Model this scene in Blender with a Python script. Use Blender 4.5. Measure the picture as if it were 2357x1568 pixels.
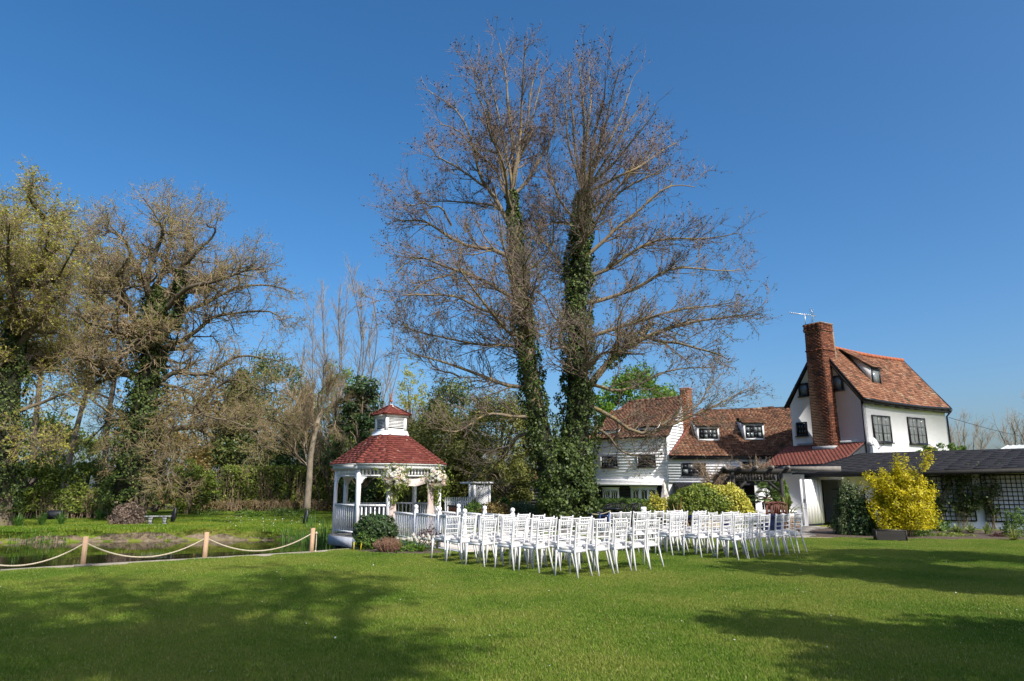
import bpy, math, random
import numpy as np
from mathutils import Vector, Matrix
for o in list(bpy.data.objects): bpy.data.objects.remove(o)
scene = bpy.context.scene
COL = scene.collection
rng = np.random.default_rng(7)
random.seed(7)

# ---------------------------------------------------------------- camera, sky, sun, exposure
EYE = 1.5
PITCH = math.radians(12.14)
cd = bpy.data.cameras.new('camera'); cam = bpy.data.objects.new('camera', cd); COL.objects.link(cam)
cd.lens = 24; cd.sensor_width = 36; cd.clip_end = 3000; cd.clip_start = .05
cam.location = (0, 0, EYE); cam.rotation_euler = (math.pi/2 + PITCH, 0, 0)
scene.camera = cam
SUN_AZ = math.atan2(.62, -.785)          # direction to the sun on the ground, from +Y clockwise
SUN_EL = math.radians(43)
SUN = Vector((math.sin(SUN_AZ)*math.cos(SUN_EL), math.cos(SUN_AZ)*math.cos(SUN_EL), math.sin(SUN_EL)))
w = bpy.data.worlds.new('World'); scene.world = w; w.use_nodes = True
nt = w.node_tree; bg = nt.nodes['Background']
sky = nt.nodes.new('ShaderNodeTexSky'); sky.sky_type = 'NISHITA'; sky.sun_disc = False
sky.sun_elevation = SUN_EL; sky.sun_rotation = SUN_AZ
sky.altitude = 0; sky.air_density = .9; sky.dust_density = 3.0; sky.ozone_density = 4.5
hs = nt.nodes.new('ShaderNodeHueSaturation'); hs.inputs['Saturation'].default_value = 1.27; hs.inputs['Hue'].default_value = .4965    # polarised-looking spring sky, the whole dome alike
nt.links.new(sky.outputs[0], hs.inputs['Color']); nt.links.new(hs.outputs[0], bg.inputs[0]); bg.inputs[1].default_value = .138
sl = bpy.data.lights.new('sun', 'SUN'); sl.energy = 4.8; sl.angle = math.radians(.53); sl.color = (1, .945, .86)
so = bpy.data.objects.new('sun', sl); COL.objects.link(so)
so.rotation_euler = (-SUN).to_track_quat('-Z', 'Y').to_euler(); so.location = (20, -20, 30)
vs = scene.view_settings; vs.view_transform = 'Standard'; vs.look = 'None'; vs.exposure = .42; vs.gamma = 1; vs.use_curve_mapping = False
scene.render.engine = 'CYCLES'
scene.cycles.max_bounces = 6; scene.cycles.diffuse_bounces = 3; scene.cycles.glossy_bounces = 2
scene.cycles.transmission_bounces = 3; scene.cycles.transparent_max_bounces = 6
scene.cycles.caustics_reflective = False; scene.cycles.caustics_refractive = False
scene.cycles.use_denoising = True

# ---------------------------------------------------------------- layout: a bearing on the survey sheet (2357 wide) to a place in the garden
CP, SP, FL = math.cos(PITCH), math.sin(PITCH), 1571.33
def ray(u, v):
    yc = (784-v)/FL; return (u-1178.5)/FL, CP-SP*yc, SP+CP*yc
def at(u, v, Y):
    a = ray(u, v); k = Y/a[1]; return Vector((a[0]*k, Y, EYE+a[2]*k))
def gr(u, v, z=0):
    a = ray(u, v); k = (z-EYE)/a[2]; return Vector((a[0]*k, a[1]*k, z))

# ---------------------------------------------------------------- materials
def node(nt, t, **kw):
    n = nt.nodes.new(t)
    for k, v in kw.items(): setattr(n, k, v)
    return n
def ramp(nt, fac, cols):
    r = node(nt, 'ShaderNodeValToRGB'); e = r.color_ramp.elements
    while len(e) < len(cols): e.new(.5)
    for i, c in enumerate(cols):
        p, c = (c[0], c[1]) if isinstance(c[0], (int, float)) and isinstance(c[1], (tuple, list)) else (i/(len(cols)-1), c)
        e[i].position = p; e[i].color = (*c, 1)
    nt.links.new(fac, r.inputs[0]); return r.outputs[0]
def mat(name, cols, rough=.7, scale=4, rnd=0, bump=0, bscale=40, spec=.3, transl=0, metal=0, wave=None, coat=0, aniso=None, spots=None):
    """cols: colour list; they are picked by noise in the place, and (rnd>0) by each piece's own random value."""
    m = bpy.data.materials.new(name); m.use_nodes = True; nt = m.node_tree
    b = nt.nodes['Principled BSDF']; L = nt.links
    b.inputs['Roughness'].default_value = rough; b.inputs['Specular IOR Level'].default_value = spec; b.inputs['Metallic'].default_value = metal
    if isinstance(cols[0], (int, float)): cols = [cols]
    g = node(nt, 'ShaderNodeNewGeometry')
    pos = g.outputs['Position']
    if aniso:
        mp = node(nt, 'ShaderNodeMapping'); mp.inputs['Scale'].default_value = aniso; L.new(pos, mp.inputs[0]); pos = mp.outputs[0]
    nz = node(nt, 'ShaderNodeTexNoise'); nz.inputs['Scale'].default_value = scale; nz.inputs['Detail'].default_value = 5; nz.inputs['Roughness'].default_value = .65
    L.new(pos, nz.inputs['Vector'])
    fac = nz.outputs[0]
    st = node(nt, 'ShaderNodeMapRange'); st.inputs[1].default_value = .3; st.inputs[2].default_value = .7; L.new(fac, st.inputs[0]); fac = st.outputs[0]
    if rnd:
        at_ = node(nt, 'ShaderNodeAttribute', attribute_name='rnd')
        oi = node(nt, 'ShaderNodeObjectInfo')
        ad = node(nt, 'ShaderNodeMath', operation='ADD'); L.new(at_.outputs['Fac'], ad.inputs[0]); L.new(oi.outputs['Random'], ad.inputs[1])
        fr = node(nt, 'ShaderNodeMath', operation='FRACT'); L.new(ad.outputs[0], fr.inputs[0])
        mx = node(nt, 'ShaderNodeMix', data_type='FLOAT'); mx.inputs[0].default_value = rnd; L.new(fac, mx.inputs[2]); L.new(fr.outputs[0], mx.inputs[3]); fac = mx.outputs[0]
    if len(cols) == 1: b.inputs['Base Color'].default_value = (*cols[0], 1); col = None
    else: col = ramp(nt, fac, cols)
    if spots:
        sc_, thr, sc_col, sharp = spots
        n2 = node(nt, 'ShaderNodeTexNoise'); n2.inputs['Scale'].default_value = sc_; n2.inputs['Detail'].default_value = 6; L.new(g.outputs['Position'], n2.inputs['Vector'])
        mr = node(nt, 'ShaderNodeMapRange'); mr.inputs[1].default_value = thr; mr.inputs[2].default_value = thr+sharp; L.new(n2.outputs[0], mr.inputs[0])
        mc = node(nt, 'ShaderNodeMix', data_type='RGBA'); L.new(mr.outputs[0], mc.inputs[0])
        if col: L.new(col, mc.inputs[6])
        else: mc.inputs[6].default_value = (*cols[0], 1)
        mc.inputs[7].default_value = (*sc_col, 1); col = mc.outputs[2]
    if col: L.new(col, b.inputs['Base Color'])
    if bump:
        bn = node(nt, 'ShaderNodeTexNoise'); bn.inputs['Scale'].default_value = bscale; bn.inputs['Detail'].default_value = 4; L.new(pos, bn.inputs['Vector'])
        bp = node(nt, 'ShaderNodeBump'); bp.inputs['Strength'].default_value = bump; bp.inputs['Distance'].default_value = .02
        L.new(bn.outputs[0], bp.inputs['Height']); L.new(bp.outputs[0], b.inputs['Normal'])
    if transl:
        t = node(nt, 'ShaderNodeBsdfTranslucent'); ms = node(nt, 'ShaderNodeMixShader'); ms.inputs[0].default_value = transl
        if col: L.new(col, t.inputs[0])
        else: t.inputs[0].default_value = (*cols[0], 1)
        L.new(b.outputs[0], ms.inputs[1]); L.new(t.outputs[0], ms.inputs[2]); L.new(ms.outputs[0], nt.nodes['Material Output'].inputs[0])
    return m

M = {}
M['white'] = mat('white_paint', [(.74, .74, .73), (.82, .82, .81)], .45, 3, bump=.05, bscale=30, spots=(2.2, .66, (.64, .64, .61), .25))
M['chair_white'] = mat('chair_lacquer', [(.58, .58, .585), (.68, .68, .68)], .4, 4, rnd=.3, spec=.4)
M['cushion'] = mat('ivory_cushion', [(.70, .655, .60), (.76, .71, .66)], .85, 8, bump=.1, bscale=60)
M['render'] = mat('limewashed_render', [(.77, .77, .79), (.85, .85, .86)], .8, 1.1, bump=.25, bscale=9, spots=(1.0, .66, (.68, .68, .68), .2))
M['board'] = mat('white_weatherboard', [(.80, .81, .83), (.87, .87, .88)], .55, 2, rnd=.4, bump=.05, bscale=20, spots=(1.8, .66, (.58, .58, .56), .2), aniso=(1, 1, 4))
M['black'] = mat('black_paint', [(.006, .006, .009), (.014, .014, .018)], .4, 5, spec=.35)
M['blackboard'] = mat('black_weatherboard', [(.006, .007, .011), (.013, .014, .02)], .55, 3, rnd=.5)
M['glass'] = mat('window_glass', [(.012, .016, .02)], .06, spec=.8)
M['glass_pale'] = mat('window_glass_curtain', [(.10, .12, .13), (.20, .22, .22)], .12, 2.5, spec=.7)
M['slat_white'] = mat('shutter_slat', [(.22, .24, .23)], .5)
M['tile'] = mat('old_clay_tile', [(0, (0.0316, 0.0207, 0.0148)), (.25, (0.0838, 0.0433, 0.0267)), (.5, (0.148, 0.069, 0.0394)), (.74, (0.197, 0.0965, 0.0562)), (.9, (0.217, 0.152, 0.0986)), (1, (0.325, 0.276, 0.187))], .88, 1.2, rnd=.6, bump=.3, bscale=45, spots=(3.0, .60, (.05, .036, .025), .12))
M['tile_red'] = mat('clay_tile_warm', [(0, (0.0422, 0.0239, 0.016)), (.2, (0.114, 0.0524, 0.0308)), (.5, (0.217, 0.0946, 0.0524)), (.72, (0.285, 0.131, 0.0741)), (.88, (0.285, 0.205, 0.131)), (1, (0.433, 0.376, 0.251))], .88, 1.1, rnd=.62, bump=.3, bscale=45, spots=(2.2, .58, (.07, .05, .034), .12))
M['tile_new'] = mat('red_clay_tile', [(.16, .052, .036), (.22, .068, .048), (.26, .088, .062)], .8, 2, rnd=.2, bump=.2, bscale=45)
M['ridge'] = mat('ridge_tile', [(.30, .085, .04), (.42, .14, .07)], .8, 3, rnd=.6, bump=.2)
M['brick'] = mat('old_brick', [(0, (0.0298, 0.017, 0.0136)), (.3, (0.102, 0.0357, 0.0204)), (.6, (0.187, 0.0638, 0.0323)), (1, (0.281, 0.119, 0.0638))], .9, 1.0, rnd=.6, bump=.5, bscale=50, spots=(1.2, .6, (.04, .025, .02), .2))
M['brick_orange'] = mat('orange_brick', [(.22, .07, .03), (.36, .13, .06), (.42, .2, .1)], .9, 2, rnd=.6, bump=.4, bscale=50)
M['mortar'] = mat('lime_mortar', [(.16, .13, .10), (.28, .24, .19)], .95, 6, bump=.4, bscale=40)
M['lead'] = mat('lead_flashing', [(.28, .29, .30), (.46, .47, .48)], .55, 6, bump=.1)
M['shingle'] = mat('red_felt_shingle', [(.095, .022, .017), (.145, .035, .026), (.19, .056, .040)], .9, 2.2, rnd=.6, bump=.4, bscale=160, spots=(6, .64, (.33, .22, .17), .06))
M['flash_white'] = mat('white_flashing', [(.62, .65, .70), (.78, .80, .83)], .5, 9)
M['felt'] = mat('black_felt_shingle', [(0.0091, 0.0091, 0.0111), (0.0156, 0.0149, 0.0175)], .92, 2.5, rnd=.05, bump=.3, bscale=140)
M['deckwood'] = mat('grey_deck', [(.15, .14, .13), (.27, .25, .23)], .85, 4, rnd=.4, bump=.2, aniso=(1, 8, 1))
M['greypaint'] = mat('grey_white_paint', [(.33, .36, .41), (.46, .48, .52)], .6, 3)
M['stilt'] = mat('wet_timber_and_louvre_shade', [(.02, .02, .018), (.05, .048, .042)], .7, 5)
M['postwood'] = mat('fresh_sawn_oak', [(.31, .19, .11), (.42, .28, .175), (.36, .23, .14)], .7, 3, bump=.15, aniso=(14, 14, 1.2))
M['edgewood'] = mat('weathered_sleeper', [(.17, .15, .12), (.30, .27, .22)], .85, 5, rnd=.4, bump=.2)
M['rope'] = mat('hemp_rope', [(0.357, 0.306, 0.212), (0.493, 0.433, 0.323)], .9, 30)
M['darkwood'] = mat('black_stained_timber', [(.010, .009, .008), (.028, .026, .024)], .7, 4, bump=.1)
M['greywood'] = mat('weathered_timber', [(.13, .12, .11), (.24, .22, .20)], .85, 5, bump=.2)
M['teak'] = mat('red_brown_teak', [(.07, .020, .013), (.13, .04, .025)], .5, 6, aniso=(3, 3, 12))
M['metal_black'] = mat('black_cast_metal', [(.012, .012, .013)], .4, spec=.5)
M['aerial'] = mat('aerial_aluminium', [(.55, .56, .58)], .35, metal=.8)
M['dish'] = mat('grey_dish', [(.46, .47, .48)], .5)
M['stone'] = mat('cast_stone', [(0.187, 0.194, 0.194), (0.31, 0.317, 0.31)], .9, 6, bump=.4, bscale=30, spots=(5, .6, (.2, .2, .17), .2))
M['stoneware'] = mat('sand_stone_pot', [(.40, .33, .24), (.55, .47, .37)], .85, 5, bump=.2)
M['blueglaze'] = mat('blue_glazed_pot', [(0.0033, 0.0066, 0.0385), (0.0066, 0.0165, 0.0715)], .2, 3, spec=.6)
M['blue'] = mat('blue_paint', [(.02, .06, .22)], .5)
M['wicker'] = mat('dark_wicker', [(.018, .016, .015), (.055, .05, .046)], .6, 30, rnd=.5)
M['cream'] = mat('cream_canvas', [(.58, .52, .46), (.68, .62, .56)], .9, 3)
M['drape'] = mat('blush_voile', [(.66, .55, .51), (.74, .64, .60)], .9, 3, transl=.3)
M['plastic'] = mat('black_plastic', [(.014, .015, .02)], .45, 5, spec=.4)
M['heart'] = mat('zinc_heart', [(.55, .54, .5)], .5)
M['signtext'] = mat('sign_lettering', [(.05, .05, .08)], .6)
M['soil'] = mat('bed_soil', [(.055, .04, .03), (.11, .082, .062)], .95, 12, bump=.8, bscale=40)
M['paving'] = mat('stone_paving', [(.17, .155, .14), (.28, .26, .235)], .9, 3, rnd=.5, bump=.3)
M['corrug'] = mat('pale_corrugated_sheet', [(.52, .56, .52), (.64, .67, .63)], .5, 4)
M['wire'] = mat('black_cable', [(.03, .03, .035)], .6)
M['gabion'] = mat('mixed_pebble', [(.06, .05, .05), (.34, .16, .1), (.5, .45, .4), (.12, .11, .12)], .7, 20, rnd=.9)
M['duckbrown'] = mat('duck_feather', [(.05, .035, .025), (.16, .115, .08)], .8, 40)
M['duckhead'] = mat('duck_head_feather', [(.03, .03, .022)], .6)
# vegetation
def bark(name, a, b, moss=None): return mat(name, [a, b], .92, 5, bump=.6, bscale=30, aniso=(4, 4, 1), spots=(3.0, .5, moss, .25) if moss else None)
M['bark_oak'] = bark('oak_bark', (.07, .054, .038), (.18, .145, .10), (.17, .155, .07))
M['bark_alder'] = bark('alder_bark', (.11, .085, .06), (.25, .20, .14), (.28, .21, .06))
M['twig_alder'] = mat('alder_twig', [(.14, .10, .086), (.26, .19, .16)], .85, 1.2)
M['twig_oak'] = mat('oak_twig', [(0.207, 0.155, 0.0949), (0.38, 0.284, 0.172)], .85, 1.2, spots=(1.2, .52, (.17, .145, .05), .2))
M['bark_grey'] = bark('grey_bark', (.13, .105, .08), (.26, .21, .16))
M['twig_grey'] = mat('bare_twig', [(.20, .165, .125), (.34, .285, .215)], .85, 1.5)
M['deadtwig'] = mat('dry_twig', [(0.184, 0.132, 0.0862), (0.322, 0.241, 0.161)], .9, 2)
def leaf(name, cols, tr=.35, rough=.5, spec=.35, rnd=.85): return mat(name, cols, rough, .9, rnd=rnd, transl=tr, spec=spec)
M['ivy'] = leaf('ivy_leaf', [(.014, .028, .007), (.036, .062, .013), (.075, .112, .024), (.13, .165, .04)], .2, .5, .3)
M['bud'] = leaf('oak_bud', [(.15, .13, .03), (.23, .21, .045), (.27, .28, .06)], .35)
M['fresh'] = leaf('fresh_leaf', [(0.243, 0.243, 0.0373), (0.373, 0.373, 0.0522), (0.467, 0.429, 0.0931)], .45)
M['alderleaf'] = leaf('alder_leaf', [(0.06, 0.0675, 0.0225), (0.112, 0.128, 0.033), (0.195, 0.21, 0.0525)], .4)
M['cone'] = leaf('alder_cone', [(.022, .013, .012), (.05, .03, .025)], 0)
M['dkgreen'] = leaf('dark_evergreen', [(0.0156, 0.0374, 0.0125), (0.0343, 0.0749, 0.0203), (0.078, 0.117, 0.0281)], .15)
M['yew'] = leaf('olive_yew', [(0.084, 0.0936, 0.0216), (0.156, 0.168, 0.0336), (0.24, 0.24, 0.06)], .25)
M['hedgegreen'] = leaf('hedge_leaf', [(0.0756, 0.118, 0.0202), (0.168, 0.227, 0.0336), (0.286, 0.328, 0.0538)], .35)
M['midgreen'] = leaf('shrub_leaf', [(0.0479, 0.0957, 0.0191), (0.104, 0.184, 0.0319), (0.176, 0.271, 0.0479)], .3)
M['brightgreen'] = leaf('bright_leaf', [(0.075, 0.156, 0.015), (0.131, 0.25, 0.025), (0.213, 0.338, 0.0438)], .45)
M['gold'] = leaf('golden_leaf', [(.30, .27, .008), (.52, .45, .010), (.72, .62, .02)], .42)
M['goldgreen'] = leaf('gold_variegated_leaf', [(0.177, 0.202, 0.019), (0.455, 0.43, 0.0506), (0.759, 0.696, 0.177)], .3)
M['variegated'] = leaf('variegated_box', [(0.039, 0.0715, 0.0195), (0.091, 0.13, 0.039), (0.325, 0.364, 0.195)], .25)
M['russet'] = leaf('russet_leaf', [(0.0875, 0.0875, 0.021), (0.21, 0.158, 0.0438), (0.333, 0.21, 0.0875)], .3)
M['purple'] = leaf('purple_leaf', [(.05, .018, .016), (.10, .04, .03)], .3)
M['heather'] = leaf('dry_heather', [(.22, .12, .08), (.36, .21, .15), (.28, .17, .09)], .3)
M['litter'] = leaf('leaf_litter', [(0.11, 0.077, 0.055), (0.22, 0.16, 0.121), (0.308, 0.231, 0.187)], .2)
M['reed'] = leaf('iris_blade', [(.05, .13, .02), (.09, .20, .035), (.14, .24, .05)], .45)
M['strap'] = leaf('phormium_blade', [(.13, .14, .02), (.34, .22, .07), (.45, .30, .12)], .4)
M['strapgreen'] = leaf('green_strap', [(.07, .10, .02), (.16, .19, .04), (.30, .30, .07)], .4)
M['hosta'] = leaf('cream_edged_leaf', [(.10, .17, .04), (.20, .26, .08), (.40, .42, .2)], .35)
M['palm'] = leaf('palm_frond', [(.03, .07, .015), (.08, .14, .025), (.14, .21, .05)], .3)
M['petal_white'] = leaf('white_petal', [(.74, .71, .64), (.82, .80, .75)], .3, rnd=.5)
M['petal_blush'] = leaf('blush_petal', [(.72, .52, .42), (.80, .68, .58), (.80, .74, .60)], .3)
M['petal_pink'] = leaf('pink_petal', [(.50, .03, .12), (.62, .10, .22)], .3)
M['petal_blue'] = leaf('blue_petal', [(.22, .32, .62), (.36, .44, .75)], .3)
M['petal_magenta'] = leaf('magenta_petal', [(.30, .01, .16), (.45, .04, .26)], .3)
M['petal_yellow'] = leaf('yellow_petal', [(.70, .55, .03)], .3)
M['conifer'] = leaf('conifer_spray', [(0.0415, 0.0754, 0.0189), (0.0943, 0.124, 0.0302), (0.179, 0.189, 0.0565)], .2)

# lawn: mown grass, lighter and darker drifts
def grass_mat(name, cols, tr, big=.28, dry=(.27, .27, .06)):
    m = bpy.data.materials.new(name); m.use_nodes = True; nt = m.node_tree; L = nt.links; b = nt.nodes['Principled BSDF']
    g = node(nt, 'ShaderNodeNewGeometry')
    n1 = node(nt, 'ShaderNodeTexNoise'); n1.inputs['Scale'].default_value = big; n1.inputs['Detail'].default_value = 6; L.new(g.outputs['Position'], n1.inputs['Vector'])
    n2 = node(nt, 'ShaderNodeTexNoise'); n2.inputs['Scale'].default_value = 5; n2.inputs['Detail'].default_value = 4; L.new(g.outputs['Position'], n2.inputs['Vector'])
    a = node(nt, 'ShaderNodeAttribute', attribute_name='rnd')
    s = node(nt, 'ShaderNodeMath', operation='MULTIPLY_ADD'); s.inputs[1].default_value = 1.9; s.inputs[2].default_value = -.72; L.new(n1.outputs[0], s.inputs[0])
    s2 = node(nt, 'ShaderNodeMath', operation='MULTIPLY_ADD'); s2.inputs[1].default_value = .6; L.new(n2.outputs[0], s2.inputs[0]); L.new(s.outputs[0], s2.inputs[2])
    s3 = node(nt, 'ShaderNodeMath', operation='MULTIPLY_ADD'); s3.inputs[1].default_value = .45; L.new(a.outputs['Fac'], s3.inputs[0]); L.new(s2.outputs[0], s3.inputs[2])
    col = ramp(nt, s3.outputs[0], cols)
    n3 = node(nt, 'ShaderNodeTexNoise'); n3.inputs['Scale'].default_value = 1.1; n3.inputs['Detail'].default_value = 7; n3.inputs['Roughness'].default_value = .7; L.new(g.outputs['Position'], n3.inputs['Vector'])
    mr = node(nt, 'ShaderNodeMapRange'); mr.inputs[1].default_value = .52; mr.inputs[2].default_value = .72; mr.inputs[4].default_value = .55; L.new(n3.outputs[0], mr.inputs[0])
    mc = node(nt, 'ShaderNodeMix', data_type='RGBA'); L.new(mr.outputs[0], mc.inputs[0]); L.new(col, mc.inputs[6]); mc.inputs[7].default_value = (*dry, 1); col = mc.outputs[2]
    gt = node(nt, 'ShaderNodeMath', operation='GREATER_THAN'); gt.inputs[1].default_value = .955; L.new(a.outputs['Fac'], gt.inputs[0]); m5 = node(nt, 'ShaderNodeMix', data_type='RGBA'); L.new(gt.outputs[0], m5.inputs[0]); L.new(col, m5.inputs[6]); m5.inputs[7].default_value = (.50, .43, .20, 1); col = m5.outputs[2]
    L.new(col, b.inputs['Base Color']); b.inputs['Roughness'].default_value = .6; b.inputs['Specular IOR Level'].default_value = .25
    if tr:
        t = node(nt, 'ShaderNodeBsdfTranslucent'); ms = node(nt, 'ShaderNodeMixShader'); ms.inputs[0].default_value = tr
        L.new(col, t.inputs[0]); L.new(b.outputs[0], ms.inputs[1]); L.new(t.outputs[0], ms.inputs[2]); L.new(ms.outputs[0], nt.nodes['Material Output'].inputs[0])
    return m
GC = [(0, (.042, .088, .011)), (.28, (.085, .170, .014)), (.6, (.150, .255, .022)), (1, (.26, .30, .05))]
M['lawnblade'] = grass_mat('lawn_blade', GC, .4, .45)
M['ground'] = grass_mat('ground_turf', [(0, (.04, .07, .009)), (.4, (.08, .13, .012)), (.7, (.12, .165, .018)), (1, (.17, .17, .035))], 0)
M['bankblade'] = grass_mat('bank_blade', [(0, (.045, .10, .008)), (.4, (.09, .19, .012)), (.7, (.15, .26, .018)), (1, (.24, .29, .03))], .4, .5)
def water_mat():
    m = bpy.data.materials.new('pond_water'); m.use_nodes = True; nt = m.node_tree; L = nt.links; b = nt.nodes['Principled BSDF']
    b.inputs['Base Color'].default_value = (.014, .014, .006, 1); b.inputs['Roughness'].default_value = .03; b.inputs['Specular IOR Level'].default_value = .5; b.inputs['IOR'].default_value = 1.33
    g = node(nt, 'ShaderNodeNewGeometry'); n = node(nt, 'ShaderNodeTexNoise'); n.inputs['Scale'].default_value = 1.6; n.inputs['Detail'].default_value = 3; L.new(g.outputs['Position'], n.inputs['Vector'])
    bp = node(nt, 'ShaderNodeBump'); bp.inputs['Strength'].default_value = .08; bp.inputs['Distance'].default_value = .06; L.new(n.outputs[0], bp.inputs['Height']); L.new(bp.outputs[0], b.inputs['Normal'])
    return m
M['water'] = water_mat()

# ---------------------------------------------------------------- mesh helpers
def link(name, me, m, parent=None):
    o = bpy.data.objects.new(name, me); COL.objects.link(o)
    if m is not None and not me.materials: me.materials.append(M[m] if isinstance(m, str) else m)
    if parent: o.parent = parent
    return o
def npmesh(name, V, Fq, rnd=None, smooth=False):
    """V (n,3); Fq list of int arrays (k, c) with c corners each; rnd per vertex."""
    me = bpy.data.meshes.new(name); V = np.asarray(V, np.float32)
    if isinstance(Fq, np.ndarray): Fq = [Fq]
    Fq = [np.asarray(f, np.int32) for f in Fq if len(f)]
    me.vertices.add(len(V)); me.vertices.foreach_set('co', V.ravel())
    li = np.concatenate([f.ravel() for f in Fq]); tot = np.concatenate([np.full(len(f), f.shape[1], np.int32) for f in Fq])
    st = np.concatenate([[0], np.cumsum(tot)[:-1]]).astype(np.int32)
    me.loops.add(len(li)); me.loops.foreach_set('vertex_index', li)
    me.polygons.add(len(tot)); me.polygons.foreach_set('loop_start', st)
    if smooth: me.polygons.foreach_set('use_smooth', np.ones(len(tot), bool))
    if rnd is not None:
        a = me.attributes.new('rnd', 'FLOAT', 'POINT'); a.data.foreach_set('value', np.asarray(rnd, np.float32))
    me.update(calc_edges=True); return me
BOXF = np.array([(0, 3, 2, 1), (4, 5, 6, 7), (0, 1, 5, 4), (1, 2, 6, 5), (2, 3, 7, 6), (3, 0, 4, 7)], np.int32)
class MB:
    def __init__(s): s.v = []; s.f = {}; s.r = []; s.n = 0
    def add(s, V, F, r=0.):
        V = np.asarray(V, float).reshape(-1, 3); F = np.asarray(F, np.int32)
        s.v.append(V); s.f.setdefault(F.shape[1], []).append(F+s.n); s.r.append(np.full(len(V), r) if np.isscalar(r) else np.asarray(r)); s.n += len(V); return s
    def hexa(s, pts, r=0.): return s.add(pts, BOXF, r)
    def box(s, c, size, rz=0, r=0.):
        x, y, z = [q/2 for q in size]
        P = np.array([(-x, -y, -z), (x, -y, -z), (x, y, -z), (-x, y, -z), (-x, -y, z), (x, -y, z), (x, y, z), (-x, y, z)])
        if rz:
            ca, sa = math.cos(rz), math.sin(rz); P = P @ np.array([(ca, sa, 0), (-sa, ca, 0), (0, 0, 1)])
        return s.add(P+np.array(c), BOXF, r)
    def beam(s, a, b, w, h, up=(0, 0, 1), r=0., w2=None, h2=None):
        a = Vector(a); b = Vector(b); t = (b-a).normalized(); up = Vector(up)
        x = t.cross(up)
        if x.length < 1e-4: x = t.cross(Vector((0, 1, 0)))
        x.normalize(); y = x.cross(t); w2 = w2 or w; h2 = h2 or h
        P = []
        for p, ww, hh in ((a, w, h), (b, w2, h2)):
            for sx, sy in ((-1, -1), (1, -1), (1, 1), (-1, 1)): P.append(p+x*sx*ww/2+y*sy*hh/2)
        return s.add([tuple(p) for p in P], BOXF, r)
    def tube(s, pts, rad, n=8, r=0.):
        P = np.array([tuple(p) for p in pts], float)[None]; R = np.full(P.shape[1], rad, float) if np.isscalar(rad) else np.array(rad, float)
        V, F = sweep(P, R[None], n); m = P.shape[1]
        s.add(np.concatenate([V, P[0, :1], P[0, -1:]]), F, r); b0 = s.n-len(V)-2
        c = [(b0+(k+1) % n, b0+k, b0+len(V)) for k in range(n)]+[(b0+(m-1)*n+k, b0+(m-1)*n+(k+1) % n, b0+len(V)+1) for k in range(n)]
        s.f.setdefault(3, []).append(np.array(c, np.int32)); return s
    def lathe(s, prof, n=16, c=(0, 0, 0), r=0.):
        a = np.arange(n)*2*math.pi/n; V = []
        for rr, z in prof: V.append(np.stack([np.cos(a)*rr+c[0], np.sin(a)*rr+c[1], np.full(n, z+c[2])], 1))
        V = np.concatenate(V); F = [(j*n+k, j*n+(k+1) % n, (j+1)*n+(k+1) % n, (j+1)*n+k) for j in range(len(prof)-1) for k in range(n)]
        return s.add(V, F, r)
    def prism(s, poly, z0, z1, r=0.):
        n = len(poly); V = [(x, y, z0) for x, y in poly]+[(x, y, z1) for x, y in poly]
        s.add(V, [(i, (i+1) % n, n+(i+1) % n, n+i) for i in range(n)], r); b = s.n-2*n
        s.f.setdefault(n, []).append(np.array([[b+i for i in range(n)][::-1], [b+n+i for i in range(n)]], np.int32)); return s
    def mesh(s, name, off=None, smooth=False):
        V = np.concatenate(s.v)
        if off is not None: V = V-np.array(off)
        return npmesh(name, V, [np.concatenate(f) for f in s.f.values()], np.concatenate(s.r), smooth)
    def obj(s, name, m, parent=None, world=False, smooth=False):
        off = tuple(parent.location) if (world and parent) else None
        return link(name, s.mesh(name, off, smooth), m, parent)
def sweep(P, R, n):
    """tubes along many polylines at once: P (B,m,3), R (B,m)"""
    B, m, _ = P.shape
    T = np.empty_like(P); T[:, 1:-1] = P[:, 2:]-P[:, :-2] if m > 2 else T[:, 1:-1]; T[:, 0] = P[:, 1]-P[:, 0]; T[:, -1] = P[:, -1]-P[:, -2]
    T /= np.linalg.norm(T, axis=2, keepdims=True)+1e-9
    ref = np.where(np.abs(T[:, :1, 2:3]) > .8, np.array([1., 0, 0]), np.array([0, 0, 1.])); ref = np.broadcast_to(ref, T.shape)
    U = np.cross(T, ref); U /= np.linalg.norm(U, axis=2, keepdims=True)+1e-9; W = np.cross(T, U)
    a = np.arange(n)*2*math.pi/n
    V = P[:, :, None]+R[:, :, None, None]*(np.cos(a)[:, None]*U[:, :, None]+np.sin(a)[:, None]*W[:, :, None])
    idx = (np.arange(B)[:, None, None]*m+np.arange(m-1)[None, :, None])*n
    k = np.arange(n)[None, None]; k2 = (np.arange(n)+1) % n
    F = np.stack([idx+k, idx+k2, idx+n+k2, idx+n+k], -1).reshape(-1, 4)
    return V.reshape(-1, 3), F
def thing(name, label, cat, loc=(0, 0, 0), rz=0, group=None):
    o = bpy.data.objects.new(name, None); COL.objects.link(o); o.empty_display_size = .2
    o.location = loc; o.rotation_euler = (0, 0, rz); o['label'] = label; o['category'] = cat
    if group: o['group'] = group
    return o
def tag(o, label, cat, group=None):
    o['label'] = label; o['category'] = cat
    if group: o['group'] = group
    return o
def structure(o): o['kind'] = 'structure'; return o

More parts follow.
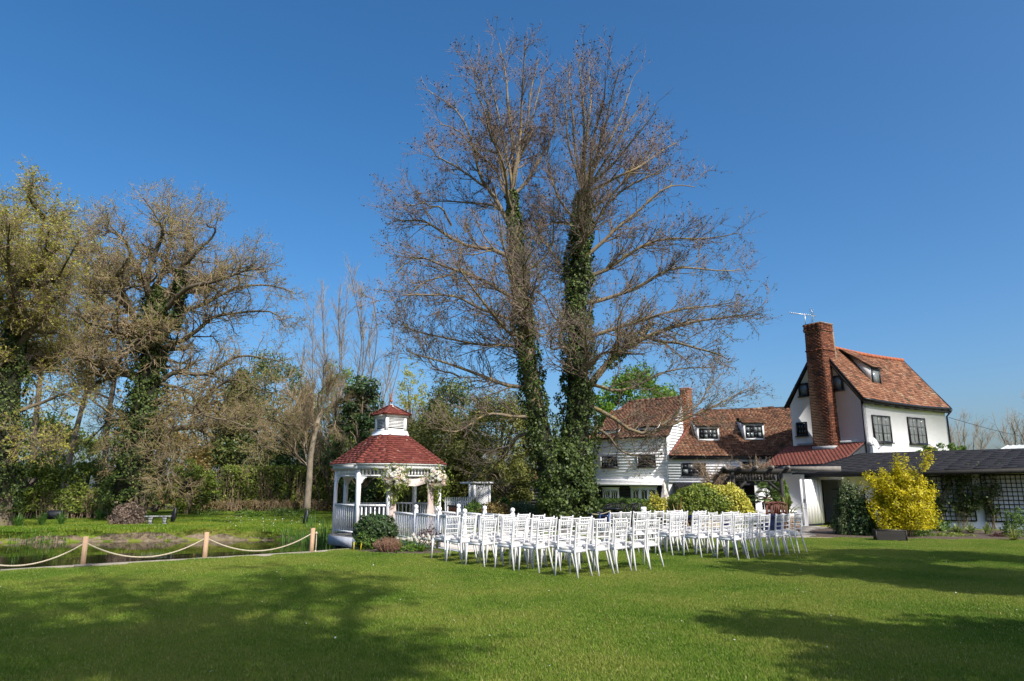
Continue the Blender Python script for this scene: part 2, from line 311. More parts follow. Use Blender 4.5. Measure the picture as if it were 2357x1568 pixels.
# ---------------------------------------------------------------- ground, pond, paving, soil
POND = np.array([(-30, -4), (-12.6, 10.55), (-9.37, 13.1), (-8.38, 13.95), (-6.59, 15.27), (-4.73, 16.76), (-4.0, 17.6), (-2.9, 18.9), (-1.7, 20.6), (-1.6, 22.4), (-3.2, 23.9), (-6.0, 25.6), (-9.0, 26.2), (-13.5, 25.6), (-17.5, 25.0), (-21, 24.2), (-30, 22.0), (-45, 12), (-45, -4)])
def poly_sd(X, Y, poly):
    """signed distance to a polygon, negative inside"""
    d = np.full(X.shape, 1e9); ins = np.zeros(X.shape, bool); n = len(poly)
    for i in range(n):
        a = poly[i]; b = poly[(i+1) % n]; e = b-a
        t = np.clip(((X-a[0])*e[0]+(Y-a[1])*e[1])/(e@e), 0, 1)
        d = np.minimum(d, np.hypot(X-a[0]-t*e[0], Y-a[1]-t*e[1]))
        c = ((a[1] <= Y) & (b[1] > Y)) | ((b[1] <= Y) & (a[1] > Y))
        with np.errstate(divide='ignore', invalid='ignore'):
            xi = a[0]+(Y-a[1])/(b[1]-a[1])*e[0]
        ins ^= c & (X < xi)
    return np.where(ins, -d, d)
def smooth01(x): x = np.clip(x, 0, 1); return x*x*(3-2*x)
def lump(X, Y, s, ph): return np.sin(X*s+ph)*np.cos(Y*s*1.13+ph*1.7)+.5*np.sin(X*s*2.3+Y*s*1.9+ph*2.1)
def near_side(X, Y): return (Y < 20+.0*X) & ((Y-13.1) < (X+9.37)*.80+2.2)
def ground_z(X, Y):
    X = np.asarray(X, float); Y = np.asarray(Y, float)
    sd = poly_sd(X, Y, POND); nr = near_side(X, Y)
    z_in = np.where(nr, -.95, -.40-.5*smooth01(-sd/1.5))
    rise = np.where(nr, 0, -.42+.42*smooth01((sd+.1)/.65)+.03*lump(X, Y, 1.9, .4)*smooth01(sd/.8)*np.exp(-sd/8))
    far = np.where((Y > 24) & (X < -1), .012*np.clip(Y-28, 0, 20), 0)
    z = np.where(sd < 0, z_in, rise+far)
    return np.where(sd > 0, z+.012*lump(X, Y, .55, 1.2)*smooth01((sd-.5)/2)*(Y < 24), z)
def axis(lo, hi, st, far):
    inner = np.arange(lo, hi+1e-6, st); out = [inner]; d = st; p = lo; left = []
    while p > -far: d *= 1.5; p -= d; left.append(p)
    d = st; p = hi; right = []
    while p < far: d *= 1.5; p += d; right.append(p)
    return np.concatenate([left[::-1], inner, right])
xs = axis(-26, 24, .30, 1500); ys = axis(2, 46, .30, 1500)
GX, GY = np.meshgrid(xs, ys); GZ = ground_z(GX, GY)
nx = len(xs); I = np.arange(len(ys)-1)[:, None]*nx+np.arange(nx-1)[None]
ground = link('ground', npmesh('ground', np.stack([GX, GY, GZ], -1).reshape(-1, 3), np.stack([I, I+1, I+nx+1, I+nx], -1).reshape(-1, 4), np.full(GX.size, .5), True), 'ground'); structure(ground)
# bare soil along the far waterline
cl = POND[[14, 13, 12, 11, 10]]
t_ = np.linspace(0, 1, 220); seg = np.concatenate([POND[[16, 15, 14, 13, 12, 11, 10]]]); cum = np.concatenate([[0], np.cumsum(np.linalg.norm(np.diff(seg, axis=0), axis=1))])
px_ = np.interp(t_*cum[-1], cum, seg[:, 0]); py_ = np.interp(t_*cum[-1], cum, seg[:, 1])
rows = []
for j, off in enumerate((-.45, .0, .10, .22, .38)):
    oy = off*(1+.4*np.sin(t_*60+j)+.35*np.sin(t_*23))*np.interp(px_, [-14, -10, -4], [1., .7, .45]) if off > 0 else off+0*t_
    X = px_; Y = py_+oy; Z = np.maximum(ground_z(X, Y), -.5)+.035+.04*np.sin(t_*170+j*2)*(j in (1, 2, 3))-(.11 if j == 4 else 0)
    rows.append(np.stack([X, Y, Z], -1))
V = np.concatenate(rows); n = len(t_); I = (np.arange(4)[:, None]*n+np.arange(n-1)[None])
M['bankmud'] = mat('bank_mud', [(.09, .065, .04), (.17, .13, .085), (.24, .20, .135)], .95, 5, bump=.8, bscale=18, spots=(1.6, .55, (.06, .08, .02), .15))
structure(link('bank', npmesh('bank', V, np.stack([I, I+1, I+n+1, I+n], -1).reshape(-1, 4), None, True), 'bankmud'))
PW = [(-45, -4), (-30, -4), (-12.6, 10.6), (-9.37, 13.15), (-8.38, 14.0), (-6.59, 15.32), (-4.73, 16.81), (-4.0, 17.65), (-2.8, 18.9), (-1.4, 20.6), (-1.3, 22.6), (-3.2, 24.3), (-6, 26), (-9, 26.6), (-13.5, 26), (-17.5, 25.4), (-21, 24.6), (-30, 22.4), (-45, 12.4)]
water = MB(); water.add([(x, y, -.40) for x, y in PW], [list(range(len(PW)))]); structure(water.obj('water', 'water'))
# patio slabs in front of the houses
patio = thing('patio', '', '', (0, 0, 0)); del patio['label'], patio['category']; structure(patio)
PAT = np.array([(3.2, 20.6), (9.2, 21.3), (12.6, 23.0), (12.2, 27.5), (10, 33), (-3, 33), (-2, 27), (1.5, 24)])
pb = MB(); pb.prism([tuple(p) for p in PAT], -.05, .006); pb.obj('joint_bed', 'mortar', patio)
slabm = None
for ix in range(-6, 26):
    for iy in range(0, 20):
        cx, cy = -3+ix*.62+.3*(iy % 2), 20.6+iy*.62
        if poly_sd(np.array([cx]), np.array([cy]), PAT)[0] < -.42 and cy < 27.5:
            if slabm is None: b_ = MB().box((0, 0, .012), (.60, .60, .03)); slabm = b_.mesh('paving_slab'); slabm.materials.append(M['paving'])
            o = link('paving_slab', slabm, None, patio); o.location = (cx, cy, 0)
# planting bed soil
def soil_bed(poly, z=.03, name='soil'):
    b = MB(); n = len(poly); c = np.mean(poly, axis=0)
    V = [(x, y, -.02) for x, y in poly]+[(c[0]+(x-c[0])*.9, c[1]+(y-c[1])*.9, z) for x, y in poly]
    b.add(V, [(i, (i+1) % n, n+(i+1) % n, n+i) for i in range(n)]); b.f.setdefault(n, []).append(np.array([[n+i for i in range(n)]], np.int32))
    o = b.obj(name, 'soil'); return structure(o)
BED = [(8.9, 21.9), (10.4, 21.2), (12.2, 20.9), (14.5, 20.6), (17, 19.9), (19.5, 19.3), (22.5, 18.6), (23, 22), (18.4, 24.3), (12.0, 27.4), (9.8, 24.8)]
soil_bed(BED, .035, 'flower_bed_soil')
GBED = [tuple(gr(u, v)[:2]) for u, v in ((812, 1271), (850, 1274), (900, 1276), (960, 1276), (1010, 1276), (1030, 1270), (1000, 1262), (930, 1258), (860, 1258), (812, 1262))]
soil_bed(GBED, .03, 'gazebo_bed_soil')
# pond edging boards
def edging():
    path = [(-12.6, 10.55), (-9.37, 13.1), (-8.38, 13.95), (-6.59, 15.27), (-4.73, 16.76), (-4.0, 17.6), (-2.9, 18.9)]
    t = thing('timber_edging', 'low weathered timber edging along the near side of the pond', 'edging', (-6.6, 15.3, 0))
    for a, b in zip(path[:-1], path[1:]):
        a = Vector((*a, -.12)); b = Vector((*b, -.12)); k = max(1, int((b-a).length/1.25))
        for i in range(k):
            p = a.lerp(b, i/k); q = a.lerp(b, (i+1)/k); d = (q-p).normalized()*.006
            MB().beam(p+d, q-d, .09, .30, r=random.random()).obj('board', 'edgewood', t, True)
edging()

# ---------------------------------------------------------------- roofs, boards, bricks, windows
EYEV = np.array([0, 0, EYE])
def pieces(name, items, m, parent, limit=300, world=True):
    """items: list of (8 corners, rnd). The ones that show largest become parts, the rest one stuff part."""
    C = np.array([np.mean(i[0], axis=0) for i in items])
    if len(items) > limit:
        wm = np.array(parent.matrix_basis); Cw = C if world else C @ wm[:3, :3].T+wm[:3, 3]
        key = np.linalg.norm(Cw-EYEV, axis=1)+np.array([i[2] if len(i) > 2 else 0 for i in items]); order = np.argsort(key)
    else: order = np.arange(len(items))
    off = np.array(parent.location) if world else np.zeros(3)
    for k in order[:limit]:
        me = npmesh(name, np.array(items[k][0])-off, BOXF, np.full(8, items[k][1])); link(name, me, m, parent)
    if len(order) > limit:
        b = MB()
        for k in order[limit:]: b.hexa(np.array(items[k][0])-off, items[k][1])
        o = b.obj(name+'s', m, parent); o['kind'] = 'stuff'
def tile_items(bl, br, tr, tl, rowh, tw, th=.018, jit=.006, over=.35, sag=0., lift=.0, cull=0):
    bl, br, tr, tl = [np.array(q, float) for q in (bl, br, tr, tl)]
    n = np.cross(br-bl, tl-bl); n /= np.linalg.norm(n); rows = max(1, round(np.linalg.norm((tl+tr)/2-(bl+br)/2)/rowh)); out = []
    dn = np.array([0, 0, -1.])
    for j in range(rows):
        s0, s1 = j/rows, min(1., (j+1+over)/rows)
        L0, R0, L1, R1 = bl+(tl-bl)*s0, br+(tr-br)*s0, bl+(tl-bl)*s1, br+(tr-br)*s1
        wd = np.linalg.norm(R0-L0); k = max(1, round(wd/tw)); off = .5*(j % 2)
        e = np.unique(np.clip((np.arange(-1, k+2)+off)/k, 0, 1))
        for a, b in zip(e[:-1], e[1:]):
            if (b-a)*wd < .03: continue
            g = .0016/max(wd, .01); a2, b2 = a+g, b-g
            sg = lambda q, s: dn*sag*math.sin(math.pi*q)*(.4+.6*s)
            z = n*(th*1.3+random.uniform(0, jit)+lift); z1 = n*(.004+lift); t = n*th
            p = [L0+(R0-L0)*a2+sg(a2, s0)+z, L0+(R0-L0)*b2+sg(b2, s0)+z+n*random.uniform(-jit, jit)*.4, L1+(R1-L1)*b2+sg(b2, s1)+z1, L1+(R1-L1)*a2+sg(a2, s1)+z1]
            out.append((np.array([q-t for q in p]+p), random.random(), cull))
    return out
class Wall:
    """a wall plane: o = left foot, ex along the wall to the right as seen from outside, n outwards"""
    def __init__(s, o, ex): s.o = Vector((o[0], o[1], 0)); s.ex = Vector((ex[0], ex[1], 0)).normalized(); s.n = Vector((s.ex.y, -s.ex.x, 0))
    def p(s, a, z, d=0): return s.o+s.ex*a+s.n*d+Vector((0, 0, z))
    def hit(s, u, v):
        d = Vector(ray(u, v)); e = Vector((0, 0, EYE)); k = (s.o-e).dot(s.n)/d.dot(s.n); q = e+d*k; return (q-s.o).dot(s.ex), q.z
    def rect(s, u0, v0, u1, v1):
        vm, um = (v0+v1)/2, (u0+u1)/2
        return s.hit(u0, vm)[0], s.hit(um, v1)[1], s.hit(u1, vm)[0], s.hit(um, v0)[1]
    def slab(s, b, a0, a1, z0, z1, d0, d1, r=0.):
        b.hexa([tuple(s.p(a, z, d)) for z in (z0, z1) for a, d in ((a0, d1), (a1, d1), (a1, d0), (a0, d0))], r); return b
    def poly(s, b, pts, d0, d1):
        n = len(pts); V = [tuple(s.p(a, z, d1)) for a, z in pts]+[tuple(s.p(a, z, d0)) for a, z in pts]
        b.add(V, [(i, (i+1) % n, n+(i+1) % n, n+i) for i in range(n)]); k = b.n-2*n
        b.f.setdefault(n, []).append(np.array([[k+i for i in range(n)], [k+n+i for i in range(n)][::-1]], np.int32)); return b
def window(parent, W, a0, z0, a1, z1, cols=2, rows=3, fw=.06, frame='black', glass='glass', proud=.03, sill=True, bar=.022, mull=None, slats=0, rec=.03):
    b = MB(); pr = proud+.05
    W.slab(b, a0, a0+fw, z0, z1, proud-.02, pr); W.slab(b, a1-fw, a1, z0, z1, proud-.02, pr)
    W.slab(b, a0+fw, a1-fw, z0, z0+fw, proud-.02, pr); W.slab(b, a0+fw, a1-fw, z1-fw, z1, proud-.02, pr)
    wo = b.obj('window', frame, parent, True)
    if mull:
        W.slab(MB(), (a0+a1)/2-mull/2, (a0+a1)/2+mull/2, z0+fw, z1-fw, proud-.018, pr-.004).obj('mullion', frame, wo, False).location = tuple(-parent.location)
    cw, ch = (a1-a0-2*fw)/cols, (z1-z0-2*fw)/rows
    def sub(bb, nm, m):
        o = bb.obj(nm, m, wo); o.location = tuple(-parent.location); return o
    for i in range(cols):
        for j in range(rows):
            x0, y0 = a0+fw+i*cw+bar/2, z0+fw+j*ch+bar/2
            sub(W.slab(MB(), x0, x0+cw-bar, y0, y0+ch-bar, proud-.015, pr-rec), 'pane', glass if isinstance(glass, str) else random.choice(glass))
    for i in range(1, cols):
        if mull and i*2 == cols: continue
        x = a0+fw+i*cw; sub(W.slab(MB(), x-bar/2, x+bar/2, z0+fw, z1-fw, proud-.016, pr-.012), 'glazing_bar', frame)
    for j in range(1, rows):
        y = z0+fw+j*ch; sub(W.slab(MB(), a0+fw, a1-fw, y-bar/2, y+bar/2, proud-.017, pr-.014), 'glazing_bar', frame)
    if slats:
        for half in (0, 1):
            x0 = a0+fw+.03 if not half else (a0+a1)/2+.05; x1 = (a0+a1)/2-.05 if not half else a1-fw-.03
            for k in range(slats):
                y = z0+fw+(k+.5)*(z1-z0-2*fw)/slats; sub(W.slab(MB(), x0, x1, y-.019, y+.012, pr-rec, pr-rec+.008), 'shutter_slat', 'slat_white')
    if sill: sub(W.slab(MB(), a0-.05, a1+.05, z0-.05, z0-.002, 0, pr+.06), 'sill', frame)
    return wo
def boards(parent, W, a0, a1, z0, z1, h, m='board', top=None, holes=()):
    """lapped weatherboards; top(a-range at z) trims gables"""
    n = round((z1-z0)/h); h = (z1-z0)/n
    for j in range(n):
        y0, y1 = z0+j*h, z0+(j+1)*h; L, R = (a0, a1) if top is None else top((y0+y1)/2)
        if R-L < .1: continue
        b = MB(); jt = random.uniform(-.004, .004)
        b.hexa([tuple(W.p(a, z, d)) for z, d0, d1 in ((y0-.01, .026+jt, .002), (y1, .008, -.008)) for a, d in ((L, d0), (R, d0), (R, d1), (L, d1))], random.random())
        b.obj('weatherboard', m, parent, True)
def plain_wall(parent, W, pts, d0=-.25, d1=0., m='render', name='wall'):
    return W.poly(MB(), pts, d0, d1).obj(name, m, parent, True)
def roof_slab(parent, quads, m='darkwood', th=.08, name='roof_deck'):
    b = MB()
    for q in quads:
        q = [np.array(p, float) for p in q]; n = np.cross(q[1]-q[0], q[3]-q[0]); n /= np.linalg.norm(n)
        b.hexa([p-n*(th+.006) for p in q]+[p-n*.006 for p in q])
    return b.obj(name, m, parent, True)
def brick_items(p0, ex, n, wid, z0, z1, taper=lambda z: (0, 0), bh=.075, bl=.225, prd=.012, cull=0):
    out = []; p0, ex, n = [np.array(q, float) for q in (p0, ex, n)]; rows = int((z1-z0)/bh)
    for j in range(rows):
        y0, y1 = z0+j*bh+.005, z0+(j+1)*bh-.005; l, r = taper((y0+y1)/2); L, R = l, wid-r
        e = np.unique(np.clip(np.arange(-1, int((R-L)/bl)+3)*bl+(bl/2)*(j % 2)+L, L, R))
        for a, b in zip(e[:-1], e[1:]):
            if b-a < .05: continue
            d = prd+random.uniform(-.005, .006)
            P = [p0+ex*x+n*dd+np.array([0, 0, y]) for y in (y0, y1) for x, dd in ((a+.005, d), (b-.005, d), (b-.005, -.02), (a+.005, -.02))]
            out.append((np.array(P), random.random(), cull))
    return out
def ridge_tiles(parent, a, b, m='ridge', k=None, r=.11, sag=0):
    a, b = Vector(a), Vector(b); k = k or max(2, int((b-a).length/.33))
    for i in range(k):
        sg = lambda q: Vector((0, 0, -sag*math.sin(math.pi*q)))
        p, q = a.lerp(b, i/k)+sg(i/k), a.lerp(b, (i+1)/k)+sg((i+1)/k); d = (q-p)*.015
        MB().tube([p+d, q-d], [r, r*.93], 8, random.random()).obj('ridge_tile', m, parent, True)

# ---------------------------------------------------------------- tall white house with brick chimney
def tall_house():
    C1 = Vector((15.91, 31.0, 0)); exf = Vector((6.41, 4.0, 0)).normalized(); LEN = 7.3
    WF = Wall(C1, exf); GW = 3.72; inn = -WF.n; eg = -inn
    C0 = C1+inn*GW; WG = Wall(C0, WF.n)                 # gable, left foot is the far-left corner
    t = thing('tall_house', 'tall white rendered house with big brick chimney and steep mottled tile roof', 'house', (C1.x, C1.y, 0))
    ZE, ZR = 5.6, 8.35
    plain_wall(t, WF, [(0, 0), (LEN, 0), (LEN, ZE), (0, ZE)], -.3, 0, 'render', 'front_wall')
    plain_wall(t, WG, [(.0, 0), (GW, 0), (GW, ZE-.1), (GW/2, ZR-.12), (.0, ZE-.1)], -.3, .004, 'render', 'gable_wall')
    WR = Wall(C1+exf*LEN, inn); plain_wall(t, WR, [(.302, 0), (GW, 0), (GW, ZE), (GW/2, ZR-.12), (.302, ZE+.3)], -.3, 0, 'render', 'end_wall')
    WB = Wall(C1+exf*(LEN-.302)+inn*GW, -exf); plain_wall(t, WB, [(0, 0), (LEN-.604, 0), (LEN-.604, ZE), (0, ZE)], -.3, 0, 'render', 'back_wall')
    ov = .14; e0 = C1-exf*ov+WF.n*.22; e1 = C1+exf*(LEN+ov)+WF.n*.22; zev = ZE-.12
    r0 = C1-exf*ov+inn*GW/2; r1 = C1+exf*(LEN+ov)+inn*GW/2
    V3 = lambda p, z: (p.x, p.y, z)
    front = (V3(e0, zev), V3(e1, zev-.05), V3(r1, ZR-.10), V3(r0, ZR))
    b0 = C1-exf*ov+inn*(GW+.22); b1 = C1+exf*(LEN+ov)+inn*(GW+.22)
    back = (V3(b1, zev), V3(b0, zev), V3(r0, ZR), V3(r1, ZR-.10))
    dn = np.array([0, 0, -.2]); roof = roof_slab(t, [[np.array(q)+dn for q in front], back], name='roof')
    # eave board and gutter, following the old sagging eave
    for k in range(9):
        q0, q1 = k/9, (k+1)/9; s = lambda q: -.16*math.sin(math.pi*q)*.5
        p, q = e0.lerp(e1, q0), e0.lerp(e1, q1)
        MB().beam(V3(p-WF.n*.05, zev-.12+s(q0)), V3(q-WF.n*.05, zev-.12+s(q1)-.0), .05, .22).obj('fascia', 'black', t, True)
    MB().tube([V3(e0.lerp(e1, k/9)+WF.n*.04, zev-.06-.08*math.sin(math.pi*k/9)) for k in range(10)], .055, 8).obj('gutter', 'black', t, True)
    it = tile_items(*front, .135, .2, sag=.16, jit=.016)
    it += tile_items(*back, .2, .3, cull=50); pieces('roof_tile', it, 'tile_red', t)
    ridge_tiles(t, V3(r0, ZR+.0), V3(r1, ZR-.10), sag=.1)
    # verge boards on the gable
    for zz, pp in ((zev, e0), (zev, b0)):
        MB().beam(V3(pp-exf*-.02, zz-.09), V3(r0-exf*-.02, ZR-.09), .05, .13).obj('verge_board', 'black', t, True)
        MB().beam(V3(e1 if pp is e0 else b1, zz-.09), V3(r1, ZR-.2), .05, .18).obj('verge_board', 'black', t, True)
    # corner boards / downpipes
    MB().tube([V3(C1+exf*-.05+WF.n*.06, z) for z in (.2, 2.5, 5.5)], .05, 8).obj('downpipe', 'black', t, True)
    E1 = C1+exf*(LEN+.03)+WF.n*.06
    MB().tube([V3(e1+exf*.05+WF.n*.05, zev-.08), V3(e1+exf*.02, zev-.2), V3(E1, zev-.45), V3(E1, 3), V3(E1, .2)], .045, 8).obj('downpipe', 'black', t, True)
    for rc in ((2008.3, 957, 2048.5, 1018), (2090, 962, 2129, 1022)):
        a0, z0, a1, z1 = WF.rect(*rc); window(t, WF, a0, z0, a1, z1, 4, 3, .055, mull=.08, slats=24, glass='glass', rec=.034)
    for rc, c, r in (((1840, 882.5, 1862, 912), 1, 1), ((1917, 865, 1941.5, 899), 1, 1), ((1835, 972, 1859.5, 1003), 3, 2)):
        a0, z0, a1, z1 = WG.rect(*rc); window(t, WG, a0, z0, a1, z1, c, r, .07, glass='glass_pale' if r == 1 else 'glass')
    # small roof dormer
    ha, hz = WF.hit(2021, 883); n2 = Vector((WF.n.x, WF.n.y, 0)); sl = (ZR-zev)/(GW/2+.22)
    Wd = Wall(C1-WF.n*.55, exf); a0, z0, a1, z1 = Wd.rect(2007, 866, 2034, 888)
    a1 = a0+.72; z1 = z0+.82
    window(t, Wd, a0, z0, a1, z1, 1, 1, .08, glass='glass_pale', proud=.0)
    zr = lambda d: zev+sl*(d+.22)
    for aa in (a0, a1):
        s_ = .03 if aa == a0 else -.03
        b = MB(); dt = (z1-zr(0))/sl-.22
        P = lambda a, d, z: tuple(C1+exf*a-WF.n*d+Vector((0, 0, z)))
        dback = 1.62
        tri = [(.55, zr(.55)-.1), (dback, zr(dback)-.03), (.55, z1+.03)]
        b.add([P(aa, d, z) for d, z in tri]+[P(aa+s_, d, z) for d, z in tri], [(0, 1, 4, 3), (1, 2, 5, 4), (2, 0, 3, 5)]); b.f.setdefault(3, []).append(np.array([(0, 2, 1), (3, 4, 5)]))
        b.obj('dormer_cheek', 'render', t, True)
    P = lambda a, d, z: np.array(tuple(C1+exf*a-WF.n*d+Vector((0, 0, z))))
    dq = (P(a0-.06, .42, z1+.04), P(a1+.06, .42, z1+.04), P(a1+.06, 1.75, zr(1.75)+.03), P(a0-.5, 1.75, zr(1.75)+.03))
    pieces('dormer_tile', tile_items(*dq, .135, .2, jit=.012, lift=.02), 'tile_red', t); roof_slab(t, [dq], th=.03, name='dormer_roof')
    # chimney on the gable
    ch = thing('brick_chimney', 'weathered red brick chimney stack standing against the white gable', 'chimney', (0, 0, 0)); del ch['category'], ch['label']
    ch.parent = t; ch.location = (0, 0, 0)
    dep = .56; WC = Wall(WG.p(0, 0, dep), WG.ex); aL, aR = WC.hit(1864, 940)[0], WC.hit(1911, 940)[0]
    wid = (aR-aL); zb, zt = 3.35, 9.28
    W2 = Wall(WG.p(aL, 0, dep), WG.ex); top = zt-.42
    tap = lambda z: (.10*max(0, (z-zb)/(zt-zb)), .13*max(0, (z-zb)/(zt-zb)))
    core = MB(); W2.poly(core, [(0.0, zb), (wid, zb), (wid-.13, zt-.02), (.10, zt-.02)], -dep-.5, -.0)
    t_ = core.obj('chimney_core', 'mortar', ch); off = t.location; t_.location = tuple(-off)
    its = brick_items(W2.o, W2.ex, W2.n, wid, zb, top, tap)
    Ws = Wall(W2.p(wid, 0, 0), -W2.n)
    slope = .13/(zt-zb)
    s_it = brick_items(Ws.o, Ws.ex, Ws.n, dep+.4, zb, top, lambda z: (0, 0))
    s_it = [(p-np.array(Ws.n)[None]*(slope*(p[:, 2:3]-zb)), r, c) for p, r, c in s_it]
    its += s_it
    for z0_, out in ((top-.95, .03), (top, .035), (top+.075*1, .05), (top+.15, .03), (top+.225, .03), (top+.30, .05)):
        l, r = tap(z0_); e = brick_items(W2.p(0, 0, out), W2.ex, W2.n, wid+out, z0_, z0_+.076, lambda z: (l-out, r-out*0))
        its += e
        e = brick_items(Ws.p(0, 0, out-r), Ws.ex, Ws.n, dep+.4, z0_, z0_+.076); its += e
    its = [(p-np.array(off)[None], r, c) for p, r, c in its]
    class _P: pass
    pieces2('brick', its, 'brick', ch)
    b = MB(); W2.slab(b, .04, wid-.07, zt-.04, zt, -dep-.45, .02); o = b.obj('chimney_cap', 'mortar', ch); o.location = tuple(-off)
    b = MB(); W2.slab(b, -.02, wid+.02, zb-.14, zb+.03, -dep, .05); o = b.obj('lead_apron', 'lead', ch); o.location = tuple(-off)
    # lean-to tiled roof under the chimney, its white end wall
    lo = 2.05; zt2, zl = 3.5, 2.52
    A = WG.p(-.35, zt2, .02); B = WG.p(GW-.0, zt2+.0, .02); Cc = WG.p(GW, zl, lo); D = WG.p(-.35, zl-.02, lo)
    lq = (tuple(D), tuple(Cc), tuple(B), tuple(A))
    roof_slab(t, [lq], name='lean_to_roof'); pieces('lean_to_tile', tile_items(*lq, .12, .19, .012, jit=.003), 'tile_new', t)
    MB().beam(D-Vector((0, 0, .1)), Cc-Vector((0, 0, .1)), .05, .16).obj('lean_to_fascia', 'black', t, True)
    WE = Wall(WG.p(GW, 0, lo), exf); WE2 = Wall(Vector(WG.p(GW, 0, lo)), (C1-WG.p(GW, 0, lo)).normalized())
    L_ = (C1-WG.p(GW, 0, lo)).length; plain_wall(t, WE2, [(0, 0), (L_, 0), (L_, zt2-.09), (0, zl-.10)], -.2, 0, 'render', 'lean_to_end_wall')
    WL = Wall(WG.p(0, 0, lo-.2), WG.ex); plain_wall(t, WL, [(-.3, 0), (GW-.21, 0), (GW-.21, zl-.12), (-.3, zl-.12)], -.2, 0, 'render', 'lean_to_wall')
    W2.slab(MB(), -1.2, wid+.85, zt2+.0, zt2+.11, -dep, -dep+.06).obj('flashing', 'lead', t, True)
    return t, WF, WG, C1, exf
def pieces2(name, items, m, parent, limit=300):
    """as pieces(), corner coordinates already local to the parent"""
    order = sorted(range(len(items)), key=lambda k: -items[k][0][:, 2].mean())
    keep = set(order[::max(1, len(order)//limit)][:limit]) if len(order) > limit else set(order)
    b = MB(); rest = 0
    for k in range(len(items)):
        if k in keep: link(name, npmesh(name, items[k][0], BOXF, np.full(8, items[k][1])), m, parent)
        else: b.hexa(items[k][0], items[k][1]); rest += 1
    if rest: o = b.obj(name+'s', m, parent); o['kind'] = 'stuff'
HOUSE3, WF3, WG3, C13, EXF3 = tall_house()
# television aerial on the chimney
def aerial():
    p = WG3.p(WG3.hit(1868, 800)[0], 9.28, .3); t = thing('television_aerial', 'thin metal television aerial on top of the brick chimney', 'aerial', p)
    MB().tube([(0, 0, -.02), (0, 0, .62)], .018, 6).obj('mast', 'aerial', t)
    d = Vector((.98, .2, 0)); d.normalize(); a = Vector((0, 0, .62))-d*.85; bb = Vector((0, 0, .54))+d*.66
    MB().tube([a, bb], .016, 6).obj('boom', 'aerial', t)
    s = Vector((-d.y, d.x, 0))
    for k in range(11):
        q = a.lerp(bb, .02+k*.075); MB().tube([q-Vector((0, 0, .07)), q+Vector((0, 0, .07))], .008, 4).obj('element', 'aerial', t)
    for sg in (1, -1):
        MB().tube([bb-d*.18, bb-d*.30+Vector((0, 0, .33*sg))], .016, 5).obj('reflector_arm', 'aerial', t)
        for k in range(4):
            q = (bb-d*.18).lerp(bb-d*.30+Vector((0, 0, .33*sg)), .25+.25*k); MB().tube([q-s*.16, q+s*.16], .008, 4).obj('reflector_rod', 'aerial', t)
aerial()
def dish():
    a, z = WF3.hit(2001, 1023); p = WF3.p(a, z, 0); t = thing('satellite_dish', 'round grey satellite dish on the white house front', 'satellite dish', p)
    n = (WF3.n+Vector((.35, -.2, .45))).normalized(); q = Vector((0, 0, .02))+WF3.n*.30
    M3 = n.to_track_quat('Z', 'Y').to_matrix()
    b = MB(); prof = [(.0, -.07), (.12, -.062), (.22, -.035), (.29, 0), (.29, .012), (.22, -.022), (.12, -.05), (0, -.057)]; b.lathe(prof, 24)
    b.v = [np.array([tuple(M3 @ Vector(tuple(v))+q) for v in b.v[0]])]; b.obj('reflector', 'dish', t, smooth=True)
    MB().tube([(0, 0, -.05), tuple(WF3.n*.1+Vector((0, 0, -.05))), tuple(q-n*.07)], .022, 6).obj('bracket', 'metal_black', t)
    f = q+n*.36+WF3.ex*.10+Vector((0, 0, -.12)); MB().tube([q-n*.02-M3 @ Vector((0, .26, 0)), f], .012, 6).obj('feed_arm', 'metal_black', t); MB().tube([f, f-n*.1], .035, 8).obj('feed_horn', 'metal_black', t)
dish()
wq = WF3.p(7.6, 5.0, .02)
cab = MB(); cab.tube([wq.lerp(Vector((52, 60, 6.2)), s)+Vector((0, 0, -.9*math.sin(math.pi*s))) for s in np.linspace(0, 1, 14)], .014, 4)
tag(cab.obj('overhead_cable', 'wire'), 'thin overhead cable running off from the tall white house', 'cable')

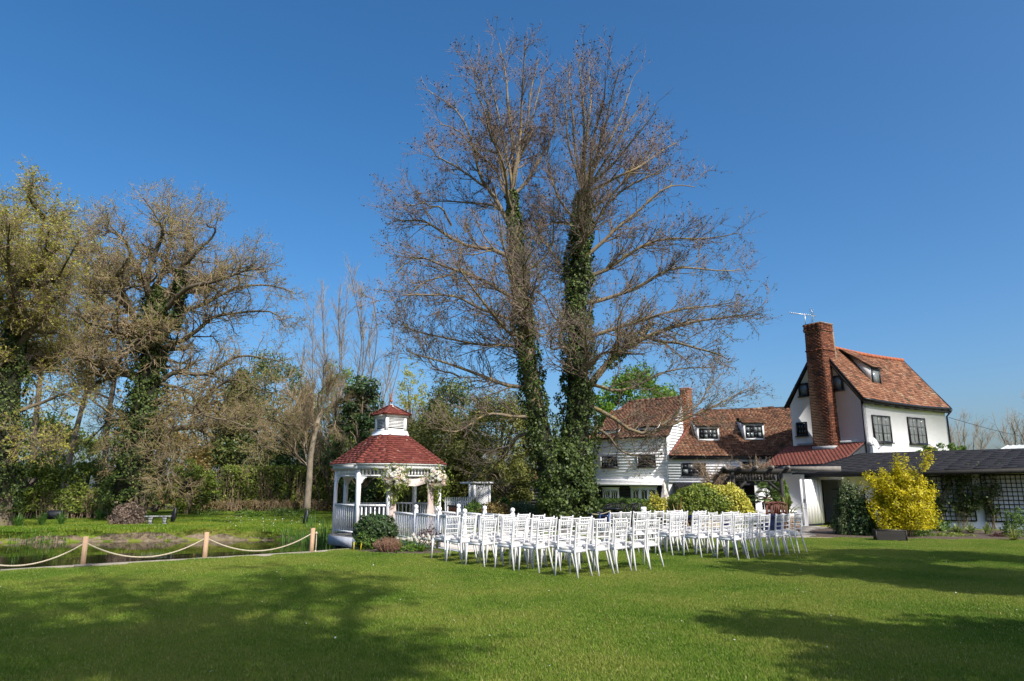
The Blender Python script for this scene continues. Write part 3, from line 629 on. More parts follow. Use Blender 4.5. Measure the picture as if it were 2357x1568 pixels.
# ---------------------------------------------------------------- lower tiled range between the two houses
def dormer(parent, W, a0, a1, z0, z1, d0, zroof, dback, frame, glass, tilem, cols=2, rows=2, cheek='board', fw=.07, casing=.10, skew=0):
    """shed dormer on a wall-aligned roof; zroof(d) gives main roof height d behind the wall"""
    Wd = Wall(W.p(0, 0, -d0), W.ex)
    window(parent, Wd, a0+casing, z0+.05, a1-casing, z1-casing, cols, rows, fw, frame, glass, 0, False)
    b = MB(); Wd.slab(b, a0, a0+casing-.004, z0-.1, z1, -.05, .03); Wd.slab(b, a1-casing+.004, a1, z0-.1, z1, -.05, .03); Wd.slab(b, a0+casing, a1-casing, z1-casing+.004, z1-.002, -.05, .03); Wd.slab(b, a0+casing, a1-casing, z0-.05, z0+.045, -.05, .05)
    b.obj('dormer_casing', 'white', parent, True)
    for aa, s in ((a0, .04), (a1, -.04)):
        P = lambda a, d, z: tuple(W.p(a, z, -d)); tri = [(d0+.05, zroof(d0)-.15), (dback, zroof(dback)-.04), (d0+.05, z1-.01)]
        b = MB(); b.add([P(aa, d, z) for d, z in tri]+[P(aa+s, d, z) for d, z in tri], [(0, 1, 4, 3), (1, 2, 5, 4), (2, 0, 3, 5)]); b.f.setdefault(3, []).append(np.array([(0, 2, 1), (3, 4, 5)]))
        b.obj('dormer_cheek', cheek if s < 0 else 'white', parent, True)
    P = lambda a, d, z: np.array(tuple(W.p(a, z, -d)))
    q = (P(a0-.1, d0-.12, z1+.03), P(a1+.1, d0-.12, z1+.03), P(a1+.1+skew, dback+.15, zroof(dback+.15)+.03), P(a0-.1+skew, dback+.15, zroof(dback+.15)+.03))
    roof_slab(parent, [q], th=.03, name='dormer_roof'); pieces('dormer_tile', tile_items(*q, .13, .2, jit=.012, lift=.02), tilem, parent)
def low_range():
    W = Wall((8.1, 36.3), (1, 0)); LW = 6.6
    t = thing('tiled_range', 'low white boarded range with mottled brown tile roof and two dormers', 'house', (8.1, 36.3, 0))
    ze, zr_, dr = 3.17, 5.93, 2.5
    P = lambda a, d, z: tuple(W.p(a, z, -d))
    quad = (P(.12, -.25, ze-.05), P(LW+1.2, -.25, ze), P(LW+1.2, dr, zr_+.08), P(2.7, dr, zr_-.10))
    roof_slab(t, [[np.array(q)+np.array([0, 0, -.14]) for q in quad], (P(LW+1.2, dr*2+.25, ze), P(1.5, dr*2+.25, ze), P(2.7, dr, zr_-.1), P(LW+1.2, dr, zr_+.08))], name='roof')
    pieces('roof_tile', tile_items(*quad, .135, .2, jit=.018, sag=.1), 'tile', t)
    ridge_tiles(t, P(2.7, dr, zr_-.14), P(LW+.2, dr, zr_+.02), 'tile', r=.085, sag=.08); ridge_tiles(t, P(.12, -.2, ze-.03), P(2.7, dr, zr_-.1), 'tile_new', r=.07)
    plain_wall(t, W, [(.05, -.3), (LW+1, -.3), (LW+1, ze), (.05, ze)], -.25, -.03, 'render')
    boards(t, W, .06, LW, 1.72, ze-.06, .145); MB().beam(P(.1, -.2, ze-.12), P(LW+1.2, -.2, ze-.08), .05, .16).obj('fascia', 'black', t, True)
    zr2 = lambda d: ze-.05+(d+.25)*(zr_-ze)/(dr+.25)
    for rc in ((1604, 983, 1655, 1013), (1711.5, 976, 1758.5, 1011)):
        Wq = Wall(W.p(0, 0, -.62), W.ex); a0, z0, a1, z1 = Wq.rect(*rc)
        dormer(t, W, a0, a1, z0, z1, .62, zr2, 1.75, 'black', ['glass', 'glass_pale'], 'tile', 4, 2, 'lead', .045, skew=.25)
    for rc, c in (((1569, 1066, 1624, 1093), 4), ((1709, 1063, 1742, 1078), 2)):
        a0, z0, a1, z1 = W.rect(*rc); window(t, W, a0, z0, a1, z1, c, 2, .05, glass=['glass', 'glass', 'glass_pale'])
    # dark slate lean-to below
    q = (P(.3, -1.9, 1.15), P(LW, -1.9, 1.15), P(LW, -.03, 1.72), P(.3, -.03, 1.72)); roof_slab(t, [q], name='lean_to_roof')
    pieces('slate', tile_items(*q, .2, .3, .01), 'felt', t)
    W2 = Wall(W.p(.3, 0, 1.7), W.ex); plain_wall(t, W2, [(0, -.3), (LW-.3, -.3), (LW-.3, 1.12), (0, 1.12)], -.1, 0, 'blackboard', 'lean_to_wall')
    MB().beam(P(.2, -1.93, 1.12), P(LW, -1.93, 1.12), .06, .1).obj('lean_to_gutter', 'white', t, True)
low_range()

# ---------------------------------------------------------------- weatherboarded house
def gothic(parent, W, a0, z0, a1, z1, lights):
    """white joinery with pointed lights; lights = list of (centre fraction, width, lancets)"""
    fr = W.slab(MB(), a0, a1, z0, z1, 0, .05).obj('gothic_door' if z1-z0 > 1.5 else 'gothic_window', 'white', parent, True)
    def sub(b, nm, m): o = b.obj(nm, m, fr); o.location = tuple(-parent.location)
    W_ = a1-a0; sub(W.slab(MB(), a0-.04, a1+.04, z1, z1+.05, 0, .08), 'head_moulding', 'white')
    for c, w_, k in lights:
        xc = a0+W_*c; zb, zt = z0+.12, z1-.12; ww = W_*w_; zs = zt-ww*.55
        pane = [(xc-ww/2, zb), (xc+ww/2, zb), (xc+ww/2, zt), (xc-ww/2, zt)]
        sub(W.poly(MB(), pane, .04, .055), 'pane', 'glass')
        lw = ww/k
        for i in range(k+1):
            x = xc-ww/2+i*lw; b = MB(); b.beam(W.p(x, zb, .06), W.p(x, zs, .06), .022, .022, W.n); sub(b, 'glazing_bar', 'white')
        for i in range(k+1):
            for sgn in (1, -1):
                x = xc-ww/2+i*lw; pts = []
                for q in np.linspace(0, 1, 6):
                    xx = x+sgn*lw*1.5*(1-math.cos(q*math.pi/2))*.75; zz = zs+(zt-zs)*math.sin(q*math.pi/2)
                    if xc-ww/2-.01 <= xx <= xc+ww/2+.01: pts.append(W.p(xx, zz, .062))
                if len(pts) > 1: sub(MB().tube(pts, .011, 4), 'tracery', 'white')
def board_house():
    L, R = Vector((4.55, 39.0, 0)), Vector((8.2, 36.5, 0)); W = Wall(L, R-L); LW = (R-L).length; G = 5.2
    t = thing('boarded_house', 'white weatherboarded house with black ground floor behind the ivy trunk', 'house', (L.x, L.y, -.4))
    ze, zr_, zj = 4.22, 6.52, 1.95
    P = lambda a, d, z: tuple(W.p(a, z, -d)); dr = G/2
    front = (P(-.2, -.25, ze-.05), P(LW+.15, -.25, ze-.05), P(LW+.15, dr, zr_), P(1.15, dr, zr_-.05))
    hip = (P(-.2, G+.2, ze-.05), P(-.2, -.25, ze-.05), P(1.15, dr, zr_-.05), P(1.15, dr+.02, zr_-.05))
    bk = (P(LW+.15, G+.25, ze-.05), P(-.2, G+.25, ze-.05), P(1.15, dr, zr_-.05), P(LW+.15, dr, zr_))
    roof_slab(t, [front, bk, hip], name='roof')
    pieces('roof_tile', tile_items(*front, .14, .21, jit=.014)+tile_items(*hip, .16, .24, jit=.014, cull=20)+tile_items(*bk, .3, .4, cull=60), 'tile', t)
    ridge_tiles(t, P(1.15, dr, zr_-.05), P(LW+.1, dr, zr_), 'tile', r=.1); ridge_tiles(t, P(-.2, -.25, ze-.03), P(1.15, dr, zr_-.05), 'tile', r=.08)
    plain_wall(t, W, [(0, zj), (LW, zj), (LW, ze), (0, ze)], -.2, -.02, 'render'); boards(t, W, 0, LW, zj, ze-.04, .165)
    WL = Wall(L-W.n*G, W.n); plain_wall(t, WL, [(0, -.4), (G-.2, -.4), (G-.2, ze), (0, ze)], -.2, -.02, 'render', 'side_wall')
    # right gable
    WG = Wall(R-W.n*.021, -W.n); gt = lambda z: (0, G) if z < ze else (max(0, (z-ze)/(zr_-ze)*G/2), G-max(0, (z-ze)/(zr_-ze)*G/2))
    plain_wall(t, WG, [(0, -.4), (G, -.4), (G, ze), (G/2, zr_-.05), (0, ze)], -.2, -.02, 'render', 'gable_wall'); boards(t, WG, 0, G, 1.9, zr_-.1, .165, top=gt)
    MB().beam(WG.p(-.06, ze-.1, .06), WG.p(G/2, zr_-.06, .06), .05, .14).obj('bargeboard', 'white', t, True)
    MB().beam(R+Vector((.02, -.02, zj)), R+Vector((.02, -.02, ze)), .11, .11).obj('corner_board', 'white', t, True)
    a, z = WG.hit(1570, 940); 
    for k in range(5): W_ = WG.slab(MB(), a-.12, a+.12, z+k*.09, z+k*.09+.05, .02, .05).obj('vent_slat', 'black', t, True)
    # jetty: cornice, eaves strip, black ground floor
    W.slab(MB(), -.15, LW+.08, zj-.22, zj-.012, -.15, .10).obj('cornice', 'white', t, True)
    W.slab(MB(), -.9, LW-.25, zj-.34, zj-.24, -.15, .28).obj('gutter_board', 'white', t, True)
    Wg = Wall(W.p(-2.8, 0, -.12), W.ex); boards(t, Wg, 0, LW+2.9, -.4, zj-.36, .16, 'blackboard')
    plain_wall(t, Wg, [(0, -.4), (LW+2.9, -.4), (LW+2.9, zj-.35), (0, zj-.35)], -.2, -.02, 'blackboard', 'ground_floor_wall')
    for rc in ((1385, 1050.6, 1422, 1076), (1468.5, 1047, 1510, 1074)):
        a0, z0, a1, z1 = W.rect(*rc); wo = window(t, W, a0, z0, a1, z1, 5, 3, .05, glass=['glass', 'glass', 'glass_pale'])
        Wc = Wall(W.p(a0, 0, .08), (W.ex*.45+W.n*.9).normalized())
        for zz in (0,):
            b = MB(); Wc.slab(b, 0, .28, z0+.04, z1-.04, -.015, .015); o = b.obj('open_casement', 'white', wo); o.location = tuple(-t.location)
    zr2 = lambda d: ze-.05+(d+.25)*(zr_-ze)/(dr+.25)
    for rc in ((1380, 992, 1424, 1013), (1468, 984, 1513, 1008)):
        Wq = Wall(W.p(0, 0, -.12), W.ex); a0, z0, a1, z1 = Wq.rect(*rc)
        dormer(t, W, a0, a1, z0, z1, .12, zr2, 1.75, 'white', 'glass', 'tile', 3, 2, 'white', .05, .08)
    a0, z0, a1, z1 = Wg.rect(1388, 1124, 1425.5, 1160); gothic(t, Wg, a0, z0-.2, a1, z1, [(.27, .38, 3), (.74, .38, 3)])
    a0, z0, a1, z1 = Wg.rect(1453, 1122, 1513, 1170); gothic(t, Wg, a0, z0-.4, a1, z1, [(.2, .22, 2), (.53, .22, 2), (.84, .22, 2)])
    a0, z0, a1, z1 = Wg.rect(1353, 1125, 1369, 1165); window(t, Wg, a0, z0-.3, a1, z1, 1, 1, .09, 'white', sill=False)
    # chimney on the gable
    aL, aR = WG.hit(1572, 950)[0]+.3, 0
    c = thing('chimney', '', '', (0, 0, 0)); del c['label'], c['category']; c.parent = t
    Wc = Wall(WG.p(dr-.1, 0, .42), WG.ex); b = MB(); Wc.slab(b, 0, .52, 2.2, 7.0, -.5, 0); o = b.obj('chimney_core', 'mortar', c); o.location = tuple(-t.location)
    its = brick_items(Wc.o, Wc.ex, Wc.n, .52, 2.2, 6.95)+brick_items(Wc.p(0, 0, -.5), W.ex, W.n, .5, 3.2, 6.95)
    its += brick_items(Wc.p(-.04, 0, .04), Wc.ex, Wc.n, .6, 6.95, 7.03)+brick_items(Wc.p(-.04, 0, -.5)+W.n*.04, W.ex, W.n, .54, 6.95, 7.03)
    pieces2('brick', [(p-np.array(t.location)[None], r, 0) for p, r, q in its], 'brick_orange', c, 150)
board_house()
# dark annexe left of the boarded house, behind the hedges
def annexe():
    W = Wall((-1.5, 37.6), (1, 0)); t = thing('black_annexe', 'black boarded low annexe half hidden behind the yew', 'outbuilding', (-1.5, 37.6, -.3))
    plain_wall(t, W, [(0, -.3), (5.2, -.3), (5.2, 1.7), (0, 1.7)], -2.5, -.02, 'blackboard'); boards(t, W, 0, 5.2, -.3, 1.6, .16, 'blackboard')
    W.slab(MB(), 2.9, 5.3, 1.62, 1.85, -.1, .12).obj('eaves_board', 'white', t, True)
    q = [tuple(W.p(a, z, d)) for a, z, d in ((-.2, 1.86, .25), (5.4, 1.86, .25), (5.4, 2.6, -2.4), (-.2, 2.6, -2.4))]; roof_slab(t, [q], name='roof'); pieces('slate', tile_items(*q, .22, .3, .01), 'tile', t, 300)
    W.slab(MB(), 3.1, 4.4, .35, .55, .02, .3).obj('pale_ledge', 'white', t, True)
annexe()

# ---------------------------------------------------------------- long low outbuilding with black roof, its open door, trellis panels
def long_building():
    E0 = Vector((11.47, 28.5, 0)); ex = Vector((6.75, -3.8, 0)).normalized(); W = Wall(E0, ex); LB = 11.5
    t = thing('long_outbuilding', 'long low white outbuilding with black felt shingle roof', 'outbuilding', (E0.x, E0.y, 0))
    zl, zr_ = 2.06, 2.24; ze = lambda a: zl+(zr_-zl)*a/LB
    P = lambda a, d, z: tuple(W.p(a, z, -d))
    ra = 2.43; dr = 3.08; zR = lambda a: 2.93+.10*a/LB
    front = (P(0, 0, zl), P(LB, 0, zr_), P(LB, dr, zR(LB)), P(ra, dr, zR(ra)))
    hip = (P(0, dr*2, zl), P(0, 0, zl), P(ra, dr, zR(ra)), P(ra, dr+.02, zR(ra)))
    roof_slab(t, [front, hip, (P(LB, dr*2, zr_), P(0, dr*2, zl), P(ra, dr, zR(ra)), P(LB, dr, zR(LB)))], name='roof')
    pieces('felt_shingle', tile_items(*front, .16, .9, .0025, jit=.0005, over=.2)+tile_items(*hip, .2, .6, .007, cull=30), 'felt', t)
    MB().beam(P(0, .02, zl-.10), P(LB, .02, zr_-.10), .04, .17).obj('fascia', 'darkwood', t, True)
    MB().beam(P(.02, 0.05, zl-.10), P(.02, dr*2, zl-.10), .04, .17).obj('fascia', 'darkwood', t, True)
    w0 = .85
    ww = Wall(W.p(0, 0, -w0), ex); dA = ww.hit(1889, 1150)[0]; dB = ww.hit(1944, 1150)[0]
    b = MB(); plain_wall(t, ww, [(.3, 0), (dA, 0), (dA, 1.95), (.3, 1.95)], -.18, 0, 'render')
    plain_wall(t, ww, [(dB, 0), (LB, 0), (LB, 2.1), (dB, 2.0)], -.18, 0, 'render'); plain_wall(t, ww, [(dA, 1.80), (dB, 1.80), (dB, 1.97), (dA, 1.97)], -.18, 0, 'render', 'lintel')
    ws = Wall(W.p(.3, 0, -w0-4.5), W.n); plain_wall(t, ws, [(0, 0), (4.5, 0), (4.5, 1.95), (0, 1.95)], -.15, 0, 'render', 'side_wall')
    wb = Wall(W.p(0, 0, -w0-2.4), ex); plain_wall(t, wb, [(.3, 0), (4.2, 0), (4.2, 2.3), (.3, 2.3)], -.1, 0, 'darkwood', 'inner_wall')
    for z in (.55, 1.0, 1.4): wb.slab(MB(), 1.2, 3.6, z, z+.03, 0, .4).obj('shelf', 'greywood', t, True)
    a0, z0, a1, z1 = ww.rect(2020, 1108, 2050, 1130); window(t, ww, a0, z0, a1, z1, 2, 1, .05, 'white')
    # open plank door
    h = Vector(ww.p(dA+.08, 0, .03)); tip = gr(1852, 1212.5); dv = Vector((tip.x-h.x, tip.y-h.y, 0)); dl = dv.length; dv.normalize()
    dw = Wall(h+dv*dl, -dv); door = MB(); dw.slab(door, 0, dl, .10, 1.80, -.05, -.02); do = door.obj('door', 'white', t, True)
    k = 7
    for i in range(k):
        o = dw.slab(MB(), i*dl/k+.004, (i+1)*dl/k-.004, .08, 1.81, -.02, .006).obj('plank', 'white', do); o.location = tuple(-t.location)
    o = MB().box((0, 0, 0), (.03, .03, .14)).obj('door_handle', 'metal_black', do); o.location = Vector(dw.p(.07, .98, .02))-t.location
    o = MB().tube([dw.p(.07, 1.0, .02), dw.p(.07, 1.0, .06), dw.p(.17, 1.0, .06)], .009, 6).obj('door_handle', 'metal_black', do); o.location = tuple(-t.location)
    return t, W, ww
LONG, WLONG, WWL = long_building()
def trellis(a0, a1, z0, z1, label, grp='dark trellis panels on the white wall'):
    t = thing('trellis', label, 'trellis', tuple(WWL.p((a0+a1)/2, z0, .03)), group=grp)
    n = round((a1-a0)/.155); m = round((z1-z0)/.155)
    for i in range(n+1):
        a = a0+(a1-a0)*i/n; e = .028 if 0 < i < n else .05; WWL.slab(MB(), a-e/2, a+e/2, z0, z1, .05, .072).obj('vertical_slat', 'darkwood', t, True)
    for j in range(m+1):
        z = z0+(z1-z0)*j/m; e = .028 if 0 < j < m else .05; WWL.slab(MB(), a0, a1, z-e/2, z+e/2, .025, .048).obj('horizontal_slat', 'darkwood', t, True)
ua = lambda u, v=1150: WWL.hit(u, v)[0]
trellis(ua(2128), ua(2241), .28, 1.9, 'dark trellis panel beside the golden shrub, left of the bare white strip')
trellis(ua(2263), ua(2263)+2.6, .28, 1.95, 'dark trellis panel at the far right end of the low white wall')

# ---------------------------------------------------------------- gazebo
GZ0 = Vector((-3.78, 21.35, 0)); GR = math.radians(39)
def octo(A, w_): h = w_/2; return [(-h, -A), (h, -A), (A, -h), (A, h), (h, A), (-h, A), (-A, h), (-A, -h)]   # edge 0 = entrance side
def gazebo():
    t = thing('gazebo', 'white octagonal timber gazebo with red shingle roof and louvred cupola over the pond', 'gazebo', GZ0, GR)
    zd = .14; A, wd = 1.37, 1.48
    op = octo(A+.13, wd+.1); deck = MB(); deck.prism(octo(A+.12, wd+.09), zd-.06, zd-.012); deck.obj('deck', 'deckwood', t)
    for k in range(24):
        y = -A-.1+k*(2*A+.2)/24+.06; half = min(A+.1, (A+.13)+(wd/2+.05)-abs(y)) if abs(y) > wd/2 else A+.1
        MB().box((0, y, zd-.002), (2*half, .122, .02), r=random.random()).obj('deck_plank', 'deckwood', t)
    V = lambda p, z: Vector((p[0], p[1], z))
    for i in range(8):
        a, b = op[i], op[(i+1) % 8]; MB().beam(V(a, zd-.15), V(b, zd-.15), .04, .26).obj('deck_fascia', 'greypaint', t)
    for x, y in octo(A-.15, wd-.1)+[(0, 0)]: MB().box((x, y, -.52), (.16, .16, 1.06)).obj('stilt', 'stilt', t)
    C = octo(A, wd)
    for x, y in C:
        MB().box((x, y, (zd+2.02)/2), (.105, .105, 2.02-zd), math.atan2(y, x)).obj('post', 'white', t)
    for i in range(8):
        a, b = Vector((*C[i], 0)), Vector((*C[(i+1) % 8], 0)); d = (b-a).normalized(); L = (b-a).length
        # fretwork below the eaves
        MB().beam(a+Vector((0, 0, 2.06)), b+Vector((0, 0, 2.06)), .08, .09).obj('eaves_beam', 'white', t)
        MB().beam(a+d*.05+Vector((0, 0, 1.83)), b-d*.05+Vector((0, 0, 1.83)), .04, .035).obj('fret_rail', 'white', t)
        k = int(L/.105)
        for j in range(1, k):
            p = a+d*(L*j/k); MB().box((p.x, p.y, 1.93), (.042, .042, .165), math.atan2(d.y, d.x)).obj('fret_spindle', 'white', t)
        for s, q in ((1, a), (-1, b)):
            q = q+d*s*.05; b_ = MB(); pts = [(0, 1.812), (.20, 1.812), (.19, 1.775), (.14, 1.76), (.09, 1.71), (.065, 1.64), (.03, 1.61), (0, 1.54)]
            nn = d.cross(Vector((0, 0, 1))); n_ = len(pts)
            V8 = [q+d*s*x+nn*.02*e+Vector((0, 0, z)) for e in (1, -1) for x, z in pts]
            b_.add([tuple(v) for v in V8], [(m, (m+1) % n_, n_+(m+1) % n_, n_+m) for m in range(n_)]); b_.f.setdefault(n_, []).append(np.array([list(range(n_)), list(range(n_, 2*n_))[::-1]], np.int32))
            b_.obj('bracket', 'white', t)
        if i == 0: continue
        MB().beam(a+d*.05+Vector((0, 0, zd+.86)), b-d*.05+Vector((0, 0, zd+.86)), .075, .05).obj('handrail', 'white', t)
        MB().beam(a+d*.05+Vector((0, 0, zd+.12)), b-d*.05+Vector((0, 0, zd+.12)), .05, .045).obj('bottom_rail', 'white', t)
        k = int(L/.125)
        for j in range(1, k):
            p = a+d*(L*j/k); MB().box((p.x, p.y, zd+.49), (.030, .030, .70), math.atan2(d.y, d.x)).obj('baluster', 'white', t)
    # roof
    ze, zt = 2.17, 3.10; Ae, we, At, wt = 1.55, 1.70, .42, .48
    e, p = octo(Ae, we), octo(At, wt); e2 = octo(Ae-.09, we-.07)
    its = []; deckq = []
    for i in range(8):
        a, b, c, d = V(e[i], ze), V(e[(i+1) % 8], ze), V(p[(i+1) % 8], zt), V(p[i], zt)
        MB().beam(V(e2[i], ze-.07), V(e2[(i+1) % 8], ze-.07), .035, .16).obj('fascia', 'white', t)
        its += tile_items(a, b, c, d, .108, .27, .015, jit=.005, over=.25, cull=0 if i in (0, 6, 7, 1) else 30); deckq.append((a, b, c, d))
    pieces('shingle', its, 'shingle', t, 300, world=False)
    bd = MB()
    for q in deckq:
        q = [np.array(v) for v in q]; n = np.cross(q[1]-q[0], q[3]-q[0]); n /= np.linalg.norm(n); bd.hexa([v-n*.05 for v in q]+[v-n*.008 for v in q])
    bd.obj('roof_deck', 'white', t)
    for i in range(8):
        a, b = V(e[i], ze+.03), V(p[i], zt+.02); k = 13
        for j in range(k):
            q0, q1 = a.lerp(b, j/k), a.lerp(b, (j+1.15)/k); q0.z += .015
            d = (b-a).normalized(); out = Vector((a.x, a.y, 0)).normalized(); side = out.cross(Vector((0, 0, 1)))
            drop = Vector((0, 0, -.030)); h = .085; P = []
            for q, up in ((q0, .012), (q1, -.006)):
                P.append((q+Vector((0, 0, up)), q+side*h+drop+Vector((0, 0, up)), q-side*h+drop+Vector((0, 0, up))))
            V6 = [tuple(v) for pp in P for v in pp]+[tuple(v-Vector((0, 0, .012))) for pp in P for v in pp]
            b_ = MB(); r = random.random(); b_.add(V6, [(0, 3, 4, 1), (2, 5, 3, 0), (6, 7, 10, 9), (8, 6, 9, 11), (0, 1, 7, 6), (2, 0, 6, 8), (1, 4, 10, 7), (5, 2, 8, 11)], r); b_.obj('hip_cap', 'shingle', t)
    # flashing and cupola
    fl = MB(); q = octo(At+.10, wt+.06); r_ = octo(.385, .76)
    V16 = [(x, y, zt-.04) for x, y in q]+[(x, y, zt+.10) for x, y in r_]
    fl.add(V16, [(i, (i+1) % 8, 8+(i+1) % 8, 8+i) for i in range(8)]); fl.obj('flashing', 'flash_white', t)
    hw = .345; z0, z1 = zt+.05, zt+.60
    cu = MB(); cu.box((0, 0, (z0+z1)/2), (2*hw-.13, 2*hw-.13, z1-z0)); cup = cu.obj('cupola', 'stilt', t)  # dark colour of this core paints the shade between the louvres
    def sub(b, nm, m='white'): return b.obj(nm, m, cup)
    for sx, sy in ((1, 1), (1, -1), (-1, 1), (-1, -1)): sub(MB().box((sx*(hw-.03), sy*(hw-.03), (z0+z1)/2), (.09, .09, z1-z0-.004)), 'corner_post')
    for k in range(4):
        a = k*math.pi/2; ca, sa = math.cos(a), math.sin(a); R = lambda x, y, z: (x*ca-y*sa, x*sa+y*ca, z)
        for zz, hh in ((z0+.06, .10), (z1-.10, .09)):
            b = MB(); c = R(0, -hw+.02, zz); b.box(c, (2*hw-.1, .06, hh), a); sub(b, 'cupola_rail')
        for j in range(7):
            zz = z0+.15+j*.044; b = MB(); P = [R(x, y, z) for z, dy in ((zz, -.0), (zz+.012, 0)) for x, y in ((-hw+.08, -hw+.005), (hw-.08, -hw+.005), (hw-.08, -hw+.04), (-hw+.08, -hw+.04))]
            P = [(x, y, z) for (x, y, z) in P]; P2 = []
            for m_, (x, y, z) in enumerate(P): P2.append((x, y, z+(.024 if m_ % 4 in (2, 3) else 0)))
            b.hexa(P2); sub(b, 'louvre')
        b = MB(); b.box(R(0, -hw-.03, z1-.03), (2*hw+.11, .05, .09), a); sub(b, 'cupola_fascia')
    ze2, zp = z1+.0, z1+.30; he = .47; its = []
    for k in range(4):
        a = k*math.pi/2; ca, sa = math.cos(a), math.sin(a); R = lambda x, y, z: np.array((x*ca-y*sa, x*sa+y*ca, z))
        its += tile_items(R(-he, -he, ze2), R(he, -he, ze2), R(.06, -.06, zp), R(-.06, -.06, zp), .10, .26, .009, .004, .25)
        for s in (-1,):
            b = MB()
            for j in range(6):
                q0 = R(s*he, -he, ze2+.02)*(1-j/6)+R(s*.05, -.05, zp+.02)*(j/6); q1 = R(s*he, -he, ze2+.02)*(1-(j+1)/6)+R(s*.05, -.05, zp+.02)*((j+1)/6)
                b.beam(q0, q1, .13, .018, r=random.random())
            b.obj('cupola_hip_cap', 'shingle', t)
    pieces('cupola_shingle', its, 'shingle', t, 300, world=False)
    b = MB(); b.add([tuple(x) for x in ((-he, -he, ze2-.01), (he, -he, ze2-.01), (he, he, ze2-.01), (-he, he, ze2-.01), (0, 0, zp-.01))], [(0, 1, 2, 3)]); b.f.setdefault(3, []).append(np.array([(0, 4, 1), (1, 4, 2), (2, 4, 3), (3, 4, 0)])); b.obj('cupola_roof', 'shingle', t)
    MB().lathe([(.0, zp+.05), (.05, zp+.045), (.13, zp-.035), (.12, zp-.05), (0, zp-.04)], 8).obj('cap_flashing', 'flash_white', t)
    MB().lathe([(.0, zp+.04), (.012, zp+.05), (.012, zp+.10), (.035, zp+.12), (.045, zp+.15), (.035, zp+.18), (.014, zp+.20), (.028, zp+.24), (.014, zp+.28), (.006, zp+.42), (0, zp+.44)], 10).obj('finial', 'ridge', t, smooth=True)
    return t
GAZ = gazebo()
def gz(x, y, z=0): ca, sa = math.cos(GR), math.sin(GR); return Vector((GZ0.x+x*ca-y*sa, GZ0.y+x*sa+y*ca, z))
# ramp bridge with ball-topped rails
def ramp_bridge():
    a0, a1 = gz(-.66, -1.48), gz(.66, -1.48); b0, b1 = Vector((-1.08, 16.50, 0)), Vector((.05, 17.28, 0))
    t = thing('ramp_bridge', 'white railed ramp with ball-topped posts leading up to the gazebo', 'ramp', tuple((b0+b1)/2))
    z0, z1 = .12, .045; n = 26
    for i in range(n):
        s0, s1 = i/n, (i+.93)/n; P = []
        for z in (-.03, 0):
            for c, s in ((a0, s0), (a1, s0), (a1, s1), (a0, s1)):
                e = b0 if c is a0 else b1; q = c.lerp(e, s); P.append((q.x, q.y, z0+(z1-z0)*s+z))
        MB().hexa(P, random.random()).obj('plank', 'cream', t, True)
    for c, e in ((a0, b0), (a1, b1)):
        MB().beam(c+Vector((0, 0, z0-.14)), e+Vector((0, 0, z1-.09)), .05, .2).obj('side_beam', 'greypaint', t, True)
        ps = [c.lerp(e, s) for s in (.02, .36, .68, .985)]
        for i, p in enumerate(ps):
            if i == 0: continue
            zz = z0+(z1-z0)*(.02, .36, .68, .985)[i]
            MB().box((p.x, p.y, zz+.30), (.085, .085, 1.04), .6).obj('post', 'white', t, True)
            MB().lathe([(.0, zz+.80), (.055, zz+.815), (.055, zz+.835), (.028, zz+.85), (.05, zz+.875), (.06, zz+.905), (.05, zz+.94), (.025, zz+.96), (0, zz+.963)], 12, (p.x, p.y, 0)).obj('ball_finial', 'white', t, True, True)
        for p, q in zip(ps[:-1], ps[1:]):
            d = (q-p).normalized()
            for zz, hh in ((.74, .05), (.13, .045)): MB().beam(p+d*.045+Vector((0, 0, zz+.08)), q-d*.045+Vector((0, 0, zz+.06)), .06, hh).obj('rail', 'white', t, True)
            k = int((q-p).length/.125)
            for j in range(1, k):
                m = p.lerp(q, j/k); MB().box((m.x, m.y, .495), (.034, .034, .60), .6).obj('baluster', 'white', t, True)
    MB().lathe([(0, 0)]*1+[(0, .0)], 3) if False else None
ramp_bridge()

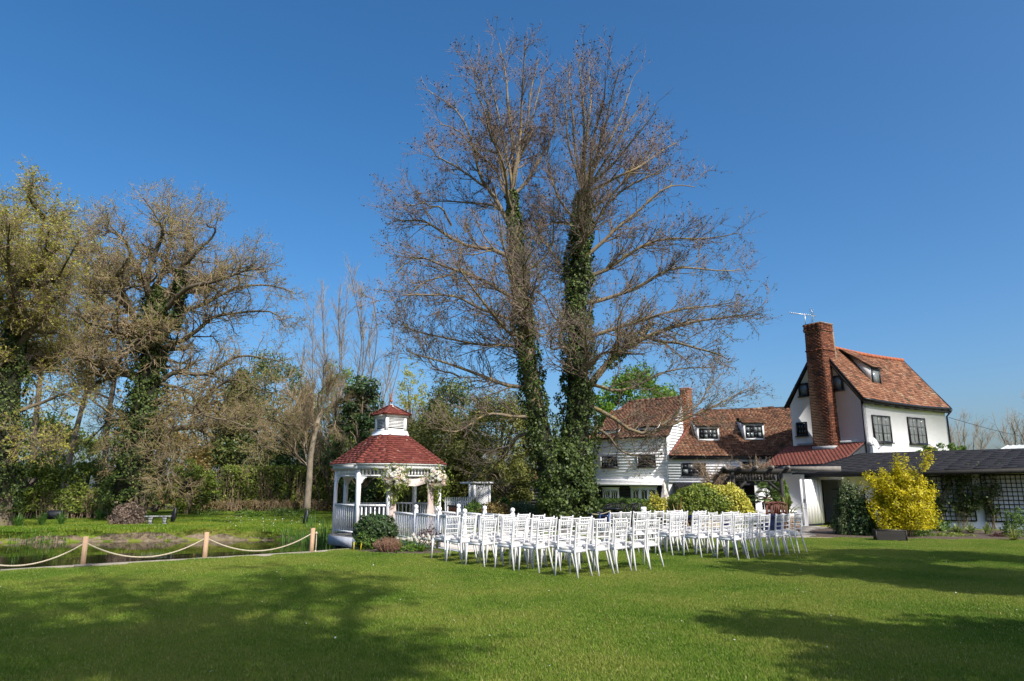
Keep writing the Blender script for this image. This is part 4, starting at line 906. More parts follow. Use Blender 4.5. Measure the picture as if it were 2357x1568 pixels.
# ---------------------------------------------------------------- ceremony chairs
def chair_parts():
    d = {}
    def put(nm, b, m, smooth=False): me = b.mesh(nm, None, smooth); me.materials.append(M[m]); d.setdefault(nm, []).append(me)
    hb, hf, yb, yf = .165, .195, -.185, .20
    put('seat_frame', MB().hexa([(-hb, yb, .405), (hb, yb, .405), (hf, yf, .405), (-hf, yf, .405), (-hb, yb, .45), (hb, yb, .45), (hf, yf, .45), (-hf, yf, .45)]), 'chair_white')
    c = MB(); V = []
    for z, s in ((.452, .97), (.462, 1.0), (.485, 1.0), (.502, .93), (.508, .7)):
        for k in range(20):
            a = k*math.tau/20; ca, sa = math.cos(a), math.sin(a); f = (abs(ca)**3+abs(sa)**3)**(-1/3)
            y = sa*f*.19*s+.012; V.append((ca*f*(.178+.03*sa)*s*.98, y, z))
    c.add(V, [(j*20+k, j*20+(k+1) % 20, (j+1)*20+(k+1) % 20, (j+1)*20+k) for j in range(4) for k in range(20)]); c.f[20] = [np.array([[80+k for k in range(20)]], np.int32)]
    put('cushion', c, 'cushion', True)
    for s in (-1, 1):
        put('rear_leg', MB().tube([(s*(hb+.035), yb-.088, 0), (s*(hb+.0145), yb-.037, .25), (s*hb, yb, .43), (s*hb, yb-.012, .60), (s*(hb+.008), yb-.055, .90), (s*(hb+.008), yb-.058, .92)], [.014, .017, .020, .019, .018, .016], 7), 'chair_white', True)
        put('front_leg', MB().tube([(s*(hf+.012), yf+.015, 0), (s*(hf-.005), yf-.012, .44)], [.014, .021], 7), 'chair_white', True)
    yz = lambda z: yb-.012-(z-.60)*.143 if z > .6 else yb-.012*(z-.43)/.17
    arc = lambda z, r, n=7: MB().tube([(hb*x, yz(z)-.018*(1-x*x), z) for x in np.linspace(-1, 1, n)], r, 6)
    put('top_rail', arc(.885, .015), 'chair_white', True)
    for z in (.735, .645, .555): put('cross_rail', arc(z, .011), 'chair_white', True)
    for k in range(6):
        x = -1+2*(k+1)/7; put('spindle', MB().tube([(hb*x, yz(.735)-.018*(1-x*x), .735), (hb*x, yz(.885)-.018*(1-x*x), .885)], .008, 5), 'chair_white', True)
    return d
CH = chair_parts()
ORD = ['first', 'second', 'third', 'fourth', 'fifth', 'sixth', 'seventh']
def place_chair(x, y, rz, label, grp):
    t = thing('ceremony_chair', label, 'chair', (x, y, 0), rz, grp)
    for nm, ms in CH.items():
        for me in ms: o = bpy.data.objects.new(nm, me); COL.objects.link(o); o.parent = t
fdir = Vector((-.65, .76, 0)).normalized(); rdir = Vector((.76, .65, 0)).normalized()
ROWN = ['back', 'second', 'third', 'fourth', 'fifth', 'front']
ROWR = ['back', 'second', 'third', 'fourth', 'front']
rzc = math.atan2(-fdir.x, fdir.y)
starts = [(1.10, 12.30), (.46, 13.02), (-.06, 13.45), (-.56, 13.78), (-1.0, 14.45), (-1.42, 15.15)]
for k, (x0, y0) in enumerate(starts):
    for j in range(5):
        p = Vector((x0, y0, 0))+rdir*(.49*j+random.uniform(-.03, .03))+fdir*random.uniform(-.09, .09)
        place_chair(p.x, p.y, rzc+random.uniform(-.1, .1)+.12-.03*j, f'white spindle-back chair, {ORD[4-j]} from the aisle, {ROWN[k]} row of the block left of the aisle', 'white chairs left of the aisle')
for k in range(5):
    p0 = Vector((4.62, 15.12, 0))+Vector((-.56, .55, 0))*k
    for j in range(7):
        p = p0+rdir*(.412*j+random.uniform(-.015, .015))+fdir*random.uniform(-.09, .09)
        place_chair(p.x, p.y, rzc+random.uniform(-.09, .09), f'white spindle-back chair, {ORD[j]} from the aisle, {ROWR[k]} row of the block right of the aisle', 'white chairs right of the aisle')

# ---------------------------------------------------------------- rope barrier by the pond
posts = [Vector((-10.1, 12.75, 0)), gr(190, 1303)+Vector((.0, .0, 0)), gr(470, 1287), gr(716, 1272)]
names = ['leftmost', 'second from the gazebo end', '', '']
PL = {1: 'short square oak post, left one with a flat foot block, on the pond edge', 2: 'short square oak post in the middle of the rope fence', 3: 'short square oak post at the gazebo end of the rope fence', 0: 'short oak post holding the rope end beyond the left picture edge'}
for i, p in enumerate(posts):
    t = thing('rope_post', PL[i], 'post', p, group='oak posts of the rope fence')
    b = MB(); b.hexa([(-.045, -.045, -.2), (.045, -.045, -.2), (.045, .045, -.2), (-.045, .045, -.2), (-.042, -.042, .56), (.046, -.042, .56), (.046, .046, .535), (-.042, .046, .535)]); o = b.obj('shaft', 'postwood', t); o.rotation_euler = (0, .015*(i-2), .6)
    if i in (1, 2): MB().box((0, 0, .012), (.30, .12, .045), .64).obj('foot_block', 'edgewood', t)
def rope(a, b, sag, label, lab_extra=None):
    n = 60; P = np.array([tuple(a.lerp(b, s)-Vector((0, 0, sag*4*s*(1-s)))) for s in np.linspace(0, 1, n*4)])
    t = thing('rope', label, 'rope', tuple(a), group='ropes slung between the posts')
    T = np.gradient(P, axis=0); T /= np.linalg.norm(T, axis=1, keepdims=True); U = np.cross(T, (0, 0, 1.)); U /= np.linalg.norm(U, axis=1, keepdims=True)+1e-9; W_ = np.cross(U, T)
    s_ = np.concatenate([[0], np.cumsum(np.linalg.norm(np.diff(P, axis=0), axis=1))])
    for k in range(3):
        ph = s_*2*math.pi/.085+k*2*math.pi/3
        Q = P+(np.cos(ph)[:, None]*U+np.sin(ph)[:, None]*W_)*.0075
        V, F = sweep(Q[None], np.full((1, len(Q)), .0082), 5); link('strand', npmesh('strand', V-np.array(a), F, None, True), 'rope', t)
up = Vector((0, 0, .44))
rope(posts[0]+up, posts[1]+up, .37, 'leftmost sagging hemp rope, running off at the left picture edge')
rope(posts[1]+up, posts[2]+up, .335, 'sagging hemp rope between the left and middle oak posts')
rope(posts[2]+up, posts[3]+up, .335, 'sagging hemp rope between the middle and gazebo-end oak posts')
pe = posts[3]+Vector((.07, .03, .44)); te = thing('rope_tail', 'loose rope end with knots hanging from the gazebo-end oak post', 'rope', tuple(pe))
MB().tube([pe+Vector((.02, 0, -.5)), pe+Vector((.03, 0, -.25)), pe+Vector((.02, 0, 0)), pe+Vector((-.07, -.02, .0))], .014, 6).obj('strand', 'rope', te, True)
for z in (0, -.42): MB().lathe([(0, -.04), (.028, -.02), (.03, .015), (0, .04)], 8, (pe.x+.02, pe.y, pe.z+z)).obj('knot', 'rope', te, True, True)

# ---------------------------------------------------------------- far bank: bench, boards, duck, lamps
def bench():
    p = gr(362, 1209); p.z = float(ground_z(p.x, p.y)); t = thing('stone_bench', 'pale cast stone bench with two scrolled supports under the ivy-clad oak', 'bench', p, .25); t.scale = (.74, .8, .86)
    n = 12; b = MB(); V = []
    for z in (.39, .45):
        for r in (-1, 1):
            for k in range(n): x = -.66+1.32*k/(n-1); V.append((x, r*.19-.09*(x/.66)**2+.05, z))
    f = []
    for k in range(n-1): f += [(k, k+1, n+k+1, n+k), (2*n+k+1, 2*n+k, 3*n+k, 3*n+k+1), (k+1, k, 2*n+k, 2*n+k+1), (n+k, n+k+1, 3*n+k+1, 3*n+k)]
    f += [(0, n, 3*n, 2*n), (n-1, 3*n-1, 4*n-1, 2*n-1)]; b.add(V, f); b.obj('seat', 'stone', t)
    for s in (-1, 1):
        bb = MB()
        for z0, z1, w0, w1 in ((0, .05, .26, .26), (.05, .10, .22, .17), (.10, .26, .15, .15), (.26, .34, .17, .24), (.34, .388, .26, .26)):
            x = s*.36; h = .15; bb.hexa([(x-w0/2, -h, z0), (x+w0/2, -h, z0), (x+w0/2, h, z0), (x-w0/2, h, z0), (x-w1/2, -h, z1), (x+w1/2, -h, z1), (x+w1/2, h, z1), (x-w1/2, h, z1)])
        bb.obj('support', 'stone', t)
bench()
def onbank(u, v, z=0.0):
    p = gr(u, v, z); zz = float(ground_z(p.x, p.y)); p = gr(u, v, zz); p.z = float(ground_z(p.x, p.y)); return p
def flood(u, v, label, big):
    p = onbank(u, v); t = thing('garden_floodlight', label, 'garden light', p, .3, 'black floodlights on the far bank')
    if big:
        MB().box((0, 0, .03), (.5, .3, .05)).obj('foot', 'plastic', t); b = MB(); b.lathe([(0, -.33), (.16, -.31), (.2, -.2), (.2, .2), (.17, .31), (0, .33)], 12); V = b.v[0]; b.v = [np.stack([V[:, 2], V[:, 1]*.8, V[:, 0]+.24], 1)]; b.obj('body', 'plastic', t, smooth=True)
    else:
        b = MB(); V = []
        for y in (-.05, .05):
            for k in range(12):
                a = k*math.tau/12; V.append((math.cos(a)*.10+.16*(math.sin(a)*.34+.34)*.8, y, .30+math.sin(a)*.34))
        b.add(V, [(k, (k+1) % 12, 12+(k+1) % 12, 12+k) for k in range(12)]); b.f[12] = [np.array([list(range(12))[::-1], list(range(12, 24))], np.int32)]; b.obj('lamp_head', 'plastic', t)
        MB().tube([(0, 0, -.02), (.02, 0, .12)], .02, 6).obj('stake', 'metal_black', t)
flood(122, 1222, 'black barrel floodlight among leaves at the left of the far bank', True)
flood(396, 1203, 'slim tilted black floodlight head right of the stone bench', False)
flood(700, 1217, 'slim tilted black floodlight head by the reeds near the gazebo', False)
def duck():
    p = onbank(349.5, 1228); t = thing('duck', 'brown mallard duck standing on the far bank edge', 'duck', p, .9)
    b = MB(); B = [(-.24, .20, .01), (-.17, .19, .05), (-.08, .17, .085), (.02, .165, .10), (.11, .18, .09), (.16, .21, .065), (.185, .26, .04), (.19, .31, .034), (.195, .345, .045), (.21, .365, .046), (.24, .362, .036), (.262, .352, .015)]
    b.tube([(x, 0, z) for x, z, r in B], [r for x, z, r in B], 10); b.obj('body', 'duckbrown', t, smooth=True)
    MB().lathe([(0, -.05), (.04, -.03), (.05, 0), (.04, .035), (0, .05)], 10, (.212, 0, .362)).obj('head_plumage', 'duckhead', t, smooth=True)
    MB().hexa([(.25, -.018, .335), (.33, -.022, .325), (.33, .022, .325), (.25, .018, .335), (.25, -.014, .36), (.33, -.02, .335), (.33, .02, .335), (.25, .014, .36)]).obj('bill', 'ridge', t)
    for s in (-1, 1):
        MB().tube([(.02, s*.04, .1), (.03, s*.045, .01)], .009, 5).obj('leg', 'ridge', t); MB().hexa([(.02, s*.045-.01, 0), (.09, s*.045-.035, 0), (.09, s*.045+.035, 0), (.02, s*.045+.01, 0), (.02, s*.045-.01, .012), (.09, s*.045-.035, .008), (.09, s*.045+.035, .008), (.02, s*.045+.01, .012)]).obj('foot', 'ridge', t)
duck()
for i, (u, v, h, lab) in enumerate(((224, 1192, .95, 'mossy upright fence post among the bushes left of the big oak'), (309, 1180, .75, 'shorter mossy fence post close behind the daffodil clump'))):
    p = onbank(u, v); t = thing('fence_post', lab, 'post', p, group='mossy fence posts on the far bank')
    MB().hexa([(-.05, -.05, -.1), (.05, -.05, -.1), (.05, .05, -.1), (-.05, .05, -.1), (-.045, -.045, h), (.045, -.045, h-.02), (.045, .045, h-.02), (-.045, .045, h)]).obj('shaft', 'twig_oak', t)

# ---------------------------------------------------------------- brick shed behind the hedge
def shed():
    p = at(608, 1180, 46); p.z = .25; W = Wall((p.x, p.y), (.98, .12)); t = thing('brick_shed', 'small brick shed with orange tile roof half hidden behind bushes', 'shed', (p.x, p.y, 0))
    plain_wall(t, W, [(0, 0), (4.6, 0), (4.6, 1.75), (0, 1.75)], -3, -.02, 'mortar')
    pieces('brick', brick_items(W.o, W.ex, W.n, 4.6, .55, 1.7, bh=.15, bl=.45, prd=.0), 'brick_orange', t, 200)
    W.slab(MB(), 1.0, 2.6, .5, 1.6, .0, .03).obj('painted_dark_opening', 'black', t, True)  # flat black panel, the shade of an opening painted on the wall
    for a in (.98, 1.4, 2.6): W.slab(MB(), a-.05, a+.05, .3, 1.65, .03, .1).obj('door_post', 'greywood', t, True)
    q = [tuple(W.p(a, z, d)) for a, z, d in ((-.3, 1.72, .35), (4.9, 1.72, .35), (4.9, 3.0, -1.6), (-.3, 3.0, -1.6))]; roof_slab(t, [q], name='roof'); pieces('roof_tile', tile_items(*q, .2, .26, jit=.015), 'tile_new', t, 300)
shed()

# ---------------------------------------------------------------- white arbour, picket fence, brick pier
def arbour():
    a, b = at(1092, 1165, 33), at(1127, 1165, 33); W = Wall((a.x, a.y), (1, 0)); wd = b.x-a.x
    t = thing('lattice_arbour', 'white lattice arbour with flat top rail before the dark yew', 'arbour', (a.x, a.y, 0))
    for d, off in ((0, 0), (-.75, -.28)):
        Wd = Wall(W.p(off, 0, d), W.ex)
        for x in (0, wd): Wd.slab(MB(), x-.045, x+.045, 0, 1.66, -.04, .04).obj('post', 'white', t, True)
        k = 24
        for s in (1, -1):
            for i in range(-k, k+1):
                c = i*.082; pts = []
                z0, z1 = .35, 1.6
                for x in (0.05, wd-.05):
                    z = z0+s*(x-.05)+c+(0 if s > 0 else wd)
                    pts.append((x, z))
                (x0, y0), (x1, y1) = pts
                def clip(xa, ya, xb, yb):
                    out = []
                    for (x, y, xo, yo) in ((xa, ya, xb, yb), (xb, yb, xa, ya)):
                        if y < z0: f = (z0-y)/(yo-y); x, y = x+(xo-x)*f, z0
                        elif y > z1: f = (z1-y)/(yo-y); x, y = x+(xo-x)*f, z1
                        out.append((x, y))
                    return out
                if max(y0, y1) <= z0+.02 or min(y0, y1) >= z1-.02: continue
                (xa, ya), (xb, yb) = clip(x0, y0, x1, y1)
                if abs(xa-xb) > .04: MB().beam(Wd.p(xa, ya, .012*s), Wd.p(xb, yb, .012*s), .036, .01, W.n).obj('lath', 'white', t, True)
    MB().beam(W.p(-.5, 1.71, .05), W.p(wd+.18, 1.71, .05), .09, .085).obj('top_beam', 'white', t, True); MB().beam(W.p(-.75, 1.71, -.8), W.p(wd-.1, 1.71, -.8), .09, .085).obj('top_beam', 'white', t, True)
    for x in (-.1, .25, .6): MB().beam(W.p(x+.1, 1.735, .15), W.p(x-.15, 1.735, -.95), .05, .05).obj('cross_beam', 'white', t, True)
arbour()
def fence():
    a, b = at(1024, 1190, 32), at(1090, 1190, 32.8); W = Wall((a.x, a.y), (b.x-a.x, b.y-a.y)); L = (b-a).length; z0 = .0
    t = thing('picket_fence', 'short white picket fence left of the lattice arbour', 'fence', (a.x, a.y, 0))
    n = 14
    for i in range(n):
        x = L*i/(n-1); W.poly(MB(), [(x-.038, .08), (x+.038, .08), (x+.038, 1.02), (x+.02, 1.07), (x-.02, 1.07), (x-.038, 1.02)], .025, .045).obj('picket', 'white', t, True)
    for z in (.3, .8): W.slab(MB(), -.05, L+.05, z, z+.07, -.02, .023).obj('rail', 'white', t, True)
fence()
p = at(1041, 1188, 29.5); t = thing('brick_pier', 'small red brick pier in front of the picket fence', 'pier', (p.x, p.y, 0))
Wp = Wall((p.x-.17, p.y), (1, 0)); MB().box((p.x, p.y+.17, .36), (.33, .33, .72)).obj('core', 'mortar', t, True)
for its in (brick_items(Wp.o, Wp.ex, Wp.n, .34, 0, .72), brick_items(Wp.p(.34, 0, 0), (0, 1, 0), (1, 0, 0), .34, 0, .72)): pieces('brick', its, 'brick_orange', t)
MB().box((p.x, p.y+.17, .75), (.42, .42, .06)).obj('capping', 'mortar', t, True)

# ---------------------------------------------------------------- pergola and terrace things
def pergola():
    p0, p1 = at(1693, 1190, 25.0), at(1805, 1190, 24.6); W = Wall((p0.x, p0.y), (p1.x-p0.x, p1.y-p0.y)); L = (Vector((p1.x, p1.y))-Vector((p0.x, p0.y))).length
    t = thing('pergola', 'black stained timber pergola with weathered rafter ends over the terrace table', 'pergola', (p0.x, p0.y, 0))
    for d in (0, -2.6):
        for a in (0, L): W.slab(MB(), a-.06, a+.06, 0, 2.02, d-.06, d+.06).obj('post', 'darkwood', t, True)
        W.slab(MB(), -.35, L+.35, 1.98, 2.14, d-.04, d+.04).obj('beam', 'darkwood', t, True)
        W.slab(MB(), .06, L-.06, 1.70, 1.75, d-.025, d+.025).obj('fret_rail', 'darkwood', t, True)
        k = 15
        for i in range(1, k): x = L*i/k; W.slab(MB(), x-.03, x+.03, 1.75, 1.98, d-.02, d+.02).obj('fret_spindle', 'darkwood', t, True)
        for a, s in ((.06, 1), (L-.06, -1)): MB().beam(W.p(a, 1.35, d), W.p(a+s*.38, 1.70, d), .07, .09).obj('brace', 'darkwood', t, True)
    for i in range(5):
        x = -.25+i*(L+.5)/4; MB().beam(W.p(x, 2.19, .3), W.p(x, 2.19, -3.0), .09, .10).obj('rafter', 'greywood', t, True)
    W.slab(MB(), L+.1, L+2.0, 2.06, 2.22, -.2, -.08).obj('side_beam', 'greywood', t, True)
    # covered terrace wall behind
    t2 = thing('terrace_wall', 'white arched garden wall and sliding door behind the pergola', 'wall', tuple(W.p(0, 0, -3.4)))
    W2 = Wall(W.p(-1.6, 0, -3.4), W.ex); plain_wall(t2, W2, [(2.6, 0), (4.5, 0), (4.5, 2.0), (2.6, 2.0)], -.2, 0, 'render')
    plain_wall(t2, W2, [(1.1, 0), (2.6, 0), (2.6, 1.9), (1.1, 1.9)], -.2, -.06, 'blackboard', 'dark_front')
    window(t2, W2, 1.35, .2, 2.2, 1.45, 1, 1, .07, 'white', proud=0, sill=False)
    q = [tuple(W2.p(a, z, d)) for a, z, d in ((1.0, 1.62, .9), (2.8, 1.62, .9), (2.8, 2.0, -.2), (1.0, 2.0, -.2))]; roof_slab(t2, [q], 'felt', .05, 'canopy_roof')
    return W, L
WP, LP = pergola()
def teak_chair(p, rz, label):
    t = thing('teak_chair', label, 'garden chair', p, rz, 'red-brown slatted garden chairs')
    for s in (-1, 1):
        MB().tube([(s*.25, -.24, 0), (s*.25, -.24, .45), (s*.25, -.30, .93)], .022, 6).obj('rear_leg', 'teak', t); MB().box((s*.25, .22, .32), (.045, .045, .64)).obj('front_leg', 'teak', t); MB().box((s*.25, -.02, .655), (.06, .55, .03)).obj('armrest', 'teak', t)
    for k in range(6): MB().box((0, -.2+k*.082, .44), (.46, .06, .02)).obj('seat_slat', 'teak', t)
    for k in range(8):
        x = -.21+k*.06; top = 1.0-.9*abs(x)**1.8; MB().beam((x, -.245, .46), (x, -.305, top-.03), .032, .014, (0, 1, 0)).obj('back_slat', 'teak', t)
    MB().tube([(x, -.312, 1.0-.9*abs(x)**1.8) for x in np.linspace(-.25, .25, 9)], .028, 6).obj('top_rail', 'teak', t)
for (u, Y, rz, lab) in ((1768, 23.6, .25, 'red-brown slatted chair with arched back, left of the two nearest at the terrace table'), (1788, 23.5, -.1, 'red-brown slatted chair with arched back, right of the two nearest at the terrace table'), (1757, 24.7, 1.6, 'red-brown slatted chair seen side-on at the left end of the terrace table'), (1777, 25.6, 3.0, 'red-brown slatted chair on the far side of the terrace table')):
    q = at(u, 1180, Y); teak_chair((q.x, q.y, .02), rz, lab)
q = at(1780, 1180, 24.6); t = thing('terrace_table', 'low table under a white cloth between the red-brown chairs', 'table', (q.x, q.y, 0))
MB().box((0, 0, .70), (1.3, .75, .05)).obj('table_top', 'white', t)
for sx in (-1, 1):
    for sy in (-1, 1): MB().box((sx*.55, sy*.3, .34), (.06, .06, .68)).obj('leg', 'teak', t)
tag(MB().hexa([(q.x-.67, q.y-.39, .5), (q.x+.67, q.y-.39, .5), (q.x+.67, q.y+.39, .5), (q.x-.67, q.y+.39, .5), (q.x-.66, q.y-.385, .735), (q.x+.66, q.y-.385, .735), (q.x+.66, q.y+.385, .735), (q.x-.66, q.y+.385, .735)]).obj('tablecloth', 'white'), 'white cloth draped over the terrace table', 'tablecloth')
# parasol
q = at(1531, 1180, 31.0); t = thing('parasol', 'closed cream garden parasol beside the golden shrub', 'parasol', (q.x, q.y, 0)); zb = 0.55
z1 = at(1531, 1110, 31).z
MB().tube([(0, 0, 0), (0, 0, z1+.02)], .022, 8).obj('pole', 'greywood', t)
b = MB(); V = []; nn = 20
for z, r in ((zb, .23), (zb+.2, .215), (zb+.6, .16), (z1-.22, .075), (z1-.16, .085), (z1-.05, .05), (z1, .015)):
    for k in range(nn): a = k*math.tau/nn; rr = r*(1+.16*math.cos(a*5+z*1.4)); V.append((math.cos(a)*rr, math.sin(a)*rr, z))
b.add(V, [(j*nn+k, j*nn+(k+1) % nn, (j+1)*nn+(k+1) % nn, (j+1)*nn+k) for j in range(6) for k in range(nn)]); b.obj('canopy', 'cream', t, smooth=True)
MB().box((0, 0, .05), (.5, .5, .1)).obj('base', 'stone', t)
# black cast chairs and tables by the box hedge
def cast_chair(u, v, Y, rz, label):
    q = at(u, 1190, Y); t = thing('cast_iron_chair', label, 'garden chair', (q.x, q.y, .0), rz, 'black cast metal chairs by the box hedge')
    for sx in (-1, 1):
        for sy in (-1, 1): MB().tube([(sx*.2, sy*.2, .44), (sx*.2, sy*.22, .2), (sx*.22, sy*.25, 0)], .016, 5).obj('leg', 'metal_black', t)
    MB().lathe([(0, .44), (.24, .44), (.25, .455), (.24, .47), (0, .47)], 14).obj('seat', 'metal_black', t)
    MB().tube([(math.sin(a)*.25, -math.cos(a)*.25+.02, .46+.42*max(0, math.cos(a*.62))**.6) for a in np.linspace(-2.2, 2.2, 17)], .017, 5).obj('back_rim', 'metal_black', t)
    for a in np.linspace(-1.7, 1.7, 11):
        h = .42*max(0, math.cos(a*.62))**.6; MB().tube([(math.sin(a)*.24, -math.cos(a)*.24+.02, .46), (math.sin(a+.12)*.25, -math.cos(a+.12)*.25+.02, .46+h*.5), (math.sin(a)*.25, -math.cos(a)*.25+.02, .46+h)], .011, 4).obj('back_bar', 'metal_black', t)
for u, Y, rz, lab in ((1394, 27.5, 1.2, 'black openwork metal chair, leftmost of those before the box hedge'), (1412, 28.2, .4, 'black openwork metal chair, second from the ivy trunk'), (1430, 28.3, -.3, 'black openwork metal chair in the middle before the box hedge'), (1454, 28.1, .6, 'black openwork metal chair, second from the golden shrub'), (1470, 27.6, -.5, 'black openwork metal chair next to the golden shrub')): cast_chair(u, 0, Y, rz, lab)
q = at(1294+120, 1190, 27.3); t = thing('round_metal_table', 'round dark metal table among the black metal chairs', 'table', (q.x, q.y, 0)); MB().lathe([(0, .68), (.38, .68), (.4, .695), (.38, .71), (0, .71)], 20).obj('table_top', 'metal_black', t); MB().tube([(0, 0, .68), (0, 0, .05)], .03, 8).obj('stem', 'metal_black', t); MB().lathe([(.28, 0), (.2, .04), (.03, .1)], 12).obj('base', 'metal_black', t)
# barrel-like planters, blue stakes, thin rope
for u, v0, r, h, m, lab in ((1370, 1172, .26, .62, 'plastic', 'tall flared black planter right of the ivy trunk'), (1392, 1176, .24, .5, 'blueglaze', 'dark blue glazed planter by the thin rope')):
    q = at(u, 1190, 25.8); t = thing('planter_pot', lab, 'planter', (q.x, q.y, 0)); MB().lathe([(0, 0), (r*.62, 0), (r*.7, h*.3), (r*.82, h*.85), (r*1.25, h*.96), (r*1.25, h), (r*1.05, h), (r*.95, h-.06), (0, h-.06)], 18).obj('pot', m, t, smooth=False); MB().lathe([(0, h-.04), (r, h-.05)], 12).obj('compost', 'soil', t)
for i, u in enumerate((1361.5, 1381, 1401)):
    q = at(u, 1190, 25.2); t = thing('rope_stake', ('left', 'middle', 'right')[i]+' blue stake of the thin rope right of the ivy trunk', 'stake', (q.x, q.y, 0), group='blue stakes by the ivy trunk'); MB().box((0, 0, .29), (.04, .04, .58)).obj('shaft', 'blue', t); MB().box((0, 0, .59), (.05, .05, .03)).obj('cap', 'blue', t)
a_, b_ = at(1350, 1179, 25.2), at(1405, 1176, 25.2)
tag(MB().tube([a_.lerp(b_, s)-Vector((0, 0, .10*4*s*(1-s))) for s in np.linspace(0, 1, 12)], .014, 6).obj('thin_rope', 'rope'), 'thin brown rope strung between the blue stakes', 'rope')
# notice
q = at(1481.5, 1172, 22.0); t = thing('notice_board', 'small white notice with dark lettering behind the front row of chairs', 'sign', (q.x, q.y, 0))
MB().box((0, .02, .43), (.03, .03, .86)).obj('stake', 'white', t); MB().box((0, 0, q.z-.03), (.165, .012, .19)).obj('panel', 'white', t)
lines = ((2, .06), (8, .01), (8, -.045))
for n_, dz in lines:
    for k in range(n_):
        if n_ == 8 and k == 3 and dz < 0: continue
        x = (k-(n_-1)/2)*.0165; b = MB(); b.box((x-.004, -.0075, q.z-.03+dz), (.003, .002, .022)); b.box((x+.004, -.0075, q.z-.03+dz), (.003, .002, .022)); b.box((x, -.0078, q.z-.03+dz+.007*(k % 3-1)), (.008, .002, .004)); b.obj('letter', 'signtext', t)
# pots between chairs and hedge
def pot(u, Y, r, h, m, label, ribs=0):
    q = at(u, 1200, Y); t = thing('terrace_pot', label, 'plant pot', (q.x, q.y, .02)); n = 28; b = MB(); V = []
    prof = ((.0, 0), (.68, 0), (.86, .35), (1, .75), (1.0, .9), (1.12, .92), (1.12, 1), (.95, 1), (.9, .9), (0, .88))
    for rr, z in prof:
        for k in range(n): a = k*math.tau/n; f = rr*r*(1+(.03*math.cos(a*14) if ribs and .1 < z < .9 else 0)); V.append((math.cos(a)*f, math.sin(a)*f, z*h))
    b.add(V, [(j*n+k, j*n+(k+1) % n, (j+1)*n+(k+1) % n, (j+1)*n+k) for j in range(len(prof)-1) for k in range(n)]); b.obj('pot', m, t, smooth=True); return q
pot(1619, 21.6, .27, .62, 'stoneware', 'ribbed sand-coloured pot behind the right block of chairs', 1)
pot(1641, 22.0, .2, .5, 'stoneware', 'plain sand-coloured pot next to the ribbed pot'); pot(1590, 22.2, .25, .6, 'blueglaze', 'dark blue glazed pot left of the ribbed sand pot')
pot(1661, 22.4, .24, .55, 'blueglaze', 'dark blue glazed pot under the golden half of the big dome hedge'); pot(1757, 22.6, .3, .62, 'blueglaze', 'dark blue glazed pot in front of the terrace table, left'); pot(1782, 22.6, .3, .62, 'blueglaze', 'dark blue glazed pot in front of the terrace table, right')
# gabion-like pebble planter with phormium
q = at(1812, 1200, 24.2); t = thing('pebble_planter', 'square pebble-faced planter beside the open white door', 'planter', (q.x, q.y, 0), .4); MB().box((0, 0, .26), (.62, .62, .52)).obj('core', 'mortar', t)
for f in range(4):
    for i in range(9):
        for j in range(8):
            a = f*math.pi/2; x, y, z = -.28+i*.07+random.uniform(-.01, .01), -.315, .03+j*.064+random.uniform(-.01, .01); s = random.uniform(.022, .034)
            b = MB(); b.lathe([(0, -s*.8), (s*.8, -s*.4), (s, 0), (s*.8, s*.4), (0, s*.8)], 6, (x*math.cos(a)-y*math.sin(a), x*math.sin(a)+y*math.cos(a), z), random.random()); b.obj('pebble', 'gabion', t)
PEBQ = q
# wicker planter on the lawn
q = gr(2057, 1246.5); t = thing('wicker_planter', 'low dark woven wicker trough on the lawn before the flower bed', 'planter', (q.x, q.y+.16, 0), -.28)
MB().box((0, 0, .15), (.76, .33, .24)).obj('liner', 'wicker', t); MB().box((0, .0, .27), (.74, .32, .02)).obj('compost', 'soil', t)
for j in range(13):
    z = .045+j*.019
    for d in (-1, 1):
        MB().tube([(x, d*.172+.006*math.sin(k*math.pi+j*math.pi), z) for k, x in enumerate(np.linspace(-.385, .385, 30))], .0105, 5, random.random()).obj('strand', 'wicker', t); MB().tube([(d*.39+.006*math.sin(k*math.pi+j*math.pi), y, z) for k, y in enumerate(np.linspace(-.17, .17, 14))], .0105, 5, random.random()).obj('strand', 'wicker', t)
for sx in (-1, 1):
    for sy in (-1, 1): MB().box((sx*.388, sy*.172, .145), (.03, .03, .29)).obj('corner_post', 'wicker', t)
for sy in (-1, 1): MB().box((0, sy*.172, .298), (.80, .03, .02)).obj('rim', 'wicker', t)
for sx in (-1, 1): MB().box((sx*.388, 0, .2975), (.03, .32, .02)).obj('rim', 'wicker', t)
